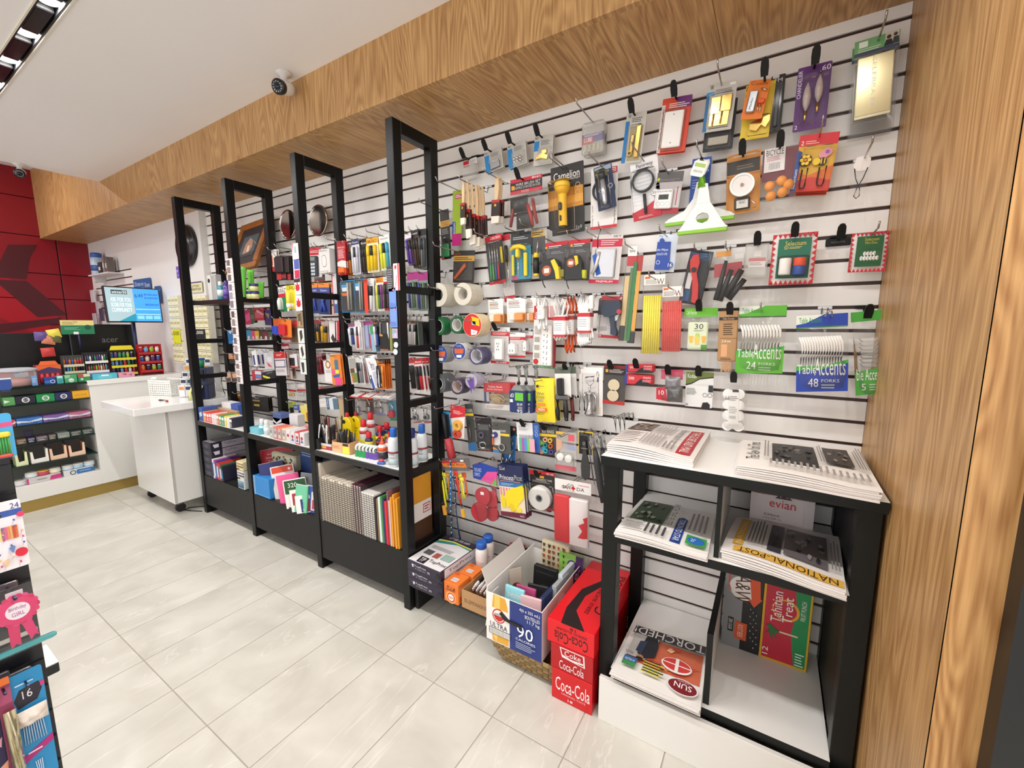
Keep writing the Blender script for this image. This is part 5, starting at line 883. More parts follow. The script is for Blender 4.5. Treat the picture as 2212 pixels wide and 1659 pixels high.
for i,(x,lab)in enumerate(((1890,'black cord cable tie bunch, first of three over the umbrellas'),(1935,'black cord cable tie bunch, second of three over the umbrellas'),(1980,'black cord cable tie bunch, third of three over the umbrellas'))):
    pack('F','cord_loop',lab,'cord',(x-22,290),(x+22,290),(x-22,430),.13,None,(),[('cord',('t',[(.3,0),(.45,.5),(.5,1),(.55,.5),(.7,0)],.08,.01,'#131313'))],('wire',.5,.0,.03))
# ================================================================ newspapers: folded sheets, slightly bowed
def newspaper(name,label,corners,z,n,th,prints,bow=.006,paper='#ebe6e1'):
    """corners (world xy): near-left, near-right, far-right, far-left; print coordinates: u near-left to near-right, v near to far"""
    NL,NR,FR,FL=[Vector((*c,0))for c in corners]
    def pt(u,v,h):p=NL.lerp(NR,u).lerp(FL.lerp(FR,u),v);return Vector((p.x,p.y,h))
    t=thing(name,label,'newspaper',(0,0,0))
    base=pt(.5,.5,z);t.location=base
    rnd=random.Random(label)
    def hgt(u,v):return bow*math.sin(u*3.3+.5)*(1-v*.4)+bow*.5*math.sin(v*4)
    for i in range(n):
        z0=z+th*i;z1=z0+th*.86
        du,dv=rnd.uniform(-.012,.012),rnd.uniform(-.015,.01)
        mb=MB();G=14;vs=[]
        for zz in(z0,z1):
            for j in range(G+1):
                for k in range(G+1):
                    u,v=k/G,j/G
                    hh=hgt(u,v)*(i+1)/n
                    vs.append(pt(u+du,v+dv,zz+max(0,hh))-base)
        S1=(G+1)**2;fs=[]
        for j in range(G):
            for k in range(G):
                a=j*(G+1)+k;fs.append((S1+a,S1+a+1,S1+a+G+2,S1+a+G+1));fs.append((a,a+G+1,a+G+2,a+1))
        for k in range(G):
            fs.append((k,k+1,S1+k+1,S1+k));a=G*(G+1)+k;fs.append((a+1,a,S1+a,S1+a+1))
            a=k*(G+1);fs.append((a+G+1,a,S1+a,S1+a+G+1));a=k*(G+1)+G;fs.append((a,a+G+1,S1+a+G+1,S1+a))
        mb.add(vs,fs,mat(paper if i%2 else '#e3dcd8',.75));mb.build('section',t)
        if i==n-1:top=(z1,du,dv)
    mb=MB();layer=0
    def P(u,v):return pt(u+top[1],v+top[2],top[0]+max(0,hgt(u,v))+.0016+.0004*layer)-base
    for s in prints:
        layer+=1
        if s[0]=='r':
            _,u0,v0,u1,v1,c=s;m_=14;vs=[P(u0+(u1-u0)*i/m_,v0+(v1-v0)*j/m_)for j in range(m_+1)for i in range(m_+1)]
            mb.add(vs,[(j*(m_+1)+i,j*(m_+1)+i+1,(j+1)*(m_+1)+i+1,(j+1)*(m_+1)+i)for j in range(m_)for i in range(m_)],c)
        elif s[0]=='s':mb.add([P(*q)for q in s[1]],[tuple(range(len(s[1])))],s[2])
        elif s[0]=='e':
            _,u,v,ru,rv,c=s;mb.add([P(u+ru*math.cos(2*PI*i/24),v+rv*math.sin(2*PI*i/24))for i in range(24)],[tuple(range(24))],c)
        elif s[0]=='x': # text, rot quarter turns
            _,u0,v0,u1,v1,st,c,rot=s;vs,fs=text_geo(st);out=[]
            for a,b2 in vs:
                for _ in range(rot%4):a,b2=1-b2,a
                out.append(P(u0+a*(u1-u0),v0+b2*(v1-v0)))
            mb.add(out,fs,c)
        elif s[0]=='c': # text column: rows or columns of grey lines
            _,u0,v0,u1,v1,n_,c,ax=s
            for i in range(n_):
                a=(i+.2)/n_;b2=(i+.62)/n_;e=.75+.25*rnd.random()
                q=[(u0+(u1-u0)*a,v0),(u0+(u1-u0)*b2,v0),(u0+(u1-u0)*b2,v0+(v1-v0)*e),(u0+(u1-u0)*a,v0+(v1-v0)*e)]if ax=='u' else[(u0,v0+(v1-v0)*a),(u0+(u1-u0)*e,v0+(v1-v0)*a),(u0+(u1-u0)*e,v0+(v1-v0)*b2),(u0,v0+(v1-v0)*b2)]
                mb.add([P(*w_)for w_ in q],[(0,1,2,3)],c)
    mb.build('front_page_print',t)
    return t
GY='#8d8784'
def mottle(u0,v0,u1,v1,cols,n,seed):
    rnd=random.Random(seed);out=[('r',u0,v0,u1,v1,cols[0])]
    for _ in range(n):
        a,c=u0+(u1-u0)*rnd.random()*.8,v0+(v1-v0)*rnd.random()*.8;w_,h_=(u1-u0)*rnd.uniform(.08,.2),(v1-v0)*rnd.uniform(.08,.2)
        out.append(('s',[(a,c+h_*.3),(a+w_*.6,c),(a+w_,c+h_*.7),(a+w_*.3,c+h_)],rnd.choice(cols[1:])))
    return out
newspaper('newspaper','folded newspaper with red masthead on the stand top',[(-.742,-.41),(-.462,-.435),(-.462,-.03),(-.742,-.03)],SZ,5,.0052,
          [('r',.78,.08,.94,.9,'#b3202c'),('x',.81,.12,.91,.86,'THE GLOBE AND MAIL','#f0e8e6',3),('x',.66,.3,.76,.9,'Public workers brace for cuts','#6a6562',3)]+mottle(.02,.55,.34,.98,['#6b5548','#a8937f','#4a3a33','#c9b8a6'],14,3)+[('c',.03,.06,.3,.48,7,'#b0aaa6','v'),('c',.34,.08,.6,.46,6,'#a9a3a0','u'),('c',.36,.5,.62,.95,6,'#a9a3a0','u'),('c',.62,.06,.76,.26,3,GY,'u')],bow=.012)
newspaper('newspaper','stack of broadsheet papers with two dark photos, on the stand top',[(-.345,-.445),(-.028,-.47),(-.020,-.06),(-.350,-.12)],SZ,6,.0055,
          [('x',.06,.2,.17,.9,'The New York Times','#35302f',1)]+mottle(.27,.22,.62,.9,['#2a2726','#4a4643','#171615','#7a756f'],16,5)+mottle(.68,.35,.88,.85,['#3a3532','#6e655c','#8f8474','#1c1a19'],10,6)+[('c',.24,.04,.96,.2,16,'#a09a97','u'),('c',.9,.3,.98,.9,4,GY,'u'),('c',.63,.3,.67,.88,2,GY,'u'),('c',.2,.2,.25,.9,2,GY,'u')],bow=.008)
newspaper('newspaper','folded newspaper with blue masthead on the middle shelf',[(-.685,-.470),(-.400,-.475),(-.412,-.15),(-.680,-.16)],.7035,4,.0048,
          [('r',.60,.05,.71,.62,'#1f3f8c'),('s',[(.60,.62),(.655,.66),(.71,.62)],'#1f3f8c'),('x',.62,.09,.69,.60,'TORONTO STAR','#eef0f4',3)]+mottle(.06,.32,.46,.95,['#4c5c48','#2c3a30','#8a9484','#6c5a4c','#a8b09c'],18,8)+[('r',.76,.06,.97,.24,'#3f9a44'),('e',.865,.15,.09,.07,'#2a6ab8'),('x',.81,.12,.92,.18,'2025','#dfe8f4',0),('c',.05,.06,.3,.28,6,'#a9a3a0','v'),('c',.3,.04,.56,.28,4,'#4a4644','u'),('x',.49,.3,.57,.95,'WITH THE ELITE','#6a6562',3),('c',.74,.3,.96,.9,4,GY,'u')],bow=.008)
newspaper('newspaper','bowed newspaper stack with yellow masthead beside the water bottles',[(-.368,-.435),(-.075,-.49),(-.055,-.15),(-.345,-.155)],.7035,5,.0062,
          [('r',.1,.02,.99,.13,'#e0ae4a'),('x',.14,.03,.95,.12,'NATIONAL-POST','#3a2a18',2),('r',.08,.15,.17,.92,'#dca93c'),('x',.1,.18,.15,.88,'NATIONAL','#f2e2b8',1)]+mottle(.38,.2,.5,.9,['#3c3a3e','#1b1a1d','#5a5a66'],8,11)+mottle(.52,.2,.88,.85,['#6a6264','#3a3436','#948a86','#2a2628','#a59890'],18,12)+[('c',.2,.2,.36,.9,5,'#5a5654','u'),('c',.9,.2,.98,.85,3,GY,'u')],bow=.011)
newspaper('newspaper','tabloid stack with bold upside-down headline on the bottom shelf',[(-.678,-.490),(-.392,-.492),(-.406,-.20),(-.672,-.22)],.2005,6,.0038,
          mottle(.08,.30,.96,.80,['#cf6a4a','#e08a5c','#c8503c','#f0b48c','#b8402f'],16,21)+[('r',.04,.80,.98,.96,'#3a3432'),('x',.05,.81,.97,.95,'TORCHED!','#e9e7e6',2),('s',[(.08,.34),(.3,.34),(.4,.5),(.4,.8),(.08,.8)],'#b8b4b0'),
           ('s',[(.2,.42),(.3,.36),(.42,.46),(.42,.66),(.38,.8),(.24,.8),(.22,.6)],'#23242c'),('s',[(.17,.46),(.25,.42),(.27,.7),(.18,.66)],'#2f3a52'),('e',.25,.36,.045,.05,'#a8744f'),('e',.25,.335,.045,.03,'#241a16'),
           ('e',.68,.44,.18,.12,'#f0ece8'),('e',.68,.45,.165,.10,'#cf3a34'),('r',.5,.445,.86,.46,'#f0ece8'),('s',[(.66,.56),(.7,.56),(.71,.33),(.67,.33)],'#f0ece8'),
           ('e',.79,.15,.17,.115,'#e6e2e0'),('e',.79,.15,.155,.1,'#7d1a24'),('x',.70,.12,.89,.20,'SUN','#fff',2),('x',.73,.215,.86,.235,'TORONTO','#f0dada',2),
           ('r',.08,.14,.24,.30,'#3f8a4c'),('r',.08,.21,.24,.30,'#2f5f94'),('x',.1,.22,.22,.26,'VA MILLION','#dfe8f0',2),('x',.07,.35,.16,.39,'PLUS','#222',2),('c',.32,.12,.58,.34,5,'#d8cf3a','v'),('c',.325,.135,.575,.35,5,'#2c2a1c','v')],bow=.0008)
# ================================================================ goods on the newspaper stand
t=thing('bottled_water_pack','shrink wrapped six pack of bottled water behind the newspaper','water bottles',(-.215,-.075,.7035))
for i,(x,y)in enumerate([(-.062,-.035),(0,-.035),(.062,-.035),(-.062,.028),(0,.028),(.062,.028)]):
    bt=MB().lathe([(.024,0),(.029,.006),(.029,.13),(.026,.15),(.018,.175),(.013,.188),(.013,.20)],mat('#cdbfc4',.1,.25,'clear'),(x,y,0),14).build('bottle',t)
    MB().lathe([(.0145,.188),(.0145,.207),(.013,.209)],mat('#9a94a4',.4),(x,y,0),12).build('cap',bt)
mb=MB();pr=[]
for i in range(25):
    a=PI+PI*i/24
w_=[]
for i in range(13):w_.append((-.092+.184*i/12,-.066-.003*abs(math.sin(i*PI/4))))
vs=[];fs=[]
for zz in(.02,.125):
    vs+=[(x,y,zz)for x,y in w_]
for i in range(12):fs.append((i,i+1,i+14,i+13))
mb.add(vs,fs,mat('#d8cfcf',.25),True)
mb.add([(x,y-.0002,z_)for z_ in(.1255,.165)for x,y in w_],fs,mat('#c98a9c',.2,.5,'clear'),True)
mb.text('evian',-.035,.04,.085,.112,-.071,'#c8283c');mb.slab([(-.02,.118),(-.01,.128),(-.004,.122),(.004,.134),(.014,.122),(.02,.127),(.028,.118)],-.0715,-.0705,'#3a2c33')
mb.text('330mL',-.05,.0,.052,.06,-.0705,'#5a5a66');mb.text('e 6 x 330 mL',-.052,.004,.04,.047,-.0705,'#6a6a76');mb.build('wrap_label',t)
mb=MB();mb.bbox(-.094,.094,-.0695,.06,.002,.19,'film',.03);mb.build('shrink_film',t)
def carton(name,label,x0,x1,y0,y1,z0,z1,base,front=(),top=(),right=(),cat='box',rot=0.,extra=None,bev=.002):
    """printed carton; front prints in u (x) and v (down), top prints u (x), v (near to far), right side (+x) prints u (near to far), v (down)"""
    cx,cy=(x0+x1)/2,(y0+y1)/2
    t=thing(name,label,cat,(cx,cy,z0),(0,0,rot));w_,d_,h_=x1-x0,y1-y0,z1-z0
    MB().bbox(-w_/2,w_/2,-d_/2,d_/2,0,h_,base,bev).build('carton',t)
    for nm,pr,mx in(('front_print',front,None),('top_print',top,'top'),('side_print',right,'right')):
        if not pr:continue
        mb=MB();W,H=w_,h_
        if mx=='top':mb.X=Matrix.Translation((0,-d_/2,h_))@Matrix.Rotation(-PI/2,4,'X');W,H=w_,d_
        elif mx=='right':mb.X=Matrix.Translation((w_/2,0,0))@Matrix.Rotation(PI/2,4,'Z');W,H=d_,h_
        else:mb.X=Matrix.Translation((0,-d_/2,0))
        for i,s in enumerate(pr):
            d=.0003*(i+2);s=list(s)
            if s[0]in 'rxn':s=s[:5]+[d]+s[5:]
            elif s[0]=='d':s=s[:4]+[0,d]+s[4:]
            elif s[0]=='s':s=s[:2]+[0,d]+s[2:]
            elif s[0]=='o':s=s[:5]+[0,d]+s[5:]
            shape(mb,s,W,H)
        mb.build(nm,t)
    return t
carton('soda_carton','silver and black root beer carton on the bottom shelf',-.368,-.245,-.115,-.01,.2005,.515,'#8d8f92',
       [('r',.45,0,1,1,'#1b1b1d'),('r',0,.0,.5,1,'#8a8c8f'),('d',.5,.22,.38,'#efe9e4'),('s',[(.62,.0),(.9,.0),(.95,.3),(1.0,.3),(.8,.42),(.62,.33),(.72,.33)],'#e0562a'),('x',.28,.06,.68,.40,'A&W','#5a2a1c',3),('s',[(.08,.0),(.16,.0),(.12,.2),(.2,.3),(.1,.24)],'#d8502a'),('r',.15,.62,.3,.8,'#121212'),('x',.17,.64,.27,.78,'ZERO SUGAR','#eee',3),('r',.34,.65,.66,.87,'#d8562c'),('x',.42,.68,.56,.84,'ROOT BEER','#f4d8c8',3)]+[('d',.72+.23*((i*37)%10)/10,.45+.5*((i*53)%17)/17,.012,'#cfcfcf')for i in range(16)],cat='soda carton')
carton('soda_carton','red and green fruit punch carton with palm trees',-.243,-.098,-.12,-.01,.2005,.528,'#d8a82a',
       [('r',.05,.0,.95,.97,'#c0233a'),('s',[(.62,0),(.95,0),(.95,.97),(.72,.97),(.62,.6),(.7,.35)],'#1f8a4c'),('d',.48,.36,.28,'#e8a02c'),('d',.46,.36,.24,'#c0233a'),('x',.18,.16,.40,.52,'Tahitian','#f2ece4',1),('x',.42,.20,.62,.50,'Treat','#f2ece4',1),('x',.78,.2,.88,.42,'FRUIT PUNCH','#e8f0e4',1),('t',[(.4,.62),(.6,.63),(.75,.65)],.012,.001,'#e6c9a0')if 0 else('r',.38,.61,.76,.63,'#e6c9a0'),('s',[(.1,.58),(.2,.56),(.3,.6),(.4,.62),(.3,.66),(.34,.72),(.24,.66),(.26,.76),(.18,.66),(.1,.68),(.18,.62)],'#2a6a34'),('s',[(.18,.0),(.34,.02),(.44,.08),(.36,.08),(.4,.14),(.28,.08),(.2,.1)],'#2f7a3c'),('x',.06,.84,.18,.93,'12','#f4ece8',1),('n',.74,.8,.92,.96,5,'#d8ecdc')],cat='soda carton')
# ================================================================ goods on the low shelf and the floor
def paper_ream(x0,x1,y0,y1,z0,z1,label,topp,rot=0.):
    return carton('paper_ream',label,x0,x1,y0,y1,z0,z1,'#2b2438',
                  [('x',.22,.28,.58,.52,'TopPrint','#e4e0ea'),('s',[(.14,.3),(.2,.28),(.2,.55),(.16,.6)],'#d8d4e0'),('x',.26,.58,.56,.72,'F 1,500 mm','#c8c4d0'),('r',.62,.45,.7,.68,'#8a8698'),('s',[(.84,.75),(.9,.3),(.97,.3),(.99,.75)],'#1c1728')],
                  [('r',.01,.2,.99,.99,'#e6e4e6'),('s',[(.01,.2),(.5,.16),(.99,.2),(.99,.24),(.6,.2),(.01,.34)],'#2f8a94'),('s',[(.01,.2),(.4,.13),(.99,.17),(.99,.2),(.4,.17),(.01,.25)],'#d8d84a'),('r',.01,.0,.99,.13,'#2b2438'),('x',.2,.03,.8,.1,'LT 500 200 A4M','#dcd8e4'),('s',[(.2,.8),(.44,.8),(.46,.97),(.24,.97)],'#1d1928'),('x',.26,.83,.4,.94,'TP','#f0eef4'),('x',.48,.8,.98,.9,'TopPrint','#2a2634'),('r',.12,.58,.34,.72,'#5c5a5e'),('r',.42,.6,.58,.74,'#a85a50'),('r',.64,.55,.92,.72,'#9ab8b0'),('n',.1,.42,.8,.52,3,'#b0aeb4')]if topp else(),
                  [('r',.1,.05,.95,.98,'#dcd9de'),('x',.2,.3,.8,.7,'TopPrint','#3a3644')],cat='paper',rot=rot)
paper_ream(-1.712,-1.498,-.425,-.14,.2355,.285,'top copy paper ream of the three beside the baking soda',True,-.03)
paper_ream(-1.718,-1.497,-.42,-.13,.1905,.235,'middle copy paper ream of the three beside the baking soda',False)
paper_ream(-1.716,-1.499,-.42,-.13,.1455,.190,'bottom copy paper ream of the three beside the baking soda',False)
for x,y,lab in((-1.451,-.371,'orange baking soda box, front one of two'),(-1.436,-.279,'orange baking soda box, rear one of two')):
    carton('baking_soda_box',lab,x-.042,x+.042,y-.044,y+.044,.1455,.243,'#e87a2c',[('d',.5,.72,.36,'#f0a05a'),('d',.5,.72,.26,'#c8382c'),('d',.5,.72,.2,'#f2e6dc'),('x',.35,.66,.65,.78,'A&H','#b8342c'),('n',.15,.32,.85,.42,3,'#8a3a18'),('d',.3,.22,.06,'#7a3a28'),('d',.5,.24,.06,'#b8642c'),('d',.72,.26,.06,'#7a3a28')],
           [('r',.3,.5,.7,.8,'#e8e4ea'),('x',.34,.55,.66,.75,'|||||','#4a4a80'),('r',.1,.1,.4,.25,'#d85a20')],[('n',.1,.2,.9,.6,5,'#f4c8a0'),('r',.1,.7,.9,.9,'#d06020')],cat='baking soda')
def bottle(name,label,cat,x,y,z,prof,col,cap,capc,bands=(),lab=None,n=18,rot=0.,grp=None):
    t=thing(name,label,cat,(x,y,z),(0,0,rot),grp)
    MB().lathe(prof,col,n=n).build('body',t);MB().lathe(cap,capc,n=n).build('cap',t)
    if bands:
        mb=MB()
        for r0,a,c,cc in bands:mb.lathe([(r0,a),(r0,c)],cc,n=n)if 0 else mb.lathe([(r0,a),(r0+.0001,c)],cc,n=n)
        mb.build('label_band',t)
    if lab:
        mb=MB()
        for s in lab:mb.text(s[0],s[1],s[3],s[2],s[4],s[5],s[6])
        mb.build('lettering',t)
    return t
for x,y,lab in((-1.437,-.195,'white baby powder bottle with blue cap, in front'),(-1.446,-.125,'white baby powder bottle with blue cap, by the wall')):
    bottle('powder_bottle',lab,'powder bottle',x,y,.1455,[(.026,0),(.031,.006),(.031,.06),(.028,.085),(.031,.13),(.030,.155),(.024,.17),(.020,.172)],mat('#efe9e4',.3),[(.024,.17),(.0265,.173),(.0265,.198),(.023,.203)],mat('#2a62c0',.35),[(.0315,.01,.05,'#dfe4ee'),(.0316,.012,.022,'#2a4fa8')],[('baby powder',-.018,.035,.018,.045,-.0335,'#4a6ab8'),('Clinton',-.02,.1,.02,.115,-.0335,'#c88a90')],rot=.35)
t=thing('card_tray','brown cardboard lemonade tray full of red pens and cards','tray',(-1.313,-.215,.1455),(0,0,.0));KB=mat('#b48c60',.7)
for a in((-.08,.08,-.195,-.191,0,.085),(-.08,.08,.181,.185,0,.085),(-.08,-.076,-.191,.181,0,.085),(.076,.08,-.191,.181,0,.085)):MB().box(*a,KB).build('side',t)
MB().box(-.076,.076,-.191,.181,0,.003,KB).build('base',t)
mb=MB();mb.text('5% LEMONADE 5%',-.065,.06,.03,.048,-.1955,'#6a4a2c');mb.build('lettering',t)
PC=[('#c9252b','red'),('#e8e4e2','white'),('#1c1c1e','black'),('#3f9a5a','green'),('#b8b8bc','silver'),('#3a3a3c','charcoal'),('#d83a34','scarlet'),('#6ab0d0','sky blue')]
for i in range(18):
    c,cn=PC[(i*5)%8];x=-1.313-.062+.0072*i;zz=.1455+.045+.012*(i%3)
    t=thing('marker_card','slim %s marker card lying in the lemonade tray'%cn,'marker',(x,-.35,zz),(math.radians(9),0,-.03+.015*(i%5)),'marker cards in the lemonade tray')
    MB().bbox(-.0034,.0034,0,.155,0,.018,c,.002).build('card',t);MB().bbox(-.0045,.0045,-.001,.03,.004,.0185,'#efe9e6',.002).build('label',t)
for i,(dx,dy,c)in enumerate(((0,0,'#c9252b'),(.03,.03,'#1f1b1b'),(-.02,.045,'#b8222a'))):
    t=thing('hang_card','%s hang-sell card standing at the back of the lemonade tray'%('red','black','crimson')[i],'card',(-1.30+dx,-.11+dy,.152),(-.25,0,.1*i));MB().slab(rounded(.085,.145,.008),-.001,.001,c).build('card',t)
    mb=MB();mb.text('PRECISION',-.03,.03,.105,.115,-.0016,'#d8a84a');mb.build('lettering',t)
# woven basket under the beer box
t=thing('woven_basket','low woven straw basket on the floor under the beer box','basket',(-1.045,-.24,0));wv=[mat('#a48a5e',.8),mat('#8a7049',.8)]
for i in range(10):
    for j in range(5):
        for sgn,yy in((-1,-.185),):
            x0=-.125+i*.025;o=.003 if(i+j)%2 else 0
            ft=1+.05*j
            MB().bbox(x0*ft,(x0+.0245)*ft,yy*ft-o-.004,yy*ft+.003,.002+j*.022,.0235+j*.022,wv[(i+j)%2],.003).build('weave',t)
for j in range(5):
    for i in range(15):
        ft=1+.05*j;y0=-.185+i*.025;o=.003 if(i+j)%2 else 0
        for sg in(-1,1):MB().bbox(sg*.125*ft-.004-o*(sg<0),sg*.125*ft+.004+o*(sg>0),y0*ft,(y0+.0245)*ft,.002+j*.022,.0235+j*.022,wv[(i+j)%2],.003).build('weave',t)
MB().box(-.12,.12,-.18,.18,.0,.004,wv[0]).build('base',t)
# open beer box
BX0,BX1,BY0,BY1,BZ0,BZ1=-1.215,-.955,-.47,-.06,.108,.32
t=thing('beer_box','open white and blue beer box full of tapes and cards','box',((BX0+BX1)/2,(BY0+BY1)/2,BZ0));w_,d_,h_=BX1-BX0,BY1-BY0,BZ1-BZ0;WB=mat('#efece8',.5)
f_=MB();f_.box(-w_/2,w_/2,-d_/2,-d_/2+.004,0,h_,WB);f_.build('front_side',t)
mb=MB();mb.X=Matrix.Translation((0,-d_/2,0))
for i,s in enumerate([('s',[(.44,.0),(1,0),(1,1),(.44,1)],'#27387e'),('s',[(.14,.0),(.36,.02),(.4,.18),(.42,.42),(.42,.98),(.12,.98),(.1,.4),(.12,.2)],'#e3a83a'),('s',[(.16,.0),(.26,.0),(.26,.5),(.2,.98),(.14,.9)],'#f0c86a'),('s',[(.05,.28),(.44,.28),(.44,.84),(.05,.8)],'#f0ece8'),('d',.24,.42,.12,'#c52a2c'),('d',.24,.42,.1,'#f0ece4'),('s',[(.14,.42),(.34,.42),(.3,.5),(.24,.53),(.18,.5)],'#c52a2c'),('x',.16,.37,.32,.42,'AMSTEL','#2a2a2a'),('x',.08,.58,.40,.68,'ULTRA','#3a3a44'),('r',.06,.70,.46,.83,'#2a2a2c'),('r',.07,.71,.45,.82,'#efece8'),('x',.08,.72,.44,.81,'||||||||||||||||','#1d1d1f'),('x',.62,.06,.97,.14,'4(6 x 355 mL)','#eef0f6'),('x',.72,.16,.97,.23,'BOUTEILLES','#eef0f6'),('x',.76,.25,.97,.33,'11.7 kg','#eef0f6'),('x',.58,.42,.86,.66,'90','#f4f4f8'),('x',.56,.68,.9,.73,'CALORIES','#e8eaf2'),('n',.56,.76,.9,.9,4,'#a8b0d0'),('s',[(.26,.34),(.3,.30),(.42,.40),(.66,.42),(.68,.47),(.44,.46),(.34,.44)],'#1a1715')]):
    d=.0003*(i+1);s=list(s)
    if s[0]in 'rxn':s=s[:5]+[d]+s[5:]
    elif s[0]=='d':s=s[:4]+[0,d]+s[4:]
    else:s=s[:2]+[0,d]+s[2:]
    shape(mb,s,w_,h_)
mb.build('front_print',t)
MB().box(w_/2-.004,w_/2,-d_/2+.004,d_/2,0,h_,mat('#e0d0cc',.5)).build('right_side',t)
mb=MB();mb.X=Matrix.Translation((w_/2,0,0))@Matrix.Rotation(PI/2,4,'Z')
for i,s in enumerate([('r',.72,.0,1,1,'#3d2a5c'),('x',.76,.06,.92,.3,'90','#f0eaf4'),('r',.1,.0,.7,.98,'#d9b8b0'),('d',.42,.3,.1,'#e8dcd4'),('x',.3,.34,.55,.5,'AMSTEL','#3a3030')]):
    d=.0003*(i+1);s=list(s);s=s[:5]+[d]+s[5:]if s[0]in 'rx' else s[:4]+[0,d]+s[4:];shape(mb,s,d_,h_)
mb.build('side_print',t)
MB().box(-w_/2,-w_/2+.004,-d_/2+.004,d_/2,0,h_+.02,WB).build('left_side',t);MB().box(-w_/2+.004,w_/2-.004,d_/2-.004,d_/2,0,h_,WB).build('back_side',t)
MB().box(-w_/2+.004,w_/2-.004,-d_/2+.004,d_/2-.004,0,.004,WB).build('base',t)
fp=MB();fp.X=Matrix.Translation((-w_/2,-.02,h_*.9))@Matrix.Rotation(-.4,4,'Y');fp.box(-.003,0,-.16,.16,0,.10,mat('#ded8d2',.5));fp.build('side_flap',t)
fp=MB();fp.X=Matrix.Translation((-w_/2-.001,-.16,h_*.2))@Matrix.Rotation(.18,4,'Y');fp.box(-.012,-.009,-.035,.02,0,.16,mat('#ece8e4',.5));fp.build('hanging_flap',t)
def leaner(name,label,cat,x,y,z,w_,h_,th,col,lean=.12,yaw=0.,prints=()):
    t=thing(name,label,cat,(x,y,z),(-lean,0,yaw));MB().bbox(-w_/2,w_/2,-th/2,th/2,0,h_,col,.0015).build('body',t)
    if prints:
        mb=MB()
        for i,s in enumerate(prints):
            d=th/2+.0003*(i+1);s=list(s);s=s[:5]+[d]+s[5:]if s[0]in 'rxn' else(s[:4]+[0,d]+s[4:]if s[0]=='d' else s[:2]+[0,d]+s[2:])
            shape(mb,s,w_,h_)
        mb.build('print',t)
    return t
zb=BZ0+.0045
leaner('gift_wrap_roll','cream gift bag with brown and red shapes at the box rear','gift bag',-1.085,-.085,zb,.14,.275,.02,'#dfd2ae',.02,0,[('s',[((i*37%90)/100+.03,(j*.1+.04)),((i*37%90)/100+.09,j*.1+.05),((i*37%90)/100+.05,j*.1+.1)],('#6a4a34','#b84a38','#3a2e26')[(i+j)%3])for i in range(9)for j in range(5)])
leaner('gift_bag','green gift bag with purple flower in the box rear','gift bag',-1.0,-.10,zb,.12,.25,.015,'#8fc25a',.04,0,[('d',.55,.2,.2,'#5a3a78'),('d',.55,.2,.12,'#e8e0ee'),('d',.55,.2,.05,'#d8a83a'),('r',.7,.0,1,.5,'#4a2a5c')])
t=leaner('video_cassette','black video cassette standing in the beer box','cassette',-1.085,-.20,zb,.115,.205,.026,'#161617',.1,0,[('r',.36,.38,.7,.62,'#3a3a3c'),('d',.52,.5,.13,'#b8b4b0'),('r',.1,.1,.9,.14,'#2c2c2e')])
leaner('picture_card','colourful bead card leaning at the box side','card',-1.165,-.30,zb,.06,.22,.004,'#c8b8a8',.15,.9,[('d',.5,.4,.4,'#7a3a34'),('d',.45,.45,.25,'#b8862c'),('d',.55,.5,.2,'#2a3a5a')])
for i,(x,y,hh,c,lab)in enumerate(((-1.12,-.42,.215,'#9adfea','aqua invitation card pack with blue top'),(-1.085,-.385,.21,'#b84a7a','magenta card pack behind the aqua invitation cards'),(-1.04,-.42,.20,'#f0c8cc','pale pink card pack in the beer box'),(-1.06,-.32,.19,'#2a2a30','black plastic case in the beer box'))):
    leaner('card_pack',lab,'card pack',x,y,zb,.09,hh,.012,c,.12,.06*i,[('r',.05,.3,.95,.95,'#d8e6ec'),('x',.15,.08,.85,.2,'Invitation','#fff')]if i==0 else())
for i,(x,y)in enumerate(((-1.0,-.33),(-.985,-.25),(-.99,-.18))):
    leaner('dvd_case',('navy disc case with white lettering','grey disc sleeve beside the navy case','clear disc wallet behind the grey sleeve')[i]+' in the beer box','disc case',x,y,zb,.02,.20+.012*i,.13,('#20305c','#a8acb0','#c8d4dc')[i],.05,0,[('x',.1,.3,.9,.5,'DVD','#e8e8f0')]if i==0 else())
# cola cartons
CR,CD=mat('#d0121c',.3),mat('#b5101a',.3)
carton('cola_carton','bright red cola carton lying at the bottom of the stack',-.905,-.744,-.482,-.06,.001,.125,CR,[('x',.10,.22,.95,.66,'Coca-Cola','#f6eeee'),('x',.25,.70,.85,.76,'ORIGINAL TASTE','#f0c8c8'),('x',.42,.84,.54,.92,'18','#fff')],cat='soda carton')
carton('cola_carton','red cola carton with white square logo, middle of the stack',-.912,-.744,-.480,-.05,.1255,.225,CD,[('s',[(.22,.04),(.8,.04),(.82,.5),(.28,.42)],'#f2e8e8'),('s',[(.25,.07),(.77,.07),(.79,.46),(.3,.39)],'#b5101a'),('x',.34,.1,.72,.32,'Coke','#f6eeee'),('s',[(.26,.3),(.5,.38),(.78,.34),(.78,.4),(.5,.44),(.28,.38)],'#f2e8e8'),('x',.22,.55,.8,.9,'Coca-Cola','#f4e6e6')],cat='soda carton')
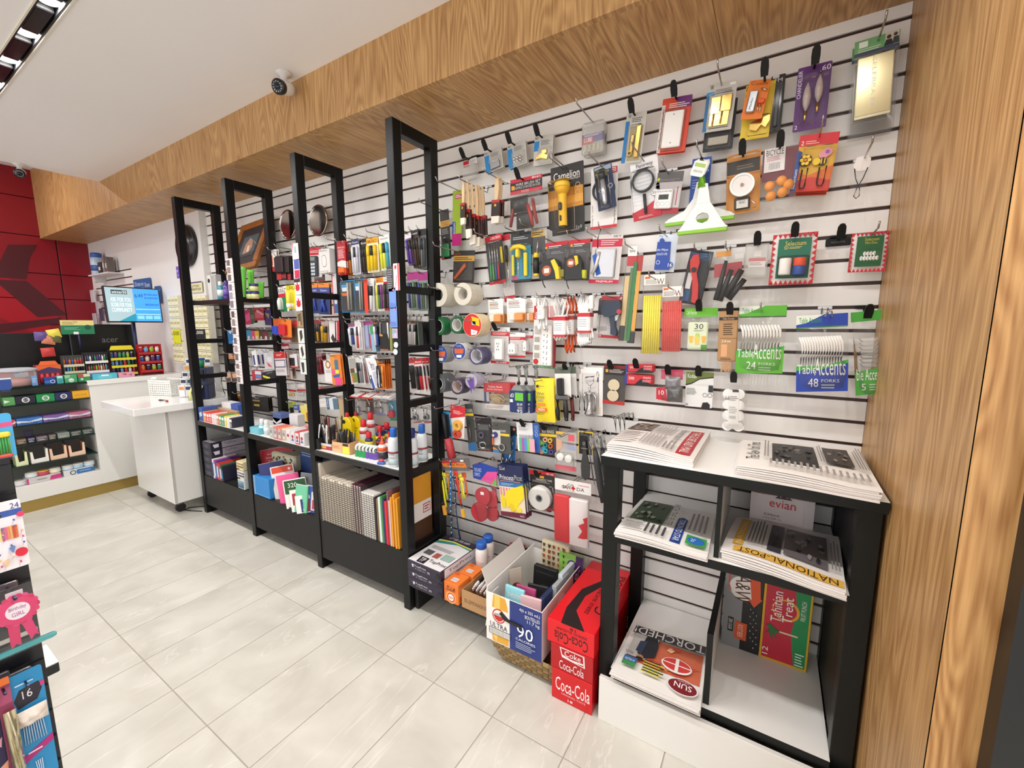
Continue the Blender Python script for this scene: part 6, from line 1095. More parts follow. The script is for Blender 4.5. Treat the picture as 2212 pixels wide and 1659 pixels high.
carton('cola_carton','red zero sugar cola carton with black ribbon on top of the stack',-.928,-.743,-.478,-.02,.2255,.318,mat('#e01420',.3),
       [('x',.16,.4,.88,.86,'Coca-Cola','#1c0a0c',2),('x',.2,.22,.86,.32,'ZERO SUGAR','#2a0c0e',2),('x',.5,.06,.62,.18,'18','#2a0c0e',2)],
       [('s',[(.55,.0),(.72,.0),(.66,.3),(.40,.58),(.42,.8),(.8,1),(.3,1),(.2,.8),(.24,.5),(.5,.3)],'#160b0c'),('x',.72,.12,.97,.75,'Coca-Cola','#1c0a0c',1),('x',.58,.42,.66,.8,'ZERO SUCRE','#2a0c0e',1)],cat='soda carton')
# ================================================================ stationery hanging in the bays
def pens(k,tl,tr,b_,y,head,body,cols,label,n=1,hv=.16,txt=None,tc='#f4f0ec',cat='pens',dy=.014,hook=True,name='pen_pack',extra=(),tip=.03,v0=None,v1=.94):
    m=len(cols);v0=hv+.06 if v0 is None else v0
    pr=[('r',0,0,1,hv,head)]
    if txt:pr.append(('x',.12,hv*.4,.88,hv*.85,txt,tc))
    pr+=list(extra)
    q=[]
    for i,c in enumerate(cols):
        u=(i+.7)/(m+.4);wd=.36/(m+.4)
        q.append(('pen',('t',[(u,v0),(u,v0+.08),(u,v1)],[wd*.7,wd,wd],.008,c),('t',[(u,v0+.02),(u,v0+.3)],wd*1.12,.008,'#26262a' if i%2 else c)))
    return pack(k,name,label,cat,tl,tr,b_,y,body,pr,q,('wire',.5,.05,tip)if hook else None,n=n,dy=dy)
def card(k,tl,tr,b_,y,base,prints,label,cat='package',n=1,name='blister_card',parts=(),hook=True,dy=.014,tip=.03,th=.003):
    return pack(k,name,label,cat,tl,tr,b_,y,base,prints,parts,('wire',.5,.06,tip)if hook else None,n=n,dy=dy,th=th)
W_='#ece9e6'
# ---- bay of sketchbooks, row 1
card('Q',(55,315),(192,295),(95,860),.2,'#b8232c',[('x',.1,.17,.9,.22,'PENCILS','#f0d8d8'),('n',.12,.25,.88,.52,8,'#eec8c8'),('s',[(0,.62),(.5,.57),(1,.6),(1,.8),(0,.74)],'#e8e2de'),('s',[(.1,.8),(.9,.8),(.95,.95),(.1,.97)],'#e0702c')],'red card of orange pencil sharpeners','sharpener',2,parts=[('sharpener',('b',.2,.78,.85,.95,.002,.014,'#e8742c'))])
pens('Q',(205,370),(292,350),(240,880),.17,'#8a7a80','#a86428',['#b5661f','#c97a2a'],'amber marker pair behind the red sharpener card',2)
pens('Q',(290,285),(415,260),(345,860),.2,'#2f3560','#cfcfd8',['#d8d8e2','#e8e8ee','#c8c8d4'],'navy topped pack of silver white pens',3,txt='Sharpie')
pens('Q',(430,300),(540,270),(440,850),.19,'#1d1a1a','#3a3230',['#2c2624','#4a3e38','#26211f'],'black topped pack of dark brown pens',3,txt='fine')
pens('Q',(535,270),(725,235),(575,830),.2,'#f0a420','#e9e0c8',['#f2c81e','#f0d52a','#e8bc18'],'orange topped pack of yellow highlighters',3,txt='BiC',tc='#3a2408',extra=[('r',0,.38,.28,.95,'#e8e6da'),('d',.14,.8,.13,'#8ab03a')])
pens('Q',(740,235),(905,190),(755,800),.2,'#efeeea','#e4efe0',['#e8e83a','#f0ee5a','#4aa8c8'],'white topped pack of neon yellow highlighters',3,txt='Sharpie',tc='#3a3a3a')
pens('Q',(1165,200),(1262,165),(1170,720),.2,'#e6e2e0','#5a3f8a',['#5a3f92','#6a4aa0'],'purple marker pack seen through the frame',2,extra=[('r',.3,.72,.7,.9,'#efeeee'),('x',.38,.74,.62,.88,'||||','#333',1)])
pens('Q',(1250,150),(1382,110),(1290,760),.19,'#1b1819','#3f3024',['#4a3828','#5c4630','#3a2c20'],'black topped bronze pen pack by the rear post',4,txt='premier')
pens('Q',(1385,120),(1512,100),(1400,770),.18,'#1b1819','#5c5e60',['#6a6c70','#7c7e82','#54565a'],'black topped graphite pen pack by the rear post',4)
# row 2
for tl,tr,b_,lab,c1 in(((115,960),(342,935),(140,1475),'blue edged blister with orange flash and mechanical pencil','#e8742c'),((342,930),(512,915),(350,1470),'blue edged blister with two gold tipped pens','#3a2f6a')):
    card('Q',tl,tr,b_,.2,'#1f84b8',[('r',.04,.03,.96,.97,'#3c3a3a'),('r',.06,.12,.6,.22,'#4aa8dc'),('s',[(.08,.22),(.6,.22),(.4,.34),(.12,.34)],'#e6eef2'),('s',[(.06,.38),(.45,.38),(.7,.26),(.72,.48),(.1,.48)],c1)],lab,'pens',3,parts=[('pen',('t',[(.6,.1),(.6,.92)],.05,.01,'#b8b4a8')),('pen',('t',[(.8,.1),(.8,.92)],.05,.01,'#8a867c')),bl(.04,.08,.96,.95,.02)])
card('Q',(492,925),(548,920),(528,1480),.21,'#d8402a',[('r',.1,.05,.9,.1,'#b83020')],'long bright red strip card between pen blisters','card')
pens('Q',(538,915),(662,910),(592,1450),.19,'#e6e3e2','#dcd9da',['#4a4a4e','#e9e8e8'],'white pack with one dark grey marker',3)
pens('Q',(690,905),(812,890),(725,1450),.2,'#e88a24','#e9e8d8',['#e4e05a','#3f8a54','#8a3a8c'],'orange topped pack of rainbow highlighters',2,txt='BiC',tc='#3a2008')
pens('Q',(815,880),(930,870),(835,1440),.2,'#e8e4e2','#b8262e',['#3a302c','#4c423e'],'white and red pack with a fat black marker',3,txt='Sharpie',tc='#3a3a3a')
for i,(tl,tr,b_)in enumerate((((1200,830),(1375,800),(1215,1440)),((1380,830),(1535,815),(1385,1450)))):
    pens('Q',tl,tr,b_,.18,'#a02a78','#7a8a7c',['#3a4a90','#8a8c90','#5f7a5c','#9a9c9e'],('magenta topped marker pack seen through the frame rungs','magenta topped marker pack against the rear post')[i],3,hv=.2,cat='markers')
# row 3
pens('R',(220,130),(308,118),(240,470),.2,'#8a5a7a','#c9cdd8',['#e2e6ee','#3a4a90'],'white and blue correction pen pack',3)
pens('R',(315,80),(412,75),(350,520),.21,'#dcd6d8','#e0dadc',['#efeaea','#c83a3c','#efeaea'],'white rounded pack with red stripe pens',3)
card('R',(430,100),(512,90),(450,500),.19,'#8a8fb0',[('r',0,0,1,.14,'#a03a80'),('s',[(.1,.2),(.9,.15),(.8,.9),(.3,.95)],'#a0a6c4')],'lilac translucent pen pouch','pens',3)
card('R',(520,100),(592,88),(540,560),.19,'#8fb0c8',[('r',0,0,1,.12,'#b03a84'),('s',[(.2,.15),(1,.12),(.9,.4),(.3,.45)],'#4a9a5c'),('r',.0,.4,.2,.95,'#c8485c')],'pale blue pen pouch with green flash','pens',3)
pens('R',(595,90),(672,80),(602,480),.2,'#1e1b1b','#262324',['#e4e4ea','#2f4fb0'],'black pack holding one blue pen',2,txt='BiC',tc='#e0802c')
card('R',(680,92),(830,95),(690,525),.2,'#1b191a',[('x',.05,.05,.2,.45,'Intensity','#eceaea',1),('r',.05,.46,.35,.52,'#d89a3a'),('r',.35,.03,.8,.42,'#3a3a3e'),('s',[(.8,.05),(.95,.05),(.98,.6),(.85,.4)],'#e8e4e2'),('r',.1,.96,.9,.99,'#c8602c')],'black INTENSITY marker pack with white edge','markers',4)
card('R',(835,70),(872,70),(842,530),.2,'#8a8a4c',[('r',0,0,1,.15,'#8a2a5c')],'narrow olive pen sleeve at the post','pens',3)
pens('R',(1112,90),(1252,95),(1115,460),.2,'#1a1818','#1f1d1e',['#cfcac8','#c4bfbd','#b9b4b2','#cfcac8'],'black pack of silver capped pens behind the post',2,txt='BiC',tc='#e0802c',v0=.12)
card('R',(1255,100),(1330,95),(1275,455),.2,'#141415',[('r',0,.05,.12,1,'#5a8a5c')],'black pen card with green edge, in a row of four','pens',4,dy=.03)
# row 4
card('R',(215,620),(337,600),(240,1038),.2,'#cfcdc8',[('r',.1,.1,.9,.45,'#a8a49e'),('s',[(.1,.45),(.6,.45),(.6,.6),(.1,.6)],'#6a4a34'),('s',[(.15,.6),(.9,.62),(.9,.95),(.2,.95)],'#7a8a4a'),('r',.2,.7,.4,.95,'#c8703a')],'clear fronted pack of coloured leads','pens',3)
pens('R',(338,620),(432,610),(346,1040),.2,'#e2dfde','#e6e3e2',['#1f1f22','#9a9a9c','#8a8a8c'],'white pack with a black eraser head pencil',3)
pens('R',(436,640),(478,630),(442,1040),.18,'#e2dfde','#d8d4d4',['#9a6a6c'],'narrow white pencil pack with rosy pencil',2)
card('R',(482,640),(616,592),(492,1112),.21,'#e4e3e8',[('r',0,0,1,.14,'#efeeee'),('s',[(0,.7),(.2,.62),(.3,1),(.05,1)],'#2f4a9a'),('d',.13,.6,.07,'#1f1f2a'),('x',.35,.25,.75,.45,'MICRO','#8a8898'),*[('r',.4+.12*i,.5,.46+.12*i,.95,'#b4b6c4')for i in range(4)]],'white and blue pack of slim micro pens','pens',2)
card('R',(582,745),(652,700),(602,1120),.19,'#2e3f94',[('r',.2,.2,.5,.9,'#4058b8')],'solid blue sleeve of ball pens','pens',3)
pens('R',(640,660),(762,660),(702,1105),.2,'#26201f','#d8752a',['#1b1b1c','#2a2a2c','#e88a3a'],'black and orange pack of black mechanical pencils',4,txt='BiC',tc='#e08a2c',extra=[('r',0,.02,.25,.5,'#e6a03c')])
t=MB()
pens('R',(1122,650),(1202,640),(1137,1130),.19,'#a8262e','#c8b8b4',['#1c1a1b','#262425','#1c1a1b'],'red topped pack of black markers behind the post',2)
pens('R',(1205,665),(1322,650),(1257,1150),.2,'#c8242c','#e6e0de',['#2a2a2c','#c8242c'],'white and red marker pack with red tip, in a row of four',4,txt='Sharpie',tc='#fff',dy=.025,cat='markers')
# row 5: locks
for tl,tr,b_,c,lab in(((335,1240),(412,1240),(342,1500),'#b8b4b0','clear pack with long shackle padlock'),((480,1242),(592,1250),(482,1470),'#6a4a3c','brown card with small brass lock and red foot'),((600,1250),(792,1270),(602,1482),'#9aa4ae','silver laminated padlock in clear pack'),((812,1282),(932,1280),(827,1580),'#5a94ac','blue and teal lock card with red dial')):
    pt=[('shackle',('t',[(.3,.5),(.3,.3),(.4,.18),(.6,.18),(.7,.3),(.7,.5)],.045,.012,'chrome')),('lock_body',('b',.22,.48,.78,.82,.002,.024,mat('#a8a8aa',.25,.8)if c!='#5a94ac' else '#b8323c')),bl(.05,.1,.95,.95,.03)]
    card('R',tl,tr,b_,.14,'haze' if c in('#b8b4b0','#9aa4ae')else c,[('r',.1,.86,.9,.97,'#c84a34' if c=='#6a4a3c' else('#2a8a4c' if c=='#5a94ac' else '#8a8ab8'))],lab,'padlock',1,'padlock_pack',pt,tip=.08)
for tl,tr,b_,lab in(((1160,1390),(1302,1380),(1172,1620),'round dial combination padlock in clear pack'),((1320,1382),(1462,1375),(1332,1620),'long clear pack of keys beside the dial padlock')):
    card('R',tl,tr,b_,.12,'haze',[('r',.05,.88,.95,.97,'#b8464a')],lab,'padlock',1,'padlock_pack',[('shackle',('t',[(.35,.4),(.35,.15),(.5,.06),(.65,.15),(.65,.4)],.06,.014,'chrome')),('dial',('d',.5,.6,.24,.002,.02,mat('#9a9a9c',.25,.8)),('d',.5,.6,.12,.02,.024,'#26262a')),bl(.05,.05,.95,.95,.03)])
for i,(a,b2,c)in enumerate((((320,1150),(480,1190),'#c8302c'),((500,1155),(650,1195),'#d04038'),((660,1165),(800,1200),'#a8a0a0'),((810,1175),(925,1205),'#b8b4b4'))):
    P=at(*cp('R',a),y=-.19);Q2=at(*cp('R',b2),y=-.12)
    t=thing('pen_tray_pack',('red','scarlet','grey','pale grey')[i]+' flat pack resting over the padlock hooks','package',((P.x+Q2.x)/2,-.155,Q2.z),(.25,0,0));MB().bbox(-.045,.045,-.045,.045,0,.008,c,.002).build('card',t);MB().bbox(-.03,.03,-.044,.02,.008,.014,'#d8d0cc',.002).build('content',t)
    a0=at(*cp('R',((a[0]+b2[0])/2,a[1])),y=-.12);wire_hook(t.location.x,t.location.z+.004,-.15,t['label'][:40].rsplit(' ',1)[0],'wire',.03)
# ---- seen between the posts of the third frame
pens('L',(245,330),(342,320),(262,640),.18,'#8a2a34','#4a3a34',['#2a2624','#e2a02c','#2a2624'],'maroon topped pack with a yellow pencil',3)
pens('L',(345,340),(442,345),(370,640),.18,'#b8a8a0','#a89a8c',['#d8a42a','#c89622'],'taupe pack with two golden pencils',3)
card('L',(450,330),(542,330),(502,630),.18,'#e9e3e4',[('x',.1,.08,.9,.15,'Papierway','#8a7a80'),('s',[(.2,.8),(.5,.6),(1,.95),(.5,1)],'#3a2a2c')],'white stationery card beside the golden pencils',n=3)
card('L',(535,335),(592,340),(572,610),.18,'#b8343c',[('r',.3,.05,.5,.95,'#e8d8d8')],'red and white slim card at the rear post',n=2)
card('K',(730,720),(930,700),(775,1200),.16,'#d8d4d2',[('r',0,0,1,.26,'#c2222e'),('n',.1,.1,.9,.2,2,'#f0c0c4')],'desk calculator pack with red header','calculator',1,'calculator_pack',[('calculator',('b',.05,.3,.78,.98,.002,.02,'#3a4048')),('display',('b',.12,.34,.7,.46,.02,.022,'#7a8478')),('keys',*[('b',.1+.16*i,.54+.11*j,.22+.16*i,.62+.11*j,.02,.024,'#cdd6de')for i in range(4)for j in range(4)])])
P0,P1,P2=at(*cp('K',(885,750)),y=-.2),at(*cp('K',(1062,748)),y=-.2),at(*cp('K',(895,1140)),y=-.2)
carton('mouse_box','white computer mouse box hanging beside the calculator',P0.x,P1.x,-.2,-.14,P2.z,P0.z,'#e6e2e0',[('s',[(.28,.3),(.42,.24),(.6,.26),(.7,.4),(.7,.68),(.56,.76),(.36,.74),(.28,.6)],'#9a8e8c'),('s',[(.31,.32),(.43,.27),(.58,.29),(.67,.42),(.67,.66),(.55,.73),(.37,.71),(.31,.58)],'#eae6e6'),('x',.1,.04,.8,.1,'Mouse','#8a8684'),('n',.1,.9,.9,.95,1,'#b8b2b0')],cat='computer mouse')
wire_hook((P0.x+P1.x)/2,P0.z+.006,-.2,'the white computer mouse box','wire',.05)
card('K',(820,1165),(990,1150),(835,1270),.13,'#6a6668',[('r',.1,.2,.9,.6,'#8a8688'),('r',.0,.8,1,1,'#a83a40')],'small grey calculator pack below the mouse box','calculator',hook=False)
for i,(tl,tr,b_)in enumerate((((775,1300),(872,1290),(800,1790)),((885,1290),(1062,1288),(905,1800)))):
    card('K',tl,tr,b_,.16,'#e08a3a',[('r',0,.15,1,.3,'#3a4a94'),('r',0,.3,1,1,'#26386e'),('x',.2,.2,.8,.27,'Scissors','#e8e8f0')],('orange topped scissors card partly hidden by the post','orange topped navy scissors card')[i],'scissors',2,'scissors_pack',[('scissors',('t',[(.3,.4),(.5,.6),(.7,.9)],[.04,.06,.09],.01,'#3a52b0'),('t',[(.7,.4),(.5,.6),(.3,.9)],[.04,.06,.09],.01,'#3a52b0'))])
card('K',(1100,1140),(1180,1130),(1115,1800),.17,'#d8d6d8',[('r',0,0,.2,1,'#c84a54'),('r',.2,.5,1,.98,'#3a6a9c'),('d',.6,.7,.3,'#dfe6ee')],'white and blue card against the rear post',n=2)
pens('L',(270,790),(348,780),(290,1080),.18,'#8a6a70','#7a2a34',['#8a2a34','#6a2028','#8a2a34'],'maroon pencil pack beside the sticky notes',3)
card('L',(370,880),(482,870),(385,1180),.19,'#e9e6e6',[('o',.55,.22,.3,.24,'#8a4a3c'),('o',.55,.22,.24,.18,'#d8a04a'),('n',.2,.45,.8,.6,3,'#b0aaa8')],'white notepad with a small rainbow','notepad',2)
card('L',(462,810),(602,800),(522,1220),.2,'#ef8a3a',[('r',.0,.0,.45,.45,'#f0a04a'),('r',.4,.18,.75,.5,'#4a7a9c'),('r',.05,.5,.4,.64,'#f05a94'),('r',.4,.5,.75,.62,'#e8e84a'),('s',[(.1,.68),(.8,.64),(.75,.74),(.2,.76)],'#2a6ab0'),('r',.3,.76,.95,1,'#f0508c')],'neon sticky notes in orange, pink and yellow','sticky notes',2)
card('L',(300,1245),(395,1255),(302,1320),.15,'#c83a34',[('n',.1,.2,.9,.8,3,'#f0b0a8')],'red staple card below the rainbow notepad',hook=True)
card('L',(400,1248),(480,1252),(402,1320),.15,'#b8343c',[('n',.1,.2,.9,.8,3,'#f0b0a8')],'crimson staple card beside the red one',hook=True)
card('L',(312,1405),(405,1400),(316,1525),.12,'#e4e0de',[('n',.1,.3,.9,.6,2,'#c8c4c2')],'blank white envelope pack low in the bay','envelopes')
card('L',(410,1395),(560,1390),(418,1560),.14,'#dfe6ec',[('r',.0,.0,.25,1,'#3a5a80'),('r',.6,.1,1,1,'#5a7a90'),('x',.04,.1,.2,.8,'CARD','#dfe8f0',1)],'blue and white index card pack','index cards',3)
card('L',(572,1370),(650,1368),(575,1800),.15,'#c9b28c',[('r',0,0,1,.12,'#a8988a'),*[('r',0,.15+.06*i,1,.155+.06*i,'#a8906a')for i in range(14)]],'tall tan wooden stick pack at the rear post','craft sticks',2)
# ---- bay of exercise books
card('K',(105,760),(202,740),(122,1110),.16,'#e8e0dc',[('r',0,.25,.3,.7,'#d8602c'),('s',[(0,.75),(1,.85),(1,1),(0,1)],'#c8302c'),('x',.2,.05,.9,.14,'Papierway','#6a6462')],'white and orange card near the rear post',n=2)
card('K',(185,862),(342,840),(215,1250),.18,'#2a2024',[('r',.05,.72,.5,.98,'#b8343c'),('r',.5,.78,1,.94,'#8a2a30'),('r',.62,.48,.85,.58,'#d8d4d2')],'black phone case pack with red foot','phone case',2,parts=[('case',('b',.08,.05,.92,.7,.002,.018,'#33262b'))])
card('K',(335,850),(432,845),(390,1240),.17,'#26201f',[('r',.1,.75,.9,.98,'#a83038')],'second black phone case pack with red foot','phone case',2,parts=[('case',('b',.08,.05,.92,.7,.002,.014,'#2c2424'))])
card('H',(885,888),(962,872),(895,1085),.18,'#eee8e6',[('x',.06,.08,.95,.26,'KRAZY','#1c1a1a'),('r',0,.28,1,.42,'#c8283a'),('r',0,.42,1,1,'#1f7a4a'),('d',.85,.95,.1,'#e8f0e8')],'white and green instant glue card','glue',2,parts=[('glue_tube',('l',.3,.45,.92,[(.12,0),(.13,.7),(.05,1)],.02,'#e8ece6'))])
card('H',(950,872),(1026,866),(985,1055),.2,'#e8d42a',[('x',.12,.05,.9,.2,'UHU','#1c1a12'),('r',.1,.3,.5,.9,'#d0b81e')],'bright yellow glue stick card','glue',2,parts=[('glue_stick',('l',.55,.3,.95,[(.16,0),(.17,.9),(.1,1)],.02,'#f0e04a'),('l',.55,.78,.96,[(.17,0),(.175,1)],.02,'#f4f2e8'))])
card('J',(760,195),(905,190),(800,440),.2,'#d8652a',[('r',.1,.45,.9,.98,'#2f4fb0')],'orange bag of blue sharpeners','sharpener',1,parts=[('sharpener',('b',.05,.45,.45,.95,.002,.02,'#2f4fc0')),('sharpener',('b',.5,.45,.95,1.0,.002,.02,'#2a48b0'))])
card('J',(880,200),(1030,210),(920,460),.21,'#e07a2c',[('d',.4,.1,.06,'#5a2a10')],'orange bag with a red sharpener box','sharpener',1,parts=[('sharpener_box',('b',.0,.3,.6,.9,.002,.024,'#c8242f'))])
card('J',(1010,215),(1160,210),(1040,555),.18,'#8a5a4a',[('r',0,.05,1,.3,'#b83a3c'),('r',.1,.35,.9,.95,'#5a4a3a'),('r',.7,.4,1,.9,'#b89a2a')],'red and brown compass set pack','package',3)
for i,(a,b2)in enumerate((((885,480),(1015,552)),((845,570),(990,650)))):
    card('J',a,(b2[0],a[1]),(a[0],b2[1]),.14,'#c8303a',[('s',[(0,.3),(.5,.5),(1,.4),(1,.9),(0,1)],'#e8e0e0')],('red and white tape flag card, upper','red and white tape flag card, lower')[i])
card('J',(325,75),(412,55),(340,290),.18,'#c22a5c',[('s',[(.1,.35),(.9,.2),(.9,.7),(.2,.8)],'#e05a8c')],'pink bag of sweets on the peg row','sweets',2)
card('J',(412,65),(472,55),(422,262),.18,'#3a5a40',[('r',.1,.4,.9,.7,'#5a7a5c')],'dark green bag of sweets on the peg row','sweets',2)
card('J',(472,42),(632,32),(482,225),.18,'#b8283a',[('n',.1,.35,.9,.8,4,'#e08a94'),('s',[(.3,.1),(.9,.5),(.8,.6),(.2,.3)],'#e0a0a8')],'red bag of sweets on the peg row','sweets',2)
card('J',(622,62),(722,52),(652,292),.18,'#3a2f66',[('s',[(.1,.2),(.8,.3),(.6,.6)],'#8a8a4a')],'purple bag of sweets on the peg row','sweets',2)
for tl,tr,b_,c,lab in(((350,335),(425,332),(362,505),'#3a8ab0','teal'),((425,345),(480,342),(435,505),'#d84a7a','rose pink'),((470,350),(545,345),(480,500),'#d8a82c','mustard'),((545,355),(605,355),(555,500),'#4a3a2c','dark brown'),((605,360),(690,360),(615,505),'#7a2f3c','maroon'),((690,365),(745,365),(697,505),'#3a6a4c','bottle green')):
    card('J',tl,tr,b_,.17,c,[('r',.0,.0,1,.2,'#2a2624'),('d',.5,.85,.2,'#d8d0c8')],lab+' candy pack above the marker row','sweets',2)
card('J',(440,672),(502,662),(446,910),.21,'#e2e0e2',[('r',.1,.3,.5,.9,'#2f3f7a')],'white and navy correction roller pack, in a row of four','correction tape',4,dy=.03)
card('J',(620,682),(762,690),(640,940),.18,'#c9c9cc',[('s',[(.2,.6),(.6,.75),(.8,.9),(.4,.85)],'#d84a6a'),('r',.35,.3,.8,.6,'#e0e0e4')],'grey card with pink ribbon shape',n=2)
card('J',(770,692),(932,682),(772,1040),.21,'#d8d2d4',[('r',0,0,1,.28,'#c8282c'),('n',.2,.1,.8,.2,2,'#f4c8c8'),('r',.0,.34,.95,.66,'#5a5470'),('r',.06,.38,.9,.62,'#ded8dc'),('r',.1,.74,.8,.84,'#b8b2b4')],'red topped alphabet stamp pack','stamps',2)
card('J',(935,690),(985,690),(905,1080),.19,'#a88a7c',[('s',[(.1,.3),(.9,.5),(.7,.9),(.2,.9)],'#6a4a3c')],'brown bear printed bag, one of two',n=2,dy=.04)
card('J',(992,722),(1112,722),(1012,932),.18,'#d8d4d6',[('r',.05,.28,.7,.85,'#241c20'),('r',0,.88,1,1,'#b83038')],'white pack with black wallet and red foot',n=2)
card('J',(1115,700),(1215,700),(1130,960),.15,'haze',[('r',.2,.05,.9,.3,'#b83a3c'),('r',.3,.3,.8,.38,'#c8a84a')],'clear bag with red label by the third frame')
card('J',(440,962),(582,972),(452,1160),.17,'#a83040',[('r',.35,.05,1,.3,'#cfd6e2'),('r',.4,.35,1,.55,'#5a82b8'),('r',.4,.62,1,.82,'#c8d4e4')],'red and blue aspirin card stack','medicine',2)
card('J',(600,1002),(792,962),(604,1122),.17,'#1d1c1e',[('s',[(.0,.3),(.55,.75),(.52,1),(0,.55)],'#d8d43a'),('r',.3,.1,.8,.3,'#5a5a60')],'black blister card with yellow flash',n=2)
for tl,tr,b_,lab in(((980,1152),(1102,1162),(982,1402),'clear bag of brass drawing pins'),((1105,1152),(1242,1150),(1112,1402),'clear bag of silver safety pins')):
    card('J',tl,tr,b_,.12,'haze',[('s',[(.1,.1),(.9,.1),(.8,.3),(.2,.25)],'#e4dcdc'),('r',.05,.38,.95,.5,'#b83a40')],lab,'pins',parts=[('pins',*[('B',.25+.17*(i%4),.6+.09*(i//4),.07,.01,'brass' if 'brass' in lab else 'chrome')for i in range(8)])])
card('J',(990,1442),(1092,1440),(1002,1700),.12,'#a8b83a',[('r',.1,.3,.9,.6,'#26262a'),('r',.1,.65,.9,.95,'#d8d4c8')],'lime card with black gadget low in the bay')
card('J',(1062,1480),(1142,1490),(1072,1720),.14,'#3a5aa8',[('r',.1,.3,.9,.98,'#cdb89a'),('x',.2,.05,.8,.2,'BAY','#dfe8f4')],'blue topped tan card low in the bay')
card('J',(1162,1472),(1272,1470),(1172,1720),.14,'#e8d88a',[('r',.2,.3,.7,.9,'#f0d84a'),('r',.7,.5,1,.98,'#d85a2c')],'pale yellow bottle card low in the bay')
card('J',(442,1362),(682,1382),(452,1565),.12,'#211d18',[('r',.05,.2,.5,.3,'#8a7a4a'),('r',.1,.5,.45,.65,'#b89a4a'),('r',.55,.3,.9,.8,'#2a2622')],'black and gold battery card row','batteries',3)
card('J',(192,1305),(275,1305),(205,1470),.12,'#7a4a2c',[('r',.1,.1,.9,.3,'#c89a4a'),('r',.2,.5,.8,.8,'#3a2a1c')],'brown battery card beside the first frame','batteries')
# ---- bay of copy paper
card('J',(75,372),(167,362),(95,572),.16,'#2f78b8',[('s',[(.1,.05),(.9,.05),(.5,.3)],'#dfe8f0'),('d',.85,.85,.12,'#e8eef4')],'blue postal pouch by the white column','pouch')
card('J',(52,712),(162,712),(62,865),.16,'#3a332f',[('r',.05,.05,.95,.55,'#d89a74'),('d',.7,.5,.06,'#c8603a')],'black and peach headphones card','headphones',2)
card('J',(165,742),(245,735),(182,890),.16,'#4a423c',[('r',.05,.05,.95,.4,'#d08a60')],'dark and peach charger card','charger',2)
card('J',(32,1005),(122,985),(62,1150),.18,'#b89a8a',[('s',[(.1,.2),(.8,.1),(.9,.5),(.3,.6)],'#e0b8a0'),('r',.2,.6,.9,.95,'#5a544e')],'beige cable bag over the first frame rung','cable')
card('J',(130,1005),(242,985),(152,1150),.17,'#a88a7c',[('s',[(.1,.2),(.9,.1),(.9,.5),(.2,.55)],'#dca88c'),('r',.1,.6,.9,.95,'#4a4a48')],'pinkish cable bag over the first frame rung','cable')
t=thing('cable','thin black cable hanging behind the first frame','cable',at(491,860,y=-.1));mb=MB();mb.tube([(0,0,0),(-.03,-.01,.06),(-.05,-.01,.14),(-.02,-.01,.2)],.003,'black');mb.build('cord',t)
# rows of bare hooks
for k,q,y in(('Q',(155,210),.25),('Q',(260,150),.25),('Q',(500,110),.25),('Q',(720,70),.25),('Q',(880,40),.25),('K',(990,540),.24),('K',(750,655),.24),('K',(160,660),.24),('K',(400,620),.24),('U',(1560,190),.24),('U',(1930,240),.24),('R',(130,20),.25),('R',(275,20),.25),('R',(410,20),.25),('R',(590,20),.25),('R',(760,20),.25)):
    P=at(*cp(k,q),y=-y);wire_hook(P.x+.022,P.z-.02,-y+.05,'the bare row above the %s'%('pen packs' if k in 'QR' else 'phone cases'),'wire',.05)
# ================================================================ chrome dishes, picture, wall clock
for q,r_,lab in(((390,340),235,'round chrome dish on the slatwall, partly behind the third frame'),((885,275),250,'round chrome dish on the slatwall, in full view')):
    P=at(*cp('K',q),y=-.06);R=(P-at(*cp('K',(q[0],q[1]+r_)),y=-.06)).length
    t=thing('chrome_dish',lab,'dish',(P.x,-.06,P.z-R),(0,0,0));mt=mat('#b9b2aa',.08,1)
    MB().lathe([(R,0),(R*.97,-.006),(R*.9,.004),(R*.55,.022),(R*.2,.03),(.001,.031)],mt,(0,0,R),32,'y').build('dish',t)
    MB().lathe([(R,-.004),(R*1.03,-.002),(R*1.03,.004),(R,.004),(R,-.004)],mat('#8a6a50',.2,1),(0,0,R),32,'y').build('rim',t);MB().cyl((0,.03,R),.012,.03,'wire','y',10).build('stem',t)
PT,PB=at(504,484,y=-.03),at(542,583,y=-.2);W2=.40;H2=.40;PB.x-=.14
t=thing('framed_picture','wooden framed picture leaning back on hooks over the first bay','picture',PB,(math.atan2(-.17,PT.z-PB.z),-.06,0));FRM=wood('picture_frame_wood','x','z','#a8682c','#7a451a')
for a in((-W2/2,W2/2,0,.05),(-W2/2,W2/2,H2-.05,H2),(-W2/2,-W2/2+.05,.05,H2-.05),(W2/2-.05,W2/2,.05,H2-.05)):MB().bbox(a[0],a[1],-.014,.014,a[2],a[3],FRM,.006).build('frame_bar',t)
MB().box(-W2/2+.05,W2/2-.05,-.002,.002,.05,H2-.05,mat('#2c2024',.6)).build('mount',t)
mb=MB();c_=H2/2;mb.box(-.10,.10,-.0035,-.002,c_-.085,c_+.085,mat('#4c5a60',.4));mb.slab([(-.05,c_-.06),(.02,c_-.07),(.06,c_-.02),(.04,c_+.04),(-.01,c_+.065),(-.05,c_+.02)],-.0042,-.0035,'#b0806c');mb.slab([(.0,c_-.05),(.03,c_-.05),(.02,c_),(-.01,c_)],-.0048,-.0042,'#d8c0a8');mb.slab([(-.10,c_-.085),(.10,c_-.085),(.10,c_-.055),(-.10,c_-.065)],-.0045,-.004,'#3a3c40');mb.build('print',t)
for dx in(-.15,.12):wire_hook(PB.x+dx,PB.z-.004,-.2,'the leaning framed picture','wire',.03)
